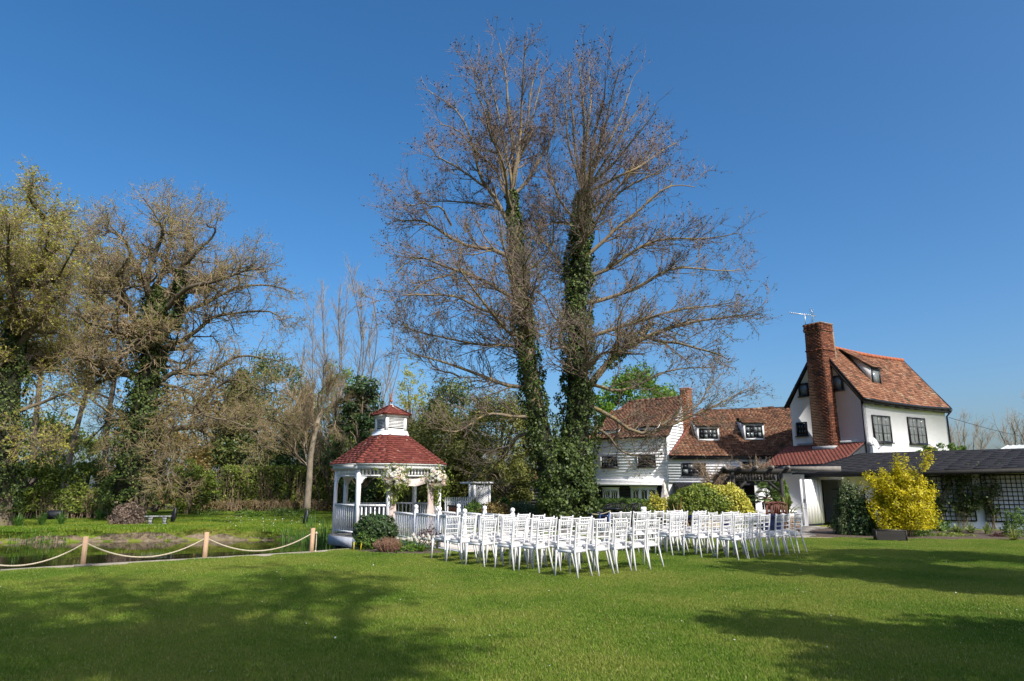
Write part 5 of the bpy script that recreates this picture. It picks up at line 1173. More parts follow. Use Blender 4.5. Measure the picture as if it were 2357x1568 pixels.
# heart, corrugated roof far right
q = at(1798-1798+1178, 1162, 36); 
p = at(1178+ -0, 1162, 36.9); hb = MB(); pts = [(.16*math.sin(a)**3, .01*(13*math.cos(a)-5*math.cos(2*a)-2*math.cos(3*a)-math.cos(4*a))) for a in np.linspace(0, math.tau, 24, endpoint=False)]
p = at(1177, 1160, 37.4); V = [(p.x+x, p.y-d, p.z+z) for d in (0, .04) for x, z in pts]; n_ = 24; hb.add(V, [(i, (i+1) % n_, n_+(i+1) % n_, n_+i) for i in range(n_)]); hb.f[24] = [np.array([list(range(24)), list(range(24, 48))[::-1]], np.int32)]
tag(hb.obj('wall_heart', 'heart'), 'pale heart ornament on the black annexe wall', 'ornament')
def corrugated():
    a, b = at(2290, 1023, 36), at(2420, 1018, 34); t = thing('corrugated_shed', 'shed with pale green corrugated sheet roof beyond the black roof', 'shed', (a.x, a.y, 0)); W = Wall((a.x, a.y), (b.x-a.x, b.y-a.y)); n = 90; L = 8.0; V = []; zt = a.z
    for d, z in ((0.25, zt-.45), (-1.6, zt)):
        for k in range(n): x = L*k/(n-1); V.append(tuple(W.p(x, z+.022*math.cos(k*math.pi/1.5), d)))
    bb = MB(); bb.add(V, [(k, k+1, n+k+1, n+k) for k in range(n-1)]); bb.obj('roof_sheet', 'corrug', t, True); plain_wall(t, W, [(0, 0), (L, 0), (L, zt-.5), (0, zt-.5)], -2, 0, 'greywood')
corrugated()

# ---------------------------------------------------------------- vegetation tools
def unit(v): return v/(np.linalg.norm(v, axis=-1, keepdims=True)+1e-9)
def leafquads(P, size, nrm=None, aspect=.55, jit=.8, var=.4, droop=0.):
    """folded leaf of four corners at each point"""
    N = len(P); s = size*(1+var*rng.uniform(-1, 1, N))[:, None]
    t = rng.normal(size=(N, 3)); t[:, 2] -= droop; t = unit(t)
    n = rng.normal(size=(N, 3)) if nrm is None else nrm+jit*rng.normal(size=(N, 3))
    n = unit(n); t = unit(t-n*np.sum(t*n, 1, keepdims=True)); w = np.cross(n, t)
    a = P-t*s*.5; c = P+t*s*.5; b = P+w*s*aspect*.5+n*s*.10; d = P-w*s*aspect*.5+n*s*.10
    V = np.stack([a, b, c, d], 1).reshape(-1, 3); F = np.arange(N*4).reshape(N, 4); r = np.repeat(rng.random(N), 4); return V, F, r
class Foliage:
    def __init__(s): s.V = []; s.F = []; s.R = []; s.n = 0
    def add(s, V, F, r): s.V.append(V); s.F.append(F+s.n); s.R.append(r); s.n += len(V)
    def obj(s, name, m, parent):
        V = np.concatenate(s.V)-np.array(parent.location if parent else (0, 0, 0)); F = [np.concatenate(s.F)]
        return link(name, npmesh(name, V, F, np.concatenate(s.R)), m, parent)
def bush(name, label, cat, c, rx, ry, h, n, size, m, shape='dome', group=None, core='dkcore', m2=None, split=None, lump_=.12, z0=0., aspect=.55, rz=0, stems=True):
    """shrub: leaf skin over an uneven body, added dark core that blocks light, few stems"""
    t = thing(name, label, cat, (c[0], c[1], z0), group=group)
    ex = {'mound': 3.3, 'dome': 2.2, 'ball': 2., 'box': 6.}[shape]
    def body(d, k):
        f = (np.abs(d[:, 0])**ex+np.abs(d[:, 1])**ex+np.abs(d[:, 2])**ex)**(-1/ex); q = d*f[:, None]
        lm = 1+lump_*(np.sin(d[:, 0]*7+c[0]*3)*np.cos(d[:, 1]*6+c[1])+.6*np.sin(d[:, 2]*9+d[:, 0]*5+c[0])+.5*np.sin(d[:, 0]*17+d[:, 2]*13)); q = q*lm[:, None]*k[:, None]
        zc = q[:, 2]*.5+.5 if shape == 'ball' else (np.abs(q[:, 2]) if shape != 'box' else np.abs(q[:, 2]))
        x, y = q[:, 0]*rx, q[:, 1]*ry
        if rz: x, y = x*math.cos(rz)-y*math.sin(rz), x*math.sin(rz)+y*math.cos(rz)
        return np.stack([c[0]+x, c[1]+y, z0+zc*h], 1)
    d = unit(rng.normal(size=(n, 3))); k = 1-np.abs(rng.normal(0, .085, n))+.02; P = body(d, k)
    keep = P[:, 2] > z0+.01; P, d = P[keep], d[keep]; d2 = d.copy(); 
    if shape != 'ball': d2[:, 2] = np.abs(d2[:, 2])
    if m2:
        sel = split(P); fo = Foliage(); fo.add(*leafquads(P[~sel], size, d2[~sel], aspect)); fo.obj('foliage', m, t); fo = Foliage(); fo.add(*leafquads(P[sel], size, d2[sel], aspect)); o = fo.obj('foliage', m2, t)
    else:
        fo = Foliage(); fo.add(*leafquads(P, size, d2, aspect)); fo.obj('foliage', m, t)
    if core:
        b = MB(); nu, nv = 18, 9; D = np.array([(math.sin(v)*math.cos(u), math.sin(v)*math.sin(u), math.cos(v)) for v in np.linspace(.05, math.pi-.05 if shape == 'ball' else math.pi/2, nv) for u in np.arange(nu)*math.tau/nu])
        V = body(D, np.full(len(D), .80)); b.add(V, [(j*nu+q, (j+1)*nu+q, (j+1)*nu+(q+1) % nu, j*nu+(q+1) % nu) for j in range(nv-1) for q in range(nu)]); b.obj('added_dark_core', core, t, True)  # solid dark core added so no light passes through the leaves
    return t
M['dkcore'] = mat('painted_shade_core', [(.010, .013, .006), (.024, .026, .012)], .95, 9)  # near-black base colour puts the inner shade into the cores
def catmull(pts, m):
    pts = np.array(pts, float); s = np.concatenate([[0], np.cumsum(np.linalg.norm(np.diff(pts, axis=0), axis=1))]); q = np.linspace(0, s[-1], m)
    P = np.stack([np.interp(q, s, pts[:, i]) for i in range(3)], 1)
    for _ in range(2): P[1:-1] = P[1:-1]*.5+(P[:-2]+P[2:])*.25
    return P
def wander(P, amp, fr=3):
    m = len(P); q = np.linspace(0, 1, m); out = P.copy()
    for i in range(3):
        out[:, i] += amp*sum(rng.uniform(-1, 1)*np.sin(q*math.pi*(k+1)*1.3+rng.uniform(0, 6))/(k+1)**.7 for k in range(fr))*np.minimum(1, q*4)
    return out
def grow(P, R, count, s0, s1, l0, l1, ang, m, wn, up, rs, rmin, tip=.35, fall=.5, wts=None, out=None):
    """side shoots from parent paths; P (B,k,3) R (B,k)"""
    B, k, _ = P.shape; ln = np.linalg.norm(np.diff(P, axis=1), axis=2).sum(1); wt = ln if wts is None else wts; idx = rng.choice(B, count, p=wt/wt.sum())
    s = rng.uniform(s0, s1, count); f = s*(k-1); i = np.minimum(f.astype(int), k-2); fr = (f-i)[:, None]
    A, Bp = P[idx, i], P[idx, i+1]; pos = A+(Bp-A)*fr; t = unit(Bp-A); pr = R[idx, i]*(1-fr[:, 0])+R[idx, i+1]*fr[:, 0]
    q = rng.normal(size=(count, 3)); q = unit(q-t*np.sum(q*t, 1, keepdims=True)); a = rng.uniform(*ang, count)[:, None]
    d = unit(t*np.cos(a)+q*np.sin(a)+np.array([0, 0, up])+(0 if out is None else out(pos)))
    L = rng.uniform(l0, l1, count)*(1-fall*s)
    r0 = np.maximum(np.minimum(pr*rs, pr*.95), rmin)*rng.uniform(.8, 1.1, count); Q = np.empty((count, m, 3)); Q[:, 0] = pos; st = (L/(m-1))[:, None]
    for j in range(1, m):
        d = unit(d+wn*rng.normal(size=(count, 3))+np.array([0, 0, up*.35])); Q[:, j] = Q[:, j-1]+d*st
    RR = r0[:, None]*np.linspace(1, tip, m)[None]; return Q, RR
def wood(name, m, parent, batches):
    V, F, n = [], [], 0
    for P, R, k in batches:
        v, f = sweep(P, R, k); V.append(v); F.append(f+n); n += len(v)
    o = link(name, npmesh(name, np.concatenate(V)-np.array(parent.location), np.concatenate(F), None, True), m, parent)
    if name in ('branches', 'twigs', 'stems'): o['kind'] = 'stuff'
    return o
def tips(P, n, spread=0., frm=.3):
    B, k, _ = P.shape; i = rng.integers(0, B, n); f = rng.uniform(frm, 1, n)*(k-1); j = np.minimum(f.astype(int), k-2); fr = (f-j)[:, None]
    q = P[i, j]*(1-fr)+P[i, j+1]*fr; return q+spread*rng.normal(size=(n, 3))
def ivy_on(path, rad, n, size, fo, z0=None):
    P = np.array(path); s = rng.uniform(0, 1, n)*(len(P)-1); i = np.minimum(s.astype(int), len(P)-2); fr = (s-i)[:, None]; c = P[i]*(1-fr)+P[i+1]*fr; r = np.interp(s, np.arange(len(P)), rad)
    a = rng.uniform(0, math.tau, n); nz = np.sin(a*3+c[:, 2]*2.3)+.8*np.sin(a*5-c[:, 2]*4.1)+.7*np.sin(a*2-c[:, 2]*7.7+1)+.5*np.sin(a*9+c[:, 2]*11); kp = nz+rng.normal(0, .5, n) > -1.15; a, c, r, nz = a[kp], c[kp], r[kp], nz[kp]; n = len(a); lumps = 1+.17*nz+.10*rng.normal(size=n); d = np.stack([np.cos(a), np.sin(a), .25*np.ones(n)], 1)
    fo.add(*leafquads(c+d*np.array([1, 1, 0])*(r*lumps)[:, None], size, d, .8, .7, .55, droop=.8))

# ---------------------------------------------------------------- the tall twin-stemmed ivy-clad tree
def big_tree():
    Y0 = 25.6; A = lambda u, v, dy=0: np.array(at(u, v, Y0+dy))
    base = A(1296, 1206); base[2] = 0
    t = thing('tall_ivy_tree', 'very tall bare twin-stemmed tree with ivy-wrapped trunks behind the chairs', 'tree', tuple(base))
    TA = catmull([base, A(1262, 1060), A(1228, 930), A(1214, 800), A(1200, 690), A(1186, 560), A(1178, 440)], 16)
    sq = lambda q: q
    TB = catmull([base+np.array([.25, .3, 0]), A(1326, 1050, .5), A(1332, 900, .6), A(1328, 750, .7), A(1330, 620, .7), A(1338, 500, .7), A(1345, 440, .7)], 16)
    trunks = np.stack([TA, TB]); tr = np.stack([np.linspace(.42, .15, 16), np.linspace(.46, .22, 16)])
    limbs = []
    LEAD = 15
    def limb(pts, r0, r1, amp=.18): limbs.append((wander(catmull(pts, 12), amp), np.linspace(r0*.75, r1*.8, 12)))
    # leading stems
    for tip, mid, r in (((1146, 100), (1176, 270), .13), ((1214, 90), (1196, 250), .13), ((1240, 135), (1212, 280), .10), ((1112, 140), (1160, 310), .09), ((1250, 170), (1210, 330), .08)):
        limb([A(1179, 445), A((1179+mid[0])/2, 350, rng.uniform(-.3, .3)), A(*mid, rng.uniform(-.6, .6)), A(*tip, rng.uniform(-1.5, 1.5))], r, .02, .12)
    for tip, mid, r in (((1310, 150), (1322, 310), .10), ((1330, 140), (1345, 300), .11), ((1396, 170), (1372, 310), .11), ((1460, 185), (1400, 330), .10), ((1512, 245), (1425, 360), .10), ((1555, 330), (1440, 400), .09), ((1285, 180), (1310, 330), .07), ((1425, 160), (1385, 310), .08), ((1358, 145), (1352, 290), .09), ((1490, 215), (1412, 345), .08)):
        limb([A(1342, 450, .7), A((1342+mid[0])/2, (450+mid[1])/2, .7), A(*mid, rng.uniform(-1, 1.6)), A(*tip, rng.uniform(-2.2, 2.6))], r, .018, .12)
    # left boughs
    for pts, r in (([(1182, 545), (1120, 430), (1085, 330), (1040, 240), (992, 200)], .13), ([(1120, 430), (1060, 400), (1000, 360), (975, 330)], .07), ([(1182, 600), (1100, 560), (1020, 515), (960, 500), (890, 512)], .13), ([(1040, 520), (980, 460), (930, 450)], .06), ([(1195, 690), (1110, 650), (1030, 600), (960, 590), (905, 640)], .12), ([(1060, 620), (1000, 640), (930, 700)], .06), ([(1202, 745), (1110, 720), (1050, 660), (960, 690), (915, 690)], .10), ([(1215, 800), (1130, 790), (1060, 800), (985, 770), (925, 735)], .10), ([(1225, 890), (1150, 880), (1060, 870), (985, 830), (935, 800)], .12), ([(1060, 870), (1000, 840), (960, 760)], .05), ([(1235, 960), (1170, 950), (1100, 985), (1020, 1000)], .09), ([(1245, 1000), (1190, 1015), (1140, 1060), (1110, 1090)], .07), ([(1180, 500), (1130, 480), (1050, 470), (985, 455)], .08), ([(1180, 470), (1150, 330), (1105, 230), (1080, 130)], .09), ([(1180, 480), (1130, 380), (1060, 300), (1010, 290)], .07), ([(1180, 450), (1225, 400), (1262, 330), (1290, 230)], .10), ([(1200, 690), (1250, 600), (1270, 510), (1262, 450)], .07)):
        d1 = rng.uniform(-3.5, 3.5); k = len(pts); limb([A(u, v, d1*(i/(k-1))**1.2) for i, (u, v) in enumerate(pts)], r, .02, .25)
    # right boughs
    for pts, r in (([(1338, 600), (1400, 520), (1480, 470), (1560, 430), (1605, 432)], .12), ([(1338, 640), (1430, 600), (1520, 560), (1610, 560), (1692, 535)], .12), ([(1338, 700), (1420, 690), (1520, 640), (1620, 620), (1722, 610)], .12), ([(1340, 780), (1420, 760), (1500, 730), (1600, 700), (1690, 690)], .12), ([(1345, 905), (1395, 830), (1470, 765), (1560, 745), (1640, 740), (1742, 722)], .20), ([(1470, 765), (1540, 790), (1620, 800), (1670, 830)], .10), ([(1345, 880), (1430, 900), (1500, 870), (1590, 840), (1650, 850)], .10), ([(1345, 930), (1420, 960), (1500, 1000), (1560, 985), (1640, 930), (1720, 905)], .12), ([(1500, 1000), (1560, 960), (1640, 900), (1665, 850)], .06), ([(1340, 980), (1400, 1000), (1450, 1040), (1520, 1055)], .08), ([(1340, 560), (1390, 480), (1470, 420), (1540, 380)], .10), ([(1342, 500), (1420, 430), (1500, 350), (1530, 290)], .09), ([(1335, 650), (1280, 620), (1240, 560), (1225, 470)], .08), ([(1330, 760), (1270, 730), (1230, 650)], .07), ([(1335, 830), (1275, 800), (1240, 760)], .07), ([(1342, 520), (1290, 470), (1270, 380), (1262, 270)], .07)):
        d1 = rng.uniform(-3.5, 3.5); k = len(pts); limb([A(u, v, .6+d1*(i/(k-1))**1.2) for i, (u, v) in enumerate(pts)], r, .02, .25)
    # boughs towards and away from the viewer
    for i in range(16):
        T = TA if i % 2 else TB; k = int(rng.integers(6, 15)); p = T[k]; d = np.array([rng.uniform(-.5, .5), (-1 if i % 4 < 2 else 1)*rng.uniform(.7, 1), rng.uniform(.05, .5)]); L = rng.uniform(3, 5.5); limb([p, p+d*L*.4, p+d*L*.75+[0, 0, .2], p+d*L+[0, 0, .9]], .10, .018, .25)
    LP_ = np.stack([l[0] for l in limbs]); LR = np.stack([l[1] for l in limbs])
    wood('trunk', 'bark_alder', t, [(trunks, tr, 12), (LP_, LR, 7)])
    P2, R2 = grow(LP_, LR, 1500, .12, .99, .7, 2.2, (.35, 1.05), 6, .16, .16, .42, .010, .35, .3, wts=np.linalg.norm(np.diff(LP_, axis=1), axis=2).sum(1)*np.where(np.arange(len(LP_)) < LEAD, .55, 1.3))
    P3, R3 = grow(np.concatenate([P2]), R2, 7800, .1, 1, .4, 1.25, (.3, 1.0), 4, .2, .12, .6, .008, .45, .4)
    P4, R4 = grow(P3, R3, 30000, .1, 1, .2, .55, (.3, 1.0), 2, .25, .08, .7, .0058, .6, .3)
    wood('branches', 'bark_alder', t, [(P2, R2, 5)]); wood('twigs', 'twig_alder', t, [(P3, R3, 3), (P4, R4, 3)])
    fo = Foliage(); Q = tips(P4, 46000, .035); hi = Q[:, 2] > 12+rng.normal(0, 2, len(Q)); fo.add(*leafquads(Q[~hi], .068, None, .55)); fo.obj('crown', 'alderleaf', t)
    fo = Foliage(); fo.add(*leafquads(Q[hi][:12000], .062, None, .8)); fo.add(*leafquads(tips(P4, 2500, .02)+0, .045, None, .8)); fo.obj('cones', 'cone', t)
    fo = Foliage()
    ivy_on(TA, np.interp(np.arange(16), [0, 3, 6, 9, 13, 15], [.72, .58, .44, .37, .27, .18]), 21000, .085, fo); ivy_on(TB, np.interp(np.arange(16), [0, 3, 6, 9, 13, 15], [.80, .72, .58, .55, .42, .28]), 29000, .085, fo)
    low = catmull([base+[0, .1, 0], base+[.15, .1, 1.2], A(1302, 1090, .2), A(1300, 1010, .2)], 8); ivy_on(low, [.66, .74, .82, .84, .80, .70, .55, .35], 25000, .09, fo)
    br = LP_[[27 if len(LP_) > 27 else 0]][0]
    fo.obj('ivy', 'ivy', t)
    # bough of ivy on the low right limb
    fo = Foliage(); pts = catmull([A(1395, 850, .8), A(1440, 800, 1), A(1500, 745, 1.2)], 6); ivy_on(pts, [.2, .28, .3, .26, .2, .1], 900, .12, fo); fo.obj('ivy', 'ivy', t)
    core = MB()
    for T, rr in ((TA, np.interp(np.arange(16), [0, 6, 13, 15], [.52, .30, .18, .13])), (TB, np.interp(np.arange(16), [0, 6, 13, 15], [.58, .42, .30, .18]))): core.tube([tuple(p) for p in T], rr, 10)
    core.tube([tuple(p) for p in low], [.46, .52, .58, .6, .56, .48, .38, .22], 10); core.obj('ivy_stems', 'dkcore', t, True)  # solid core under the ivy, its inner shade put into the colour
big_tree()

# ---------------------------------------------------------------- crooked oak by the bench and its neighbours
def crooked(name, label, Y0, trunk, tr0, tr1, limbs, n2, n3, n4, leafm, nleaf, lsize, barkm, twigm, ivy=None, wn=.3, up=.12, group=None, dyr=3.2, l2=(.8, 2.6), l3=(.4, 1.2), l4=(.18, .5), amp=.35, deep=0, tw=.006):
    A = lambda u, v, dy=0: np.array(at(u, v, Y0+dy)); base = A(*trunk[0]); base[2] = float(ground_z(base[0], base[1]))-.05
    t = thing(name, label, 'tree', tuple(base), group=group)
    T = wander(catmull([base]+[A(*p) for p in trunk[1:]], 14), .06); Ls = []
    for pts, r in limbs:
        d1 = rng.uniform(-dyr, dyr); k = len(pts); Ls.append((wander(catmull([A(u, v, d1*(i/(k-1))**1.1) for i, (u, v) in enumerate(pts)], 12), amp), np.linspace(r, .022, 12)))
    for i in range(deep):
        p = T[int(rng.integers(7, 14))]; d = np.array([rng.uniform(-.6, .6), (-1 if i % 2 else 1)*rng.uniform(.6, 1), rng.uniform(.1, .7)]); L = rng.uniform(2.5, 4.5); Ls.append((wander(catmull([p, p+d*L*.5, p+d*L+[0, 0, .5]], 12), amp), np.linspace(tr1*.7, .02, 12)))
    LP_ = np.stack([l[0] for l in Ls]); LR = np.stack([l[1] for l in Ls])
    wood('trunk', barkm, t, [(T[None], np.linspace(tr0, tr1, 14)[None], 12), (LP_, LR, 7)])
    P2, R2 = grow(LP_, LR, n2, .15, 1, *l2, (.4, 1.2), 7, wn, up, .42, .011, .35, .5); P3, R3 = grow(P2, R2, n3, .12, 1, *l3, (.4, 1.2), 4, wn, up*.7, .6, .009, .45, .35); P4, R4 = grow(P3, R3, n4, .1, 1, *l4, (.4, 1.2), 2, wn, .05, .7, tw, .6, .3)
    wood('branches', barkm, t, [(P2, R2, 5)]); wood('twigs', twigm, t, [(P3, R3, 3), (P4, R4, 3)])
    if nleaf: fo = Foliage(); fo.add(*leafquads(tips(P4, nleaf, .04), lsize, None, .6)); fo.obj('crown', leafm, t)
    if ivy:
        fo = Foliage(); core = MB()
        for pts, rad, n in ivy:
            p_ = catmull([A(*q) for q in pts], 8); rad = np.interp(np.arange(8), np.linspace(0, 7, len(rad)), rad); ivy_on(p_, rad, int(n*1.6), .09, fo); core.tube([tuple(q) for q in p_], rad*.72, 9)
        fo.obj('ivy', 'ivy', t); core.obj('ivy_stems', 'dkcore', t, True)  # ivy core with the shade behind the leaves painted in
    return t, T, LP_
def lower(L, k, v0=720): return [([(u, v+(v0-v)*k if v < v0 else v) for u, v in p], r) for p, r in L]
OAKL = [([(352, 720), (345, 640), (300, 560), (262, 500), (240, 440)], .20), ([(355, 700), (360, 600), (350, 500), (325, 420)], .22), ([(360, 650), (385, 560), (400, 480), (395, 415)], .17), ([(365, 700), (410, 610), (440, 520), (458, 432)], .19), ([(420, 590), (470, 550), (505, 500), (495, 470)], .10), ([(370, 720), (440, 670), (520, 630), (590, 560), (612, 590)], .17), ([(380, 740), (460, 700), (540, 660), (620, 640), (675, 655)], .15), ([(375, 800), (450, 760), (520, 720), (600, 720), (650, 760)], .14), ([(340, 790), (300, 720), (268, 650), (275, 600), (300, 570)], .22), ([(300, 720), (240, 690), (200, 640), (178, 560)], .13), ([(318, 760), (262, 770), (225, 830), (190, 850)], .12), ([(300, 720), (255, 660), (215, 600), (185, 520)], .12), ([(270, 650), (230, 590), (215, 520), (225, 460)], .10), ([(335, 1000), (400, 985), (460, 990), (540, 960), (620, 965), (690, 980)], .20), ([(440, 985), (480, 920), (540, 880), (600, 900)], .12), ([(345, 900), (400, 850), (470, 850), (560, 820), (640, 830)], .16), ([(340, 880), (280, 850), (220, 880), (170, 920)], .12), ([(340, 960), (290, 940), (240, 980), (200, 1040)], .10), ([(360, 880), (430, 920), (520, 940), (600, 1010)], .10), ([(335, 930), (300, 1000), (280, 1080), (300, 1130)], .07), ([(350, 900), (370, 1000), (390, 1080), (400, 1130)], .07)]
crooked('oak_tree', 'spreading crooked oak with ivy-covered trunk behind the stone bench', 30.5, [(300, 1207), (318, 1100), (330, 980), (345, 860), (356, 760), (362, 680)], .55, .30, [(p_, r_*.8) for p_, r_ in lower(OAKL, .15)], 920, 6300, 20000, 'bud', 36000, .062, 'bark_oak', 'twig_oak', [([(298, 1160), (310, 1080), (325, 990), (342, 880), (356, 760), (362, 660)], [.95, 1.0, .78, .62, .55, .35], 13000), ([(405, 760), (415, 690), (412, 620)], [.3, .3, .15], 900)], deep=7, tw=.0048)
LT = [([(22, 760), (50, 650), (95, 560), (130, 500)], .2), ([(28, 700), (20, 600), (40, 500), (60, 400)], .17), ([(95, 560), (110, 470), (90, 430), (45, 385)], .09), ([(40, 640), (0, 560), (-40, 480)], .14), ([(40, 800), (110, 740), (150, 680), (140, 600)], .13), ([(30, 850), (90, 820), (150, 830), (190, 780)], .12), ([(20, 900), (-30, 800), (-70, 700)], .12), ([(60, 660), (130, 640), (180, 560)], .09), ([(25, 960), (80, 930), (150, 900), (200, 930)], .09), ([(20, 1000), (60, 1020), (120, 1010)], .08), ([(30, 720), (80, 690), (120, 560), (160, 480)], .1), ([(20, 650), (-10, 520), (10, 440)], .1)]
crooked('leafing_tree', 'yellow-green leafing tree with dark ivy trunk at the left picture edge', 27.5, [(-6, 1215), (5, 1080), (15, 950), (28, 800), (40, 700)], .5, .26, lower(LT, .06), 450, 3200, 9500, 'fresh', 32000, .08, 'bark_oak', 'twig_oak', [([(-8, 1180), (0, 1050), (12, 920), (30, 760), (40, 690)], [.7, .85, .75, .5, .25], 7500)], deep=5, l2=(.5, 1.7))
for i, (lab, Y, tr, lim, n) in enumerate((
    ('slender leaning tree with fresh leaves, nearest the left edge of the far bank', 36, [(70, 1160), (78, 1000), (95, 850), (105, 700)], [([(95, 850), (130, 750), (150, 650)], .08), ([(100, 780), (80, 650), (95, 540)], .08), ([(90, 900), (50, 820), (40, 720)], .06), ([(105, 700), (115, 600), (130, 500)], .08), ([(105, 700), (160, 620), (200, 560)], .06)], 1),
    ('slender leaning tree with fresh leaves, in the middle of the far bank saplings', 37, [(140, 1150), (165, 1020), (200, 900), (215, 780)], [([(205, 880), (160, 800), (150, 700)], .07), ([(215, 780), (200, 680), (190, 580)], .08), ([(210, 820), (250, 740), (270, 660)], .07), ([(215, 780), (235, 650), (220, 560)], .07)], 1),
    ('straight slender tree with fresh leaves just left of the oak', 36, [(238, 1160), (243, 1010), (262, 880), (275, 760)], [([(262, 880), (225, 800), (215, 700)], .07), ([(268, 830), (300, 760), (310, 690)], .06), ([(275, 760), (265, 660), (250, 590)], .07), ([(250, 950), (200, 900), (180, 840)], .06)], 1))):
    crooked('slender_tree', lab, Y, tr, .17, .09, lim, 180, 1300, 3400, 'fresh', 11500, .09, 'bark_grey', 'twig_oak', wn=.2, up=.25, group='slender trees left of the oak', amp=.2, deep=3, dyr=2)
def bare(name, label, Y0, base, stems, n2, n3, n4, group=None, r0=.09, barkm='bark_grey', twigm='twig_grey', trunk=None, l2=(.8, 2.4), up=.45, l4=(.2, .5), spread=0):
    A = lambda u, v, dy=0: np.array(at(u, v, Y0+dy)); b = A(*base); b[2] = float(ground_z(b[0], b[1])); t = thing(name, label, 'tree', tuple(b), group=group); Ls = []
    st = b if trunk is None else None
    T = wander(catmull([b]+[A(*p) for p in (trunk or [base])], 8), .05) if trunk else None; o = T[-1] if trunk else b
    for (u, v) in stems:
        e = A(u, v, rng.uniform(-2, 2)); o_ = T[int(rng.integers(3, 8))] if trunk else o; o2 = o_+np.array([rng.uniform(-1, 1)*spread+(e[0]-o[0])*.25*(spread > 0), rng.uniform(-1, 1)*spread, 0]); mid = o2*.5+e*.5; mid[2] += .4; mid[0] = o2[0]*.38+e[0]*.62; Ls.append(wander(catmull([o2, mid, e], 12), .36))
    LP_ = np.stack(Ls); LR = np.repeat(np.linspace(r0, .016, 12)[None], len(Ls), 0)
    wood('trunk', barkm, t, ([(T[None], np.linspace(.2, .12, 8)[None], 9)] if trunk else [])+[(LP_, LR, 6)])
    P2, R2 = grow(LP_, LR, n2, .15, 1, *l2, (.2, .6), 6, .07, up, .45, .011, .35, .4); P3, R3 = grow(P2, R2, n3, .1, 1, .4, 1.2, (.2, .7), 4, .1, up*.6, .6, .008, .5, .35); P4, R4 = grow(P3, R3, n4, .1, 1, *l4, (.2, .8), 2, .1, .12, .75, .006, .6, .3)
    wood('branches', twigm, t, [(P2, R2, 5)]); wood('twigs', twigm, t, [(P3, R3, 3), (P4, R4, 3)]); return t
bare('bare_tree', 'many-stemmed bare pale tree rising behind the gazebo', 41, (800, 1150), [(700, 780), (715, 720), (735, 690), (755, 670), (775, 650), (795, 660), (815, 640), (835, 690), (855, 680), (875, 710), (895, 740), (720, 840), (905, 800), (780, 720), (840, 760), (925, 830)], 380, 2500, 7000, r0=.04, up=.10, spread=1.0, l2=(.8, 2.2), barkm='bark_oak')
bare('leaning_tree', 'leaning grey trunk with tangled drooping twigs in front of the clipped hedge', 38.5, (706, 1178), [(690, 900), (640, 880), (760, 870), (800, 920), (650, 940), (740, 830), (700, 850), (600, 960), (790, 1010), (740, 1040)], 220, 1400, 3600, trunk=[(712, 1080), (722, 1000), (735, 950)], r0=.04, up=.03, twigm='twig_oak', barkm='twig_grey')
bare('distant_tree', 'distant bare tree just right of the tall white house', 62, (2232, 1100), [(2205, 985), (2225, 975), (2245, 985), (2262, 1000), (2190, 1005), (2275, 1010)], 120, 800, 2000, 'bare trees beyond the black roof', .10, l2=(.8, 2.0), up=.2)
bare('distant_tree', 'distant reddish bare tree at the right picture edge', 50, (2372, 1100), [(2320, 975), (2340, 955), (2365, 945), (2390, 950), (2305, 1000), (2300, 985)], 150, 900, 2200, 'bare trees beyond the black roof', .12, l2=(.8, 2.0), up=.2)
bare('distant_tree', 'distant thin bare tree between the house corner and the black roof', 70, (2190, 1100), [(2180, 1000), (2195, 990), (2210, 1005)], 70, 500, 1200, 'bare trees beyond the black roof', .08, l2=(.8, 1.8), up=.2)

# ---------------------------------------------------------------- evergreens, hedges, shrubs
def mass_tree(name, label, c, h, rx, ry, n, size, m, kind='round', nclump=60, z0=None, group=None, low=.15, aspect=.55, droop=0., cat='tree', trunk=.18, clump=.24):
    """tree whose crown is many leaf clumps carried on limbs"""
    z0 = float(ground_z(c[0], c[1])) if z0 is None else z0; t = thing(name, label, cat, (c[0], c[1], z0), group=group)
    d = unit(rng.normal(size=(nclump, 3))); k = rng.uniform(.45, 1, nclump)**.5
    if kind == 'cone':
        zz = rng.uniform(0, 1, nclump)**1.25; a = rng.uniform(0, math.tau, nclump); rr = (1-zz*.93)*rng.uniform(.55, 1, nclump); C = np.stack([c[0]+np.cos(a)*rr*rx, c[1]+np.sin(a)*rr*ry, z0+h*(low+(1-low)*zz)], 1); cr = (clump*rx*(1-.82*zz))[:, None]
    else:
        C = np.stack([c[0]+d[:, 0]*k*rx, c[1]+d[:, 1]*k*ry, z0+h*(low+(1-low)*(.5+.5*d[:, 2]*k))], 1); cr = np.full((nclump, 1), clump*(rx+ry)/2)*rng.uniform(.7, 1.3, (nclump, 1))
    i = rng.integers(0, nclump, n); off = unit(rng.normal(size=(n, 3)))*(rng.uniform(.15, 1, n)**.45)[:, None]; off[:, 2] *= .75
    P = C[i]+off*cr[i]; P[:, 2] = np.maximum(P[:, 2], z0+.05)
    if droop: P[:, 2] -= droop*rng.random(n)*np.hypot(off[:, 0], off[:, 1])
    fo = Foliage(); fo.add(*leafquads(P, size, off+np.array([0, 0, .35]), aspect, .7, droop=droop*2)); fo.obj('crown', m, t)
    top = z0+h*(.95 if kind == 'cone' else .6); T = np.array([[c[0], c[1], z0-.1], [c[0]+.05, c[1], z0+h*.3], [c[0], c[1]+.05, top]]); B = np.stack([np.stack([[c[0], c[1], min(q[2], top)*.6+z0*.4], (np.array([c[0], c[1], q[2]*.8])+q)/2, q]) for q in C[:30]])
    wood('trunk', 'bark_oak', t, [(T[None], np.array([[trunk, trunk*.8, trunk*.25]]), 8), (B, np.repeat(np.array([[.05, .035, .012]]), len(B), 0), 4)]); return t
def pt(u, v, Y): q = at(u, v, Y); return q
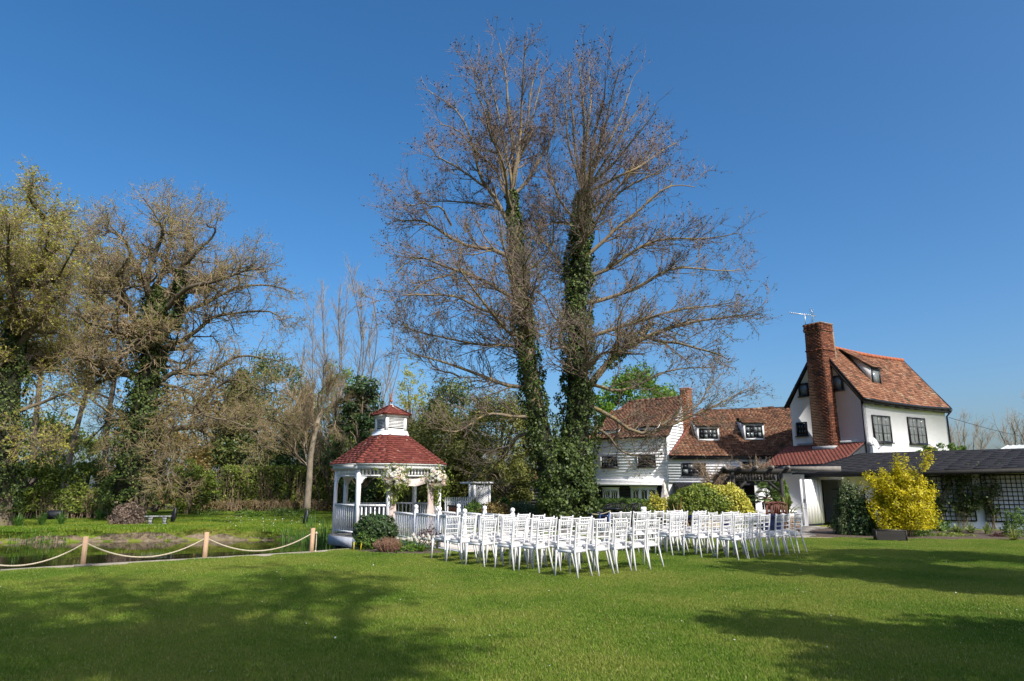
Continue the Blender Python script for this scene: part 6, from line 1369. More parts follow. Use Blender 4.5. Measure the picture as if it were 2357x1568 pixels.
def mt(u, Y, vtop, wpx, *a, ry=None, z0=None, **k):
    """mass tree by bearing: centre u, depth Y, top v, half width in sheet units"""
    q = at(u, vtop, Y); rx = wpx*Y/FL; zb = float(ground_z(q.x, Y)) if z0 is None else z0; name, lab = a[0], a[1]
    return mass_tree(name, lab, (q.x, Y), q.z-zb, rx, ry or rx, *a[2:], z0=zb, **k)
mt(630, 47, 800, 95, 'evergreen_tree', 'tall olive evergreen behind the oak branches', 15000, .22, 'conifer', nclump=130, clump=.3, droop=.3, low=.02, aspect=.35)
mt(560, 46, 850, 90, 'conifer_tree', 'olive-tinged conifer behind the brick shed', 9000, .34, 'conifer', kind='cone', nclump=150, clump=.42, droop=.3, low=.05, aspect=.3)
mt(705, 44, 900, 95, 'conifer_tree', 'broad dark conifer above the clipped hedge', 10000, .32, 'dkgreen', kind='cone', nclump=150, clump=.42, droop=.35, low=.05, aspect=.3)
mt(1045, 42, 872, 85, 'evergreen_tree', 'tall soft green evergreen between gazebo roof and ivy trunk', 16000, .20, 'conifer', nclump=130, clump=.3, droop=.25, low=.02, aspect=.35)
mt(840, 39, 872, 72, 'ivy_thicket', 'dark ivy-covered thicket right behind the gazebo roof', 11000, .17, 'dkgreen', nclump=70, low=.02, cat='thicket')
mt(1150, 38.5, 905, 92, 'yew_tree', 'broad olive-green yew behind the lattice arbour', 26000, .15, 'yew', nclump=120, clump=.34, low=.06, droop=.25, aspect=.4, ry=2.0)
mt(1015, 38, 930, 85, 'yew_tree', 'olive-brown yew between the gazebo and the arbour', 19000, .15, 'yew', nclump=90, clump=.36, low=.02, droop=.2, aspect=.4, ry=1.8)
mt(1165, 35.6, 1050, 72, 'yew_bush', 'rounded olive yew bush above the box balls', 11000, .14, 'yew', nclump=60, low=.22, droop=.25, aspect=.4, cat='shrub', ry=1.2)
mt(1470, 55, 850, 105, 'bright_tree', 'bright fresh-green tree rising behind the boarded house', 15000, .26, 'brightgreen', nclump=100, low=.25)
mt(1375, 52, 900, 60, 'bright_tree', 'fresh-green tree beside the ivy trunk behind the boarded house', 6500, .26, 'brightgreen', nclump=60, low=.2)
mt(790, 62, 830, 70, 'leafing_background_tree', 'hazy fresh-green tree seen through the bare tree', 6000, .26, 'brightgreen', nclump=130, low=.1)
mt(950, 58, 815, 40, 'leafing_background_tree', 'slim fresh-green tree between bare tree and tall ivy tree', 4500, .15, 'fresh', nclump=170, low=.1)
mt(120, 44, 960, 130, 'background_thicket', 'olive scrub thicket behind the slender trees at far left', 11000, .20, 'hedgegreen', nclump=80, low=.02, cat='thicket')
mt(380, 43, 990, 110, 'background_thicket', 'brownish scrub thicket behind the oak trunk', 9000, .18, 'russet', nclump=80, low=.02, cat='thicket')
mt(60, 33, 1040, 75, 'ivy_scrub', 'leafy scrub around the left tree trunk', 11000, .13, 'hedgegreen', nclump=60, low=.02, cat='thicket', ry=1.3)
mt(205, 34, 1060, 85, 'ivy_scrub', 'leafy green scrub between left tree and oak', 13000, .12, 'hedgegreen', nclump=70, low=.02, cat='thicket', ry=1.2)
mt(440, 37, 1060, 60, 'ivy_scrub', 'thin leafy scrub right of the oak trunk', 6000, .12, 'hedgegreen', nclump=50, low=.02, cat='thicket', ry=1.2)
mt(500, 60, 870, 200, 'background_thicket', 'distant olive tree belt left of the conifers', 9000, .32, 'russet', nclump=100, low=.02, cat='thicket')
mt(900, 66, 960, 160, 'background_thicket', 'distant tree belt behind the gazebo', 8000, .32, 'hedgegreen', nclump=100, low=.02, cat='thicket')
mt(-90, 40, 640, 90, 'bright_tree', 'leafing tree outside the left picture edge', 2500, .2, 'fresh', nclump=60, low=.2)
mt(2172, 29.6, 1020, 62, 'roof_ivy', 'dark ivy growing over the black roof ridge by the tall house', 5200, .10, 'midgreen', nclump=70, low=.62, cat='ivy', ry=.5, z0=0, clump=.2, trunk=.04)

def hedge(name, label, pts, h, th, n, size, m, twigs=0, rag=.12, low=0.0):
    a, b = [Vector((p.x, p.y, float(ground_z(p.x, p.y)))) for p in pts]; W = Wall((a.x, a.y), (b.x-a.x, b.y-a.y)); L = (Vector((b.x, b.y))-Vector((a.x, a.y))).length
    t = thing(name, label, 'hedge', tuple(a)); z0 = a.z; MB_ = W.slab(MB(), .05, L-.05, z0+low, z0+h*.9, -th*.7, -th*.25).obj('added_dark_core', 'dkcore', t, True)  # dark slab added inside the hedge to stop light coming through
    s = rng.random(n); x = rng.uniform(0, L, n); face = rng.random(n) < .72; z = np.where(face, rng.uniform(low, h, n), h+rng.normal(0, rag*.5, n)); d = np.where(face, rng.normal(0, .09, n), -rng.uniform(0, th, n))
    P = np.array(W.o)[None]+np.array(W.ex)[None]*x[:, None]+np.array(W.n)[None]*(d+.1*np.sin(x*3+z*2))[:, None]; P[:, 2] = z0+z+.05*np.sin(x*5)
    nr = np.where(face[:, None], np.array(W.n)[None]+np.array([0, 0, .2]), np.array([[0, 0, 1.]])); fo = Foliage(); fo.add(*leafquads(P, size, nr, .65, .7)); fo.obj('foliage', m, t)
    if twigs:
        B = []
        for i in range(twigs):
            x = rng.uniform(0, L); p = np.array(W.p(x, z0, rng.uniform(-.05, .1))); lean = rng.uniform(-.25, .25); B.append(np.stack([p+np.array(W.ex)*lean*q*h+np.array(W.n)*.05*math.sin(q*5+i)+[0, 0, q*h*rng.uniform(.9, 1.04)] for q in (0, .35, .7, 1)]))
        P2, R2 = grow(np.stack(B), np.full((twigs, 4), .016), twigs*9, .1, 1, .2, .6, (.3, 1), 3, .2, .1, .5, .006)
        wood('stems', 'deadtwig', t, [(np.stack(B), np.repeat(np.array([[.022, .018, .014, .008]]), twigs, 0), 4), (P2, R2, 3)])
    return t
hedge('clipped_hedge', 'tall clipped twiggy hedge with fresh green leaves along the far lawn', (at(500, 1180, 41.5), at(1075, 1180, 40.5)), 2.5, 1.2, 24000, .11, 'hedgegreen', 150)
hedge('bramble_bank', 'low brown twiggy undergrowth at the foot of the hedge', (at(400, 1180, 40.0), at(770, 1180, 39.8)), .55, .5, 3500, .07, 'russet', 110)
hedge('scrub_hedge', 'ragged twiggy hedge behind the far bank left of the oak', (at(-60, 1190, 32.5), at(300, 1190, 33.0)), 1.3, .8, 9000, .11, 'hedgegreen', 90, low=.35)
# garden shrubs
def B(u, v, Y, wpx, vtop, *a, **k):
    q = at(u, v, Y); z0 = k.pop('z0', 0.); h = at(u, vtop, Y).z-z0; rx = wpx*Y/FL; ry = k.pop('ry', rx*.9); return bush(a[0], a[1], k.pop('cat', 'shrub'), (q.x, Y), rx, ry, h, *a[2:], z0=z0, **k)
B(862, 1270, 17.6, 47, 1184, 'dark_shrub', 'rounded dark evergreen shrub in front of the gazebo deck', 6500, .055, 'dkgreen', 'ball', lump_=.1)
B(843, 1270, 17.3, 26, 1225, 'dark_shrub', 'loose low dark shrub at the left foot of the round evergreen', 1500, .055, 'midgreen', 'ball', lump_=.2)
B(1635, 1200, 24.6, 90, 1119, 'dome_hedge', 'big clipped dome hedge, green on the left and golden on the right', 24000, .09, 'hedgegreen', 'mound', m2='goldgreen', split=lambda P: (P[:, 0]+.35*(P[:, 2]-.9)+.12*np.sin(P[:, 2]*5)) > 7.22+rng.normal(0, .10, len(P)), lump_=.05, ry=1.2, cat='hedge')
B(1512, 1190, 26.5, 30, 1145, 'golden_shrub', 'golden-leaved shrub under the closed parasol', 3600, .085, 'goldgreen', 'dome', lump_=.12)
B(1492, 1190, 26, 18, 1162, 'golden_shrub', 'small lime-green shrub left of the golden one', 1200, .08, 'hedgegreen', 'dome')
B(1430, 1190, 31.5, 66, 1150, 'box_hedge', 'long low clipped box hedge below the gothic windows', 9000, .07, 'midgreen', 'box', cat='hedge', ry=.5, lump_=.04)
for u, Y, w_, vt, m, lab in ((1095, 27.5, 38, 1160, 'midgreen', 'clipped green mound just right of the brick pier'), (1140, 27.0, 42, 1157, 'russet', 'bronze-tinted clipped mound in the middle of the low shrubs'), (1195, 28.0, 40, 1157, 'variegated', 'grey-green variegated mound left of the ivy trunk'), (1232, 27.2, 38, 1163, 'variegated', 'variegated shrub touching the ivy trunk')):
    B(u, 1195, Y, w_, vt, 'clipped_mound', lab, 4800, .065, m, 'dome', lump_=.07, group='clipped mounds behind the chairs')
for u, Y, w_, vt, lab in ((1092, 30.5, 13, 1152, 'small clipped ball bush left of the arbour foot'), (1137, 30.0, 14, 1148, 'small clipped ball bush right of the arbour foot'), (1162, 30.5, 15, 1146, 'small clipped ball bush below the yew'), (1208, 30.0, 17, 1152, 'small clipped ball bush near the annexe ledge')):
    B(u, 1190, Y, w_, vt, 'box_ball', lab, 1800, .06, 'variegated' if u > 1200 else 'midgreen', 'dome', lump_=.05, group='small clipped ball bushes')
B(1964, 1215, 22.6, 37, 1120, 'holly_bush', 'dark variegated holly bush between the open door and the golden shrub', 5200, .075, 'variegated', 'dome', lump_=.12)
B(1800, 1190, 26.4, 20, 1108, 'bay_shrub', 'dark leafy shrub under the pergola corner', 1800, .12, 'midgreen', 'ball', z0=.3, core=None)
B(1985, 1215, 22.3, 30, 1150, 'dark_shrub', 'dark low leaves under the golden shrub', 2600, .08, 'dkgreen', 'dome')
# golden shrub: arching stems, clustered leaves
def gold_shrub():
    c = at(2078, 1220, 21.9); t = thing('golden_yellow_shrub', 'big airy bright yellow-leaved shrub in the flower bed', 'shrub', (c.x, c.y, 0)); Ls = []
    for i in range(46):
        a = rng.uniform(0, math.tau); r = rng.uniform(.2, 1.1); h = rng.uniform(1.2, 2.45)*(1-.22*r) if i > 6 else rng.uniform(2.3, 2.75); p = np.array([c.x+rng.uniform(-.2, .2), c.y+rng.uniform(-.2, .2), 0]); e = np.array([c.x+math.cos(a)*r*1.0, c.y+math.sin(a)*r*.9, h if i % 3 else h*.62]); m = (p+e)/2; m[2] = e[2]*.62; m[:2] = p[:2]*.6+e[:2]*.4; Ls.append(wander(catmull([p, m, e], 8), .06))
    LP_ = np.stack(Ls); LR = np.repeat(np.linspace(.018, .006, 8)[None], len(Ls), 0); P2, R2 = grow(LP_, LR, 620, .2, 1, .2, .55, (.3, 1.1), 4, .2, .15, .6, .004); wood('stems', 'deadtwig', t, [(LP_, LR, 5), (P2, R2, 3)])
    fo = Foliage(); Q = tips(P2, 20000, .06, .1); fo.add(*leafquads(Q, .065, Q-np.array([c.x, c.y, 1.0])+np.array([0, -.3, .5]), .6, .9)); d = unit(rng.normal(size=(12000, 3))); d[:, 2] = np.abs(d[:, 2]); kk = (1-np.abs(rng.normal(0, .2, 12000)))*(1+.16*np.sin(d[:, 0]*7+d[:, 2]*6)+.12*np.sin(d[:, 1]*9-d[:, 2]*11)); Q = np.array([c.x, c.y, .25])+d*kk[:, None]*np.array([.92, .85, 1.7]); fo.add(*leafquads(Q, .062, d+np.array([0, 0, .4]), .6, .9)); fo.obj('foliage', 'gold', t)
gold_shrub()
def twiggy(name, label, c, z0, r, h, n, m='deadtwig', cat='shrub'):
    t = thing(name, label, cat, (c[0], c[1], 0)); Ls = []
    for i in range(n):
        a = rng.uniform(0, math.tau); e = np.array([c[0]+math.cos(a)*r*rng.uniform(.3, 1), c[1]+math.sin(a)*r*.6*rng.uniform(.3, 1), z0+h*rng.uniform(.4, 1)]); p = np.array([c[0]+rng.uniform(-.2, .2), c[1], max(0, z0-.3)]); Ls.append(wander(catmull([p, (p+e)/2+[0, 0, .2], e], 8), .12))
    LP_ = np.stack(Ls); LR = np.repeat(np.linspace(.02, .007, 8)[None], n, 0); P2, R2 = grow(LP_, LR, n*16, .15, 1, .3, .8, (.3, 1.2), 4, .3, .0, .6, .006); P3, R3 = grow(P2, R2, n*45, .1, 1, .12, .35, (.3, 1.2), 3, .3, 0, .7, .0045)
    wood('stems', m, t, [(LP_, LR, 4), (P2, R2, 3), (P3, R3, 3)]); return t
q = at(1640, 1100, 27.0); twiggy('bare_climber', 'bare grey-brown climber tangled above the dome hedge', (q.x, q.y), 1.6, 1.0, .95, 17, cat='climber')
q = at(1690, 1080, 25.5); twiggy('bare_climber', 'bare tangled vine lying along the top of the pergola', (q.x+.7, q.y), 2.15, 1.1, .14, 8, cat='climber')
# strap-leaved plants, palms, iris reeds
def straps(name, label, c, n, L, wd, m, spread=.8, z0=0., cat='plant', group=None, arch=.7, up=1.0):
    t = thing(name, label, cat, (c[0], c[1], z0), group=group); k = 6; V, F, R = [], [], []
    for i in range(n):
        a = rng.uniform(0, math.tau); sp = rng.uniform(.1, spread); l = L*rng.uniform(.6, 1.1); q = np.linspace(0, 1, k); out = sp*q+.0; z = l*up*(q*math.sqrt(max(.05, 1-sp*sp*.5))-arch*sp*q**2.4*.9); rr = l*(sp*q+arch*sp*q**2*.35)
        x0, y0 = rng.normal(0, .05, 2)*L; ctr = np.stack([c[0]+x0+np.cos(a)*rr, c[1]+y0+np.sin(a)*rr, z0+z], 1); side = np.array([-math.sin(a), math.cos(a), 0]); w_ = wd*np.array([.6, 1, 1, .85, .55, .06])[:, None]; L_ = ctr+side*w_/2; R_ = ctr-side*w_/2; mid = ctr-np.array([0, 0, .15])*w_
        b = len(V)*0+sum(len(x) for x in V); V.append(np.concatenate([L_, mid, R_])); ff = [(b+j, b+j+1, b+k+j+1, b+k+j) for j in range(k-1)]+[(b+k+j, b+k+j+1, b+2*k+j+1, b+2*k+j) for j in range(k-1)]; F += ff; R.append(np.full(3*k, rng.random()))
    link('leaves', npmesh('leaves', np.concatenate(V)-np.array(t.location), np.array(F, np.int32), np.concatenate(R), True), m, t); return t
q = at(1560, 1190, 22.4); straps('phormium', 'bronze and tan spiky strap-leaved plant by the dome hedge', (q.x, q.y), 34, 1.15, .05, 'strap', .95, z0=.15)
straps('phormium', 'green and yellow spiky plant in the pebble planter', (PEBQ.x, PEBQ.y), 34, .95, .055, 'strapgreen', .9, z0=.5)
q = at(1588, 1215, 21.2); straps('phormium', 'small bronze strap plant behind the chairs', (q.x, q.y), 18, .7, .04, 'strap', .9)
def fan_palm(u, Y, ztop, n, fr, label, stem=True):
    q = at(u, 1190, Y); t = thing('fan_palm', label, 'palm', (q.x, q.y, 0)); c = np.array([q.x, q.y, ztop])
    if stem: MB().tube([(q.x, q.y, 0), (q.x+.03, q.y, ztop*.5), (q.x, q.y, ztop)], [.11, .10, .12], 9).obj('trunk', 'deadtwig', t, True)
    for i in range(n):
        a = i*2.4+rng.uniform(-.2, .2); el = rng.uniform(-.25, 1.2); d = np.array([math.cos(a)*math.cos(el), math.sin(a)*math.cos(el), math.sin(el)]); p = c+d*fr*.55; b = MB(); b.tube([tuple(c), tuple(p)], .011, 4); s = unit(np.cross(d, [0, 0, 1.])); u2 = np.cross(s, d)
        for k in range(15):
            f = (k-7)/7*1.45; dd = unit(d*math.cos(f)+s*math.sin(f)); l = fr*.55*(1-.25*abs(f)); e = p+dd*l-np.array([0, 0, l*.28]); w_ = np.cross(dd, u2)*.022
            b.add([p, (p*.45+e*.55)+w_+u2*.01, e, (p*.45+e*.55)-w_+u2*.01], [(0, 1, 2, 3)], rng.random())
        b.obj('frond', 'palm', t, True)
fan_palm(1768, 25.3, 1.15, 22, .85, 'fan palm with pleated green fronds under the pergola')
fan_palm(1387, 29.5, .55, 12, .62, 'small fan palm above the box hedge, left one', False); fan_palm(1425, 29.5, .62, 12, .62, 'small fan palm above the box hedge, right one', False)
def reedbed(name, label, area, n, L, m='reed', zf=None, w_=.022):
    c = np.mean(area, axis=0); t = thing(name, label, 'reeds', (c[0], c[1], -.4)); V, F, R = [], [], []; b = 0; i = 0; ar = np.array(area); lo, hi = ar.min(0), ar.max(0)
    while i < n:
        x, y = rng.uniform(lo, hi)
        if poly_sd(np.array([x]), np.array([y]), ar)[0] > 0: continue
        i += 1; z = float(ground_z(x, y)); z = max(z, -.45); l = L*rng.uniform(.6, 1.1); a = rng.uniform(0, math.tau); bend = rng.uniform(0, .3); q = np.linspace(0, 1, 4); ctr = np.stack([x+math.cos(a)*bend*l*q**2, y+math.sin(a)*bend*l*q**2, z+l*q*(1-.2*bend*q)], 1); s = np.array([math.cos(a+1.2), math.sin(a+1.2), 0])*w_*.5*np.array([1, 1, .7, .05])[:, None]; V.append(np.concatenate([ctr+s, ctr-s])); F += [(b+j, b+j+1, b+5+j, b+4+j) for j in range(3)]; R.append(np.full(8, rng.random())); b += 8
    link('blades', npmesh('blades', np.concatenate(V)-np.array(t.location), np.array(F, np.int32), np.concatenate(R)), m, t)
reedbed('iris_reeds', 'tall green iris blades in the pond left of the gazebo', [(-8.3, 25.2), (-6.4, 23.6), (-5.2, 23.4), (-5.6, 25.6), (-7.6, 26.6)], 400, .62, w_=.03)
reedbed('iris_reeds', 'green iris blades at the left picture edge of the pond', [(-17.5, 24.4), (-15.8, 24.2), (-15.6, 25.6), (-17.6, 25.8)], 60, .45)
reedbed('iris_reeds', 'few iris shoots at the near pond edge between the posts', [(-6.0, 15.95), (-5.3, 16.5), (-5.5, 16.75), (-6.2, 16.2)], 22, .55, w_=.02)
q = onbank(222, 1197); straps('daffodil_clump', 'clump of upright blue-green daffodil leaves left of the oak foot', (onbank(342, 1198).x-2.2, onbank(342, 1198).y), 70, .75, .03, 'reed', .45, z0=.0)
for u, v, lab in ((40, 1215, 'clump of long bank leaves nearest the left picture edge'), (95, 1212, 'clump of long bank leaves left of the barrel floodlight'), (140, 1210, 'clump of long bank leaves right of the barrel floodlight')):
    p = onbank(u, v); straps('bank_leaves', lab, (p.x, p.y), 60, .65, .03, 'reed', .5, z0=p.z, group='long-leaved clumps on the far bank')
for u, v, w_, h, m, lab in ((125, 1240, .6, .35, 'brightgreen', 'low leafy clump below the barrel floodlight'), (75, 1243, .5, .3, 'midgreen', 'low weedy clump at the water, far left'), (560, 1238, .55, .35, 'midgreen', 'leafy weed clump on the far bank behind the middle oak post'), (585, 1240, .4, .28, 'brightgreen', 'small leafy weed clump on the far bank'), (655, 1238, .6, .4, 'midgreen', 'leafy weed clump near the iris reeds'), (640, 1182, .9, .35, 'midgreen', 'low green weeds at the foot of the clipped hedge'), (700, 1180, .8, .3, 'brightgreen', 'fresh green ground plants below the leaning trunk'), (480, 1185, .9, .35, 'midgreen', 'low weeds at the hedge foot right of the bench'), (345, 1243, .3, .25, 'brightgreen', 'small weed right of the left oak post')):
    p = onbank(u, v); bush('weed_clump', lab, 'weeds', (p.x, p.y), w_, w_*.6, h, 700, .075, m, 'dome', z0=p.z-.02, core=None, lump_=.25, group='leafy clumps along the far bank')
p = onbank(305, 1206); fo = bush('leaf_litter_mound', 'brown mound of dry twigs and litter round the oak foot', 'litter heap', (p.x-.1, p.y-.35), .62, .55, .75, 2600, .08, 'litter', 'dome', z0=p.z, lump_=.22, core='soil')
# flower bed planting
def bed(u, v, w_, h, n, s, m, name, lab, cat='plant', **k):
    p = gr(u, v); return bush(name, lab, cat, (p.x, p.y), w_, w_*.7, h, n, s, m, 'dome', core=None, lump_=.2, **k)
bed(2090, 1224, .55, .50, 1500, .09, 'brightgreen', 'peony_clump', 'bright green leafy perennial behind the wicker trough'); bed(2135, 1224, .62, .52, 1900, .10, 'midgreen', 'peony_clump', 'mid-green leafy perennial right of the bright one')
bed(2110, 1236, .5, .16, 900, .05, 'midgreen', 'ground_cover', 'low green ground cover at the bed edge beside the trough'); bed(2190, 1236, .6, .12, 900, .05, 'hedgegreen', 'ground_cover', 'flat ground cover in front of the striped leaves'); bed(2010, 1229, .5, .22, 900, .05, 'midgreen', 'ground_cover', 'low foliage left of the wicker trough'); bed(1940, 1219, .45, .35, 900, .07, 'dkgreen', 'ground_cover', 'dark leaves by the outbuilding doorway')
bed(2345, 1238, .42, .75, 1800, .06, 'midgreen', 'upright_shrub', 'upright light green shrub at the right end of the bed', 'shrub'); bed(2300, 1238, .25, .14, 300, .05, 'purple', 'dark_heuchera', 'tiny dark purple plant on bare soil')
for u, v, lab in ((2205, 1228, 'cream-edged strappy clump, left of the two striped ones'), (2235, 1230, 'cream-edged strappy clump, right of the two striped ones')):
    p = gr(u, v); straps('striped_plant', lab, (p.x, p.y), 70, .42, .045, 'hosta', .95, group='cream-edged plants in the bed')
p = gr(2275, 1232); straps('hosta', 'broad upright hosta leaves in the right of the bed', (p.x, p.y), 16, .42, .12, 'hosta', .7)
p = gr(2335, 1246); straps('strap_tuft', 'green arching tuft at the right picture edge of the bed', (p.x, p.y), 40, .45, .03, 'strapgreen', .95)
def flowers(name, label, c, r, n, m, stem=.3, size=.05, z0=0., petals=6, leafm='reed', cup=True, group=None):
    t = thing(name, label, 'flowers', (c[0], c[1], z0), group=group); S = []; V, F, R, b = [], [], [], 0
    for i in range(n):
        a, q = rng.uniform(0, math.tau), r*math.sqrt(rng.random()); x, y = c[0]+math.cos(a)*q, c[1]+math.sin(a)*q*.5; h = stem*rng.uniform(.75, 1.15); tp = np.array([x+rng.normal(0, .02), y, z0+h]); S.append(np.stack([[x, y, z0], [x, y, z0+h*.5], tp]))
        bl = MB(); rr = random.random()
        for k in range(petals):
            f = k*math.tau/petals; d = np.array([math.cos(f), math.sin(f), 0]); s = np.array([-math.sin(f), math.cos(f), 0])*size*.42
            if cup: bl.add([tp-[0, 0, size*.1]+d*size*.1, tp+d*size*.45+s+[0, 0, size*.35], tp+d*size*.22+[0, 0, size*1.15], tp+d*size*.45-s+[0, 0, size*.35]], [(0, 1, 2, 3)], rr)
            else: bl.add([tp, tp+d*size*.4+s*.8+[0, 0, .004], tp+d*size*.6+[0, 0, .0], tp+d*size*.4-s*.8+[0, 0, .004]], [(0, 1, 2, 3)], rr)
        bl.obj('bloom', m, t, True)
    wood('stems', leafm, t, [(np.stack(S), np.full((n, 3), .005), 4)])
p = gr(972, 1272); flowers('white_tulips', 'white tulips in the bed at the ramp foot', (p.x, p.y), .45, 24, 'petal_white', .33, .062); straps('tulip_leaves', 'pale green tulip leaves under the white tulips', (p.x, p.y), 60, .28, .04, 'brightgreen', .8)
p = gr(985, 1268); bush('bronze_perennial', 'bronze-purple leafy plant above the white tulips', 'plant', (p.x, p.y+.15), .28, .2, .52, 420, .055, 'purple', 'ball', core=None, lump_=.25)
p = gr(932, 1272); bush('lime_perennial', 'bright lime-green low plant left of the white tulips', 'plant', (p.x, p.y), .34, .22, .24, 900, .045, 'brightgreen', 'dome', core=None, lump_=.2)
p = gr(925, 1266); flowers('white_narcissi', 'small white flowers in front of the ramp side', (p.x, p.y+.1), .3, 22, 'petal_white', .40, .04, cup=False)
def heather():
    p = gr(893, 1273); t = thing('dry_heather', 'pinkish-brown dry twiggy clump beside the round evergreen', 'plant', (p.x, p.y, 0)); S = []
    for i in range(420): a, q = rng.uniform(0, math.tau), rng.random()**.5; x, y = p.x+math.cos(a)*q*.30, p.y+math.sin(a)*q*.2; h = .36*(1-.4*q*q)*rng.uniform(.7, 1.1); S.append(np.stack([[p.x+(x-p.x)*.5, p.y+(y-p.y)*.5, 0], [x, y, h*.6], [x+(x-p.x)*.25, y, h]]))
    S = np.stack(S); wood('stems', 'heather', t, [(S, np.repeat(np.array([[.004, .004, .002]]), len(S), 0), 3)]); fo = Foliage(); fo.add(*leafquads(tips(S, 2600, .012, .3), .026, None, .5)); fo.obj('foliage', 'heather', t)
heather()
p = gr(905, 1275); flowers('magenta_primulas', 'few magenta blooms in front of the dry pink clump', (p.x, p.y-.05), .16, 9, 'petal_magenta', .12, .035, cup=False)
p = gr(2042, 1230); flowers('pink_tulips', 'pink tulips behind the wicker trough', (p.x, p.y+.2), .5, 12, 'petal_pink', .52, .085); straps('tulip_leaves', 'green tulip leaves behind the wicker trough', (p.x+.3, p.y+.2), 60, .38, .04, 'reed', .7)
for u, v, lab in ((2030, 1234, 'blue forget-me-nots left of the wicker trough'), (2075, 1228, 'blue forget-me-nots behind the wicker trough'), (2122, 1233, 'blue forget-me-nots right of the wicker trough')):
    p = gr(u, v); flowers('forget_me_nots', lab, (p.x, p.y), .3, 70, 'petal_blue', .2, .028, cup=False, petals=5, leafm='midgreen', group='forget-me-nots in the bed')
for i, u in enumerate((814, 829)):
    p = gr(u, 1269.5); t = tag(MB().tube([(p.x, p.y, 0), (p.x+.03*i, p.y, .22)], .014, 6).obj('yellow_stake', 'petal_yellow'), ('left', 'right')[i]+' of two short yellow stakes by the deck corner', 'stake', 'yellow stakes at the lawn edge')
# climbing plant on the trellis
for a0, n, lab in ((ua(2150), 1500, 'leafy climber on the trellis beside the golden shrub'), (ua(2205), 1500, 'leafy climber reaching over the black roof edge'), (ua(2275), 1300, 'thin leafy climber on the right trellis')):
    t = thing('trellis_climber', lab, 'climber', tuple(WWL.p(a0, 0, .15)), group='climbers on the trellis'); Ls = []
    for i in range(9):
        p = np.array(WWL.p(a0+rng.uniform(-.1, .1), 0, .12)); e = np.array(WWL.p(a0+rng.uniform(-.8, .8), rng.uniform(1.2, 2.45), rng.uniform(.15, .45))); Ls.append(wander(catmull([p, (p+e)/2+np.array([0, 0, .2]), e], 8), .12))
    LP_ = np.stack(Ls); LR = np.repeat(np.linspace(.014, .005, 8)[None], 9, 0); P2, R2 = grow(LP_, LR, 110, .25, 1, .2, .55, (.4, 1.3), 4, .3, .05, .6, .004); wood('stems', 'deadtwig', t, [(LP_, LR, 4), (P2, R2, 3)]); fo = Foliage(); fo.add(*leafquads(tips(P2, n, .06, .1), .085, np.tile(np.array([[-.3, -.8, .5]]), (n, 1)), .6, .8)); fo.obj('foliage', 'ivy', t)  # dark ivy colour puts the shade under the eaves into these leaves
# gazebo flowers, drape, folding chair inside
def drape(x, label):
    t = thing('entrance_drape', label, 'curtain', tuple(gz(x, -1.43, .16)), GR, 'blush drapes on the gazebo entrance'); b = MB(); V = []; n = 26
    for z, w_ in ((0, .17), (.4, .15), (.9, .10), (1.2, .13), (1.62, .22), (1.66, .22)):
        for k in range(n): q = k/(n-1)-.5; V.append((q*w_*1.6, -.05+.035*math.sin(k*1.55+z*2), z))
    b.add(V, [(j*n+k, j*n+k+1, (j+1)*n+k+1, (j+1)*n+k) for j in range(5) for k in range(n-1)]); b.obj('cloth', 'drape', t, smooth=True)
drape(-.64, 'blush fabric drape on the left entrance post of the gazebo'); drape(.60, 'blush fabric drape on the right entrance post of the gazebo')
b = MB(); V = []; n = 22
for z in (0, .06, .12, .17):
    for k in range(n): q = k/(n-1); p = gz(-.55+1.1*q, -1.46-.03*math.sin(q*9+z*20), 1.86-z*1.2-.12*math.sin(math.pi*q)); V.append(tuple(p))
b.add(V, [(j*n+k, j*n+k+1, (j+1)*n+k+1, (j+1)*n+k) for j in range(3) for k in range(n-1)]); tag(b.obj('swag', 'drape', smooth=True), 'blush fabric swag across the top of the gazebo entrance', 'curtain')
def arrangement(x, y, z, label, n):
    c = gz(x, y, z); t = thing('flower_arrangement', label, 'flowers', tuple(c), group='blush flower arrangements on the gazebo'); R_ = np.array([.34, .24, .30])
    P = np.array(c)+rng.normal(size=(900, 3))*R_*.62; P[:, 2] -= .25*rng.random(900)**3; fo = Foliage(); fo.add(*leafquads(P, .10, None, .35, droop=.6)); fo.obj('foliage', 'hedgegreen', t)
    tr = np.array(c)+np.stack([rng.normal(0, .07, 160), rng.normal(0, .05, 160), -rng.uniform(.2, .75, 160)], 1); fo = Foliage(); fo.add(*leafquads(tr, .12, None, .25, droop=2)); fo.obj('trailing_foliage', 'hedgegreen', t)
    for i in range(n):
        d = unit(rng.normal(size=3)+np.array([.25, -.9, .1])); p = np.array(c)+d*R_*rng.uniform(.75, 1.15); s = rng.choice([.036, .056, .078], p=[.45, .35, .2]); b = MB(); rr = random.random()
        for ring, (k, rad, hh) in enumerate(((6, 1.0, .25), (5, .72, .55), (4, .42, .75))):
            for j in range(k):
                a = j*math.tau/k+ring*.5; dd = d; s1 = unit(np.cross(dd, [.3, .2, 1.])); s2 = np.cross(dd, s1); e = s1*math.cos(a)+s2*math.sin(a); w_ = (-s1*math.sin(a)+s2*math.cos(a))*s*.55*rad
                b.add([p, p+e*s*rad*.8+w_+dd*s*hh*.6, p+e*s*rad+dd*s*hh, p+e*s*rad*.8-w_+dd*s*hh*.6], [(0, 1, 2, 3)], rr)
        b.obj('bloom', 'petal_white' if rng.random() < .55 else 'petal_blush', t, True)
arrangement(-.66, -1.52, 1.78, 'blush and white flower arrangement hanging on the left entrance post', 105); arrangement(.74, -1.52, 1.74, 'blush and white flower arrangement hanging on the right entrance post', 105)
q = gz(.35, .85, .15); t = thing('folding_chair', 'white slatted folding chair inside the gazebo', 'chair', tuple(q), GR+2.6)
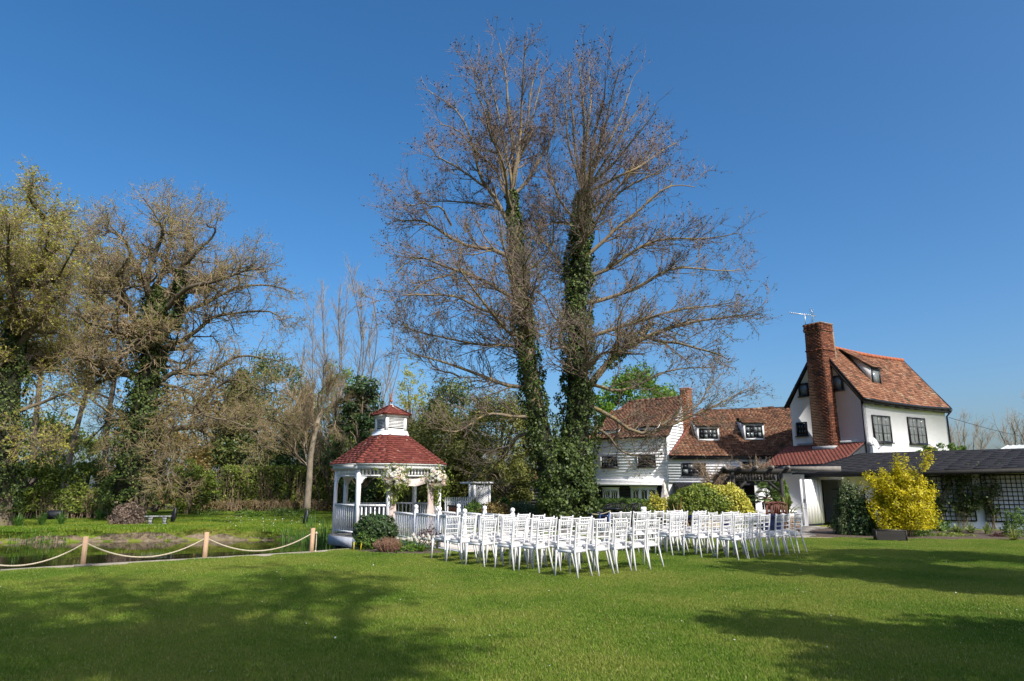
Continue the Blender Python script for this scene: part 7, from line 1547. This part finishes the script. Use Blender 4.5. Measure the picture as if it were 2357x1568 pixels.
for k in range(7): MB().beam((-.2+k*.066, 0, .05), (-.2+k*.066, -.25, .88), .035, .015, (0, 1, 0)).obj('slat', 'greypaint', t)
for z, y in ((.3, -.075), (.8, -.225)): MB().box((0, y-.02, z), (.5, .025, .04)).obj('rail', 'greypaint', t)
q = gz(-.5, .9, .15); t = thing('wooden_box', 'dark brown wooden box inside the gazebo', 'box', tuple(q), GR); MB().box((0, 0, .22), (.55, .4, .44)).obj('body', 'teak', t); MB().box((0, 0, .455), (.6, .44, .03)).obj('lid', 'teak', t)

# ---------------------------------------------------------------- trees beyond the picture whose shade lies on the lawn
mass_tree('shade_tree', 'evergreen beyond the right picture edge, its shade crossing the lawn corner', (9.7, -1.3), 10.0, 3.1, 3.2, 11000, .28, 'dkgreen', nclump=80, z0=0, low=.25, group='trees beyond the right picture edge')
mass_tree('shade_tree', 'evergreen beyond the right picture edge, its shade crossing the lawn by the chairs', (13.2, 7.6), 9.8, 3.7, 3.3, 11000, .32, 'dkgreen', nclump=70, z0=0, low=.3, group='trees beyond the right picture edge')
mass_tree('shade_tree', 'evergreen beyond the right picture edge, shading the end of the low outbuilding', (24.6, 19.4), 8.0, 2.3, 2.3, 6000, .36, 'dkgreen', nclump=50, z0=0, low=.3, group='trees beyond the right picture edge')
def shade_oak(x, y, h, lean, label, n3, nl):
    t = thing('shade_oak', label, 'tree', (x, y, 0), group='bare trees behind the viewer'); T = catmull([(x, y, -.1), (x+.1, y, h*.25), (x+lean*.3, y, h*.5)], 8); Ls = []
    for i in range(17): a = i*2.4; r = rng.uniform(1.5, 4.2); z = h*rng.uniform(.6, 1.0); o = T[-1-(i % 3)]; Ls.append(wander(catmull([o, (o+np.array([x+math.cos(a)*r, y+math.sin(a)*r, z]))/2+[0, 0, .6], np.array([x+lean+math.cos(a)*r, y+math.sin(a)*r, z])], 10), .4))
    LP_ = np.stack(Ls); LR = np.repeat(np.linspace(.11, .025, 10)[None], len(Ls), 0); P2, R2 = grow(LP_, LR, 260, .15, 1, .9, 2.6, (.4, 1.2), 6, .3, .1, .6, .018); P3, R3 = grow(P2, R2, n3, .1, 1, .4, 1.2, (.4, 1.2), 3, .3, .05, .6, .012)
    wood('trunk', 'bark_oak', t, [(T[None], np.linspace(.4, .28, 8)[None], 9), (LP_, LR, 6)]); wood('branches', 'bark_oak', t, [(P2, R2, 3), (P3, R3, 3)]); fo = Foliage(); fo.add(*leafquads(tips(P3, nl, .08), .16, None, .7)); fo.obj('crown', 'bud', t)
shade_oak(4.7, -3.4, 21.0, .3, 'tall budding oak behind the viewer, its dappled shade lying on the lawn at bottom left', 3400, 9000)
shade_oak(2.2, -9.5, 20.0, -.5, 'tall budding oak further behind the viewer, shading the bottom left lawn corner', 3000, 8500)

# ---------------------------------------------------------------- grass
def grass(name, label, pts, rot, scl, blade_h, blade_w, nbl, rad, m, lean=.5):
    """one patch of blades, set down again and again on the listed points"""
    a = rng.uniform(0, math.tau, nbl); r = rad*np.sqrt(rng.random(nbl)); x, y = np.cos(a)*r, np.sin(a)*r; h = blade_h*rng.uniform(.55, 1.25, nbl); f = rng.uniform(0, math.tau, nbl); ln = rng.uniform(0, lean, nbl)*h; w_ = blade_w*rng.uniform(.7, 1.3, nbl)
    sx, sy = np.cos(f+1.57)*w_/2, np.sin(f+1.57)*w_/2; mx, my = x+np.cos(f)*ln*.35, y+np.sin(f)*ln*.35; tx, ty = x+np.cos(f)*ln, y+np.sin(f)*ln; Z = np.full(nbl, -.01)
    V = np.stack([np.stack([x-sx, y-sy, Z], 1), np.stack([x+sx, y+sy, Z], 1), np.stack([mx+sx*.8, my+sy*.8, h*.6], 1), np.stack([tx, ty, h], 1), np.stack([mx-sx*.8, my-sy*.8, h*.6], 1)], 1).reshape(-1, 3); k = np.arange(nbl)[:, None]*5
    Fq = [k+np.array([[0, 1, 2, 4]]), k+np.array([[4, 2, 3]])]; n0 = len(V); N = len(pts); me = npmesh(name, np.concatenate([V, pts]), Fq, np.concatenate([np.repeat(rng.random(nbl), 5), np.zeros(N)]))
    def attr(nm, ty, vals): q = me.attributes.new(nm, ty, 'POINT'); q.data.foreach_set('value', vals)
    attr('spot', 'BOOLEAN', np.concatenate([np.zeros(n0, bool), np.ones(N, bool)])); attr('turn', 'FLOAT', np.concatenate([np.zeros(n0), rot]).astype(np.float32)); attr('grow', 'FLOAT', np.concatenate([np.ones(n0), scl]).astype(np.float32))
    o = link(name, me, m); o['kind'] = 'stuff'; o['label'] = label; o['category'] = 'grass'
    g = bpy.data.node_groups.new(name+'_spread', 'GeometryNodeTree'); g.interface.new_socket('Geometry', in_out='INPUT', socket_type='NodeSocketGeometry'); g.interface.new_socket('Geometry', in_out='OUTPUT', socket_type='NodeSocketGeometry'); N_ = g.nodes.new; L = g.links.new
    gi, go = N_('NodeGroupInput'), N_('NodeGroupOutput'); sp = N_('GeometryNodeSeparateGeometry'); sp.domain = 'POINT'
    def na(nm, ty): q = N_('GeometryNodeInputNamedAttribute'); q.data_type = ty; q.inputs[0].default_value = nm; return q.outputs[0]
    L(gi.outputs[0], sp.inputs[0]); L(na('spot', 'BOOLEAN'), sp.inputs[1]); ip = N_('GeometryNodeInstanceOnPoints'); mp = N_('GeometryNodeMeshToPoints'); L(sp.outputs[0], mp.inputs[0]); L(mp.outputs[0], ip.inputs['Points']); L(sp.outputs[1], ip.inputs['Instance'])
    cx = N_('ShaderNodeCombineXYZ'); L(na('turn', 'FLOAT'), cx.inputs[2]); L(cx.outputs[0], ip.inputs['Rotation']); L(na('grow', 'FLOAT'), ip.inputs['Scale']); L(ip.outputs[0], go.inputs[0])
    o.modifiers.new('spread', 'NODES').node_group = g; return o
BEDP, GBEDP = np.array(BED), np.array(GBED)
gx, gy = np.meshgrid(np.arange(-26, 24, .36), np.arange(3.0, 26.5, .36)); gx = gx.ravel()+rng.uniform(-.14, .14, gx.size); gy = gy.ravel()+rng.uniform(-.14, .14, gy.size)
inview = np.abs(gx) < gy*.80+1.2
sd = poly_sd(gx, gy, POND); ok = inview & (sd > .36) & (poly_sd(gx, gy, BEDP) > .15) & (poly_sd(gx, gy, PAT) > .2) & (poly_sd(gx, gy, GBEDP) > .05)
lawn_ok = ok & ((gy < 24) & ((gx > -3.0) | (gy < 18)))
P = np.stack([gx, gy, ground_z(gx, gy)], 1)[lawn_ok]
grass('lawn_grass', 'short mown lawn grass', P, rng.uniform(0, 6.28, len(P)), rng.uniform(.85, 1.15, len(P)), .036, .0055, 2600, .36, 'lawnblade', .9)
e = []; 
gx, gy = np.meshgrid(np.arange(-30, 3, .5), np.arange(22, 43, .5)); gx = gx.ravel()+rng.uniform(-.2, .2, gx.size); gy = gy.ravel()+rng.uniform(-.2, .2, gy.size); sd = poly_sd(gx, gy, POND)
ok = (sd > .28) & (np.abs(gx) < gy*.80+1) & ((gx < -4) | (gy > 26)) & ((gy-40) < 0); P = np.stack([gx, gy, ground_z(gx, gy)], 1)[ok]; S = np.where(sd[ok] < 1.8, rng.uniform(.9, 1.8, ok.sum()), rng.uniform(.8, 1.3, ok.sum()))
grass('bank_grass', 'rough green grass on the far bank', P, rng.uniform(0, 6.28, len(P)), S, .046, .010, 1300, .5, 'bankblade', .9)
# daisies and fallen petals: uncountable specks
sp_ = []; gx, gy = rng.uniform(-9, 10, 260), rng.uniform(6, 19, 260); ok = (poly_sd(gx, gy, POND) > .5) & (np.abs(gx) < gy*.75); P = np.stack([gx, gy, ground_z(gx, gy)+.035], 1)[ok]; fo = Foliage(); V, F, R = leafquads(P, .022, np.tile([[0, 0, 1.]], (len(P), 1)), .9, .3); dz = thing('daisies', 'scattered white daisies on the lawn', 'daisies', (0, 12, 0)); dz['kind'] = 'stuff'; fo.add(V, F, R); fo.obj('blooms', 'petal_white', dz)
q = [onbank(rng.uniform(500, 750), rng.uniform(1188, 1215)) for _ in range(90)]; P = np.array([tuple(v) for v in q])+[0, 0, .08]; fo = Foliage(); fo.add(*leafquads(P, .04, np.tile([[0, -.5, 1.]], (len(P), 1)), .9, .3)); db = thing('bank_daisies', 'scattered white daisies on the far bank grass', 'daisies', (-10, 32, 0)); db['kind'] = 'stuff'; fo.obj('blooms', 'petal_white', db)
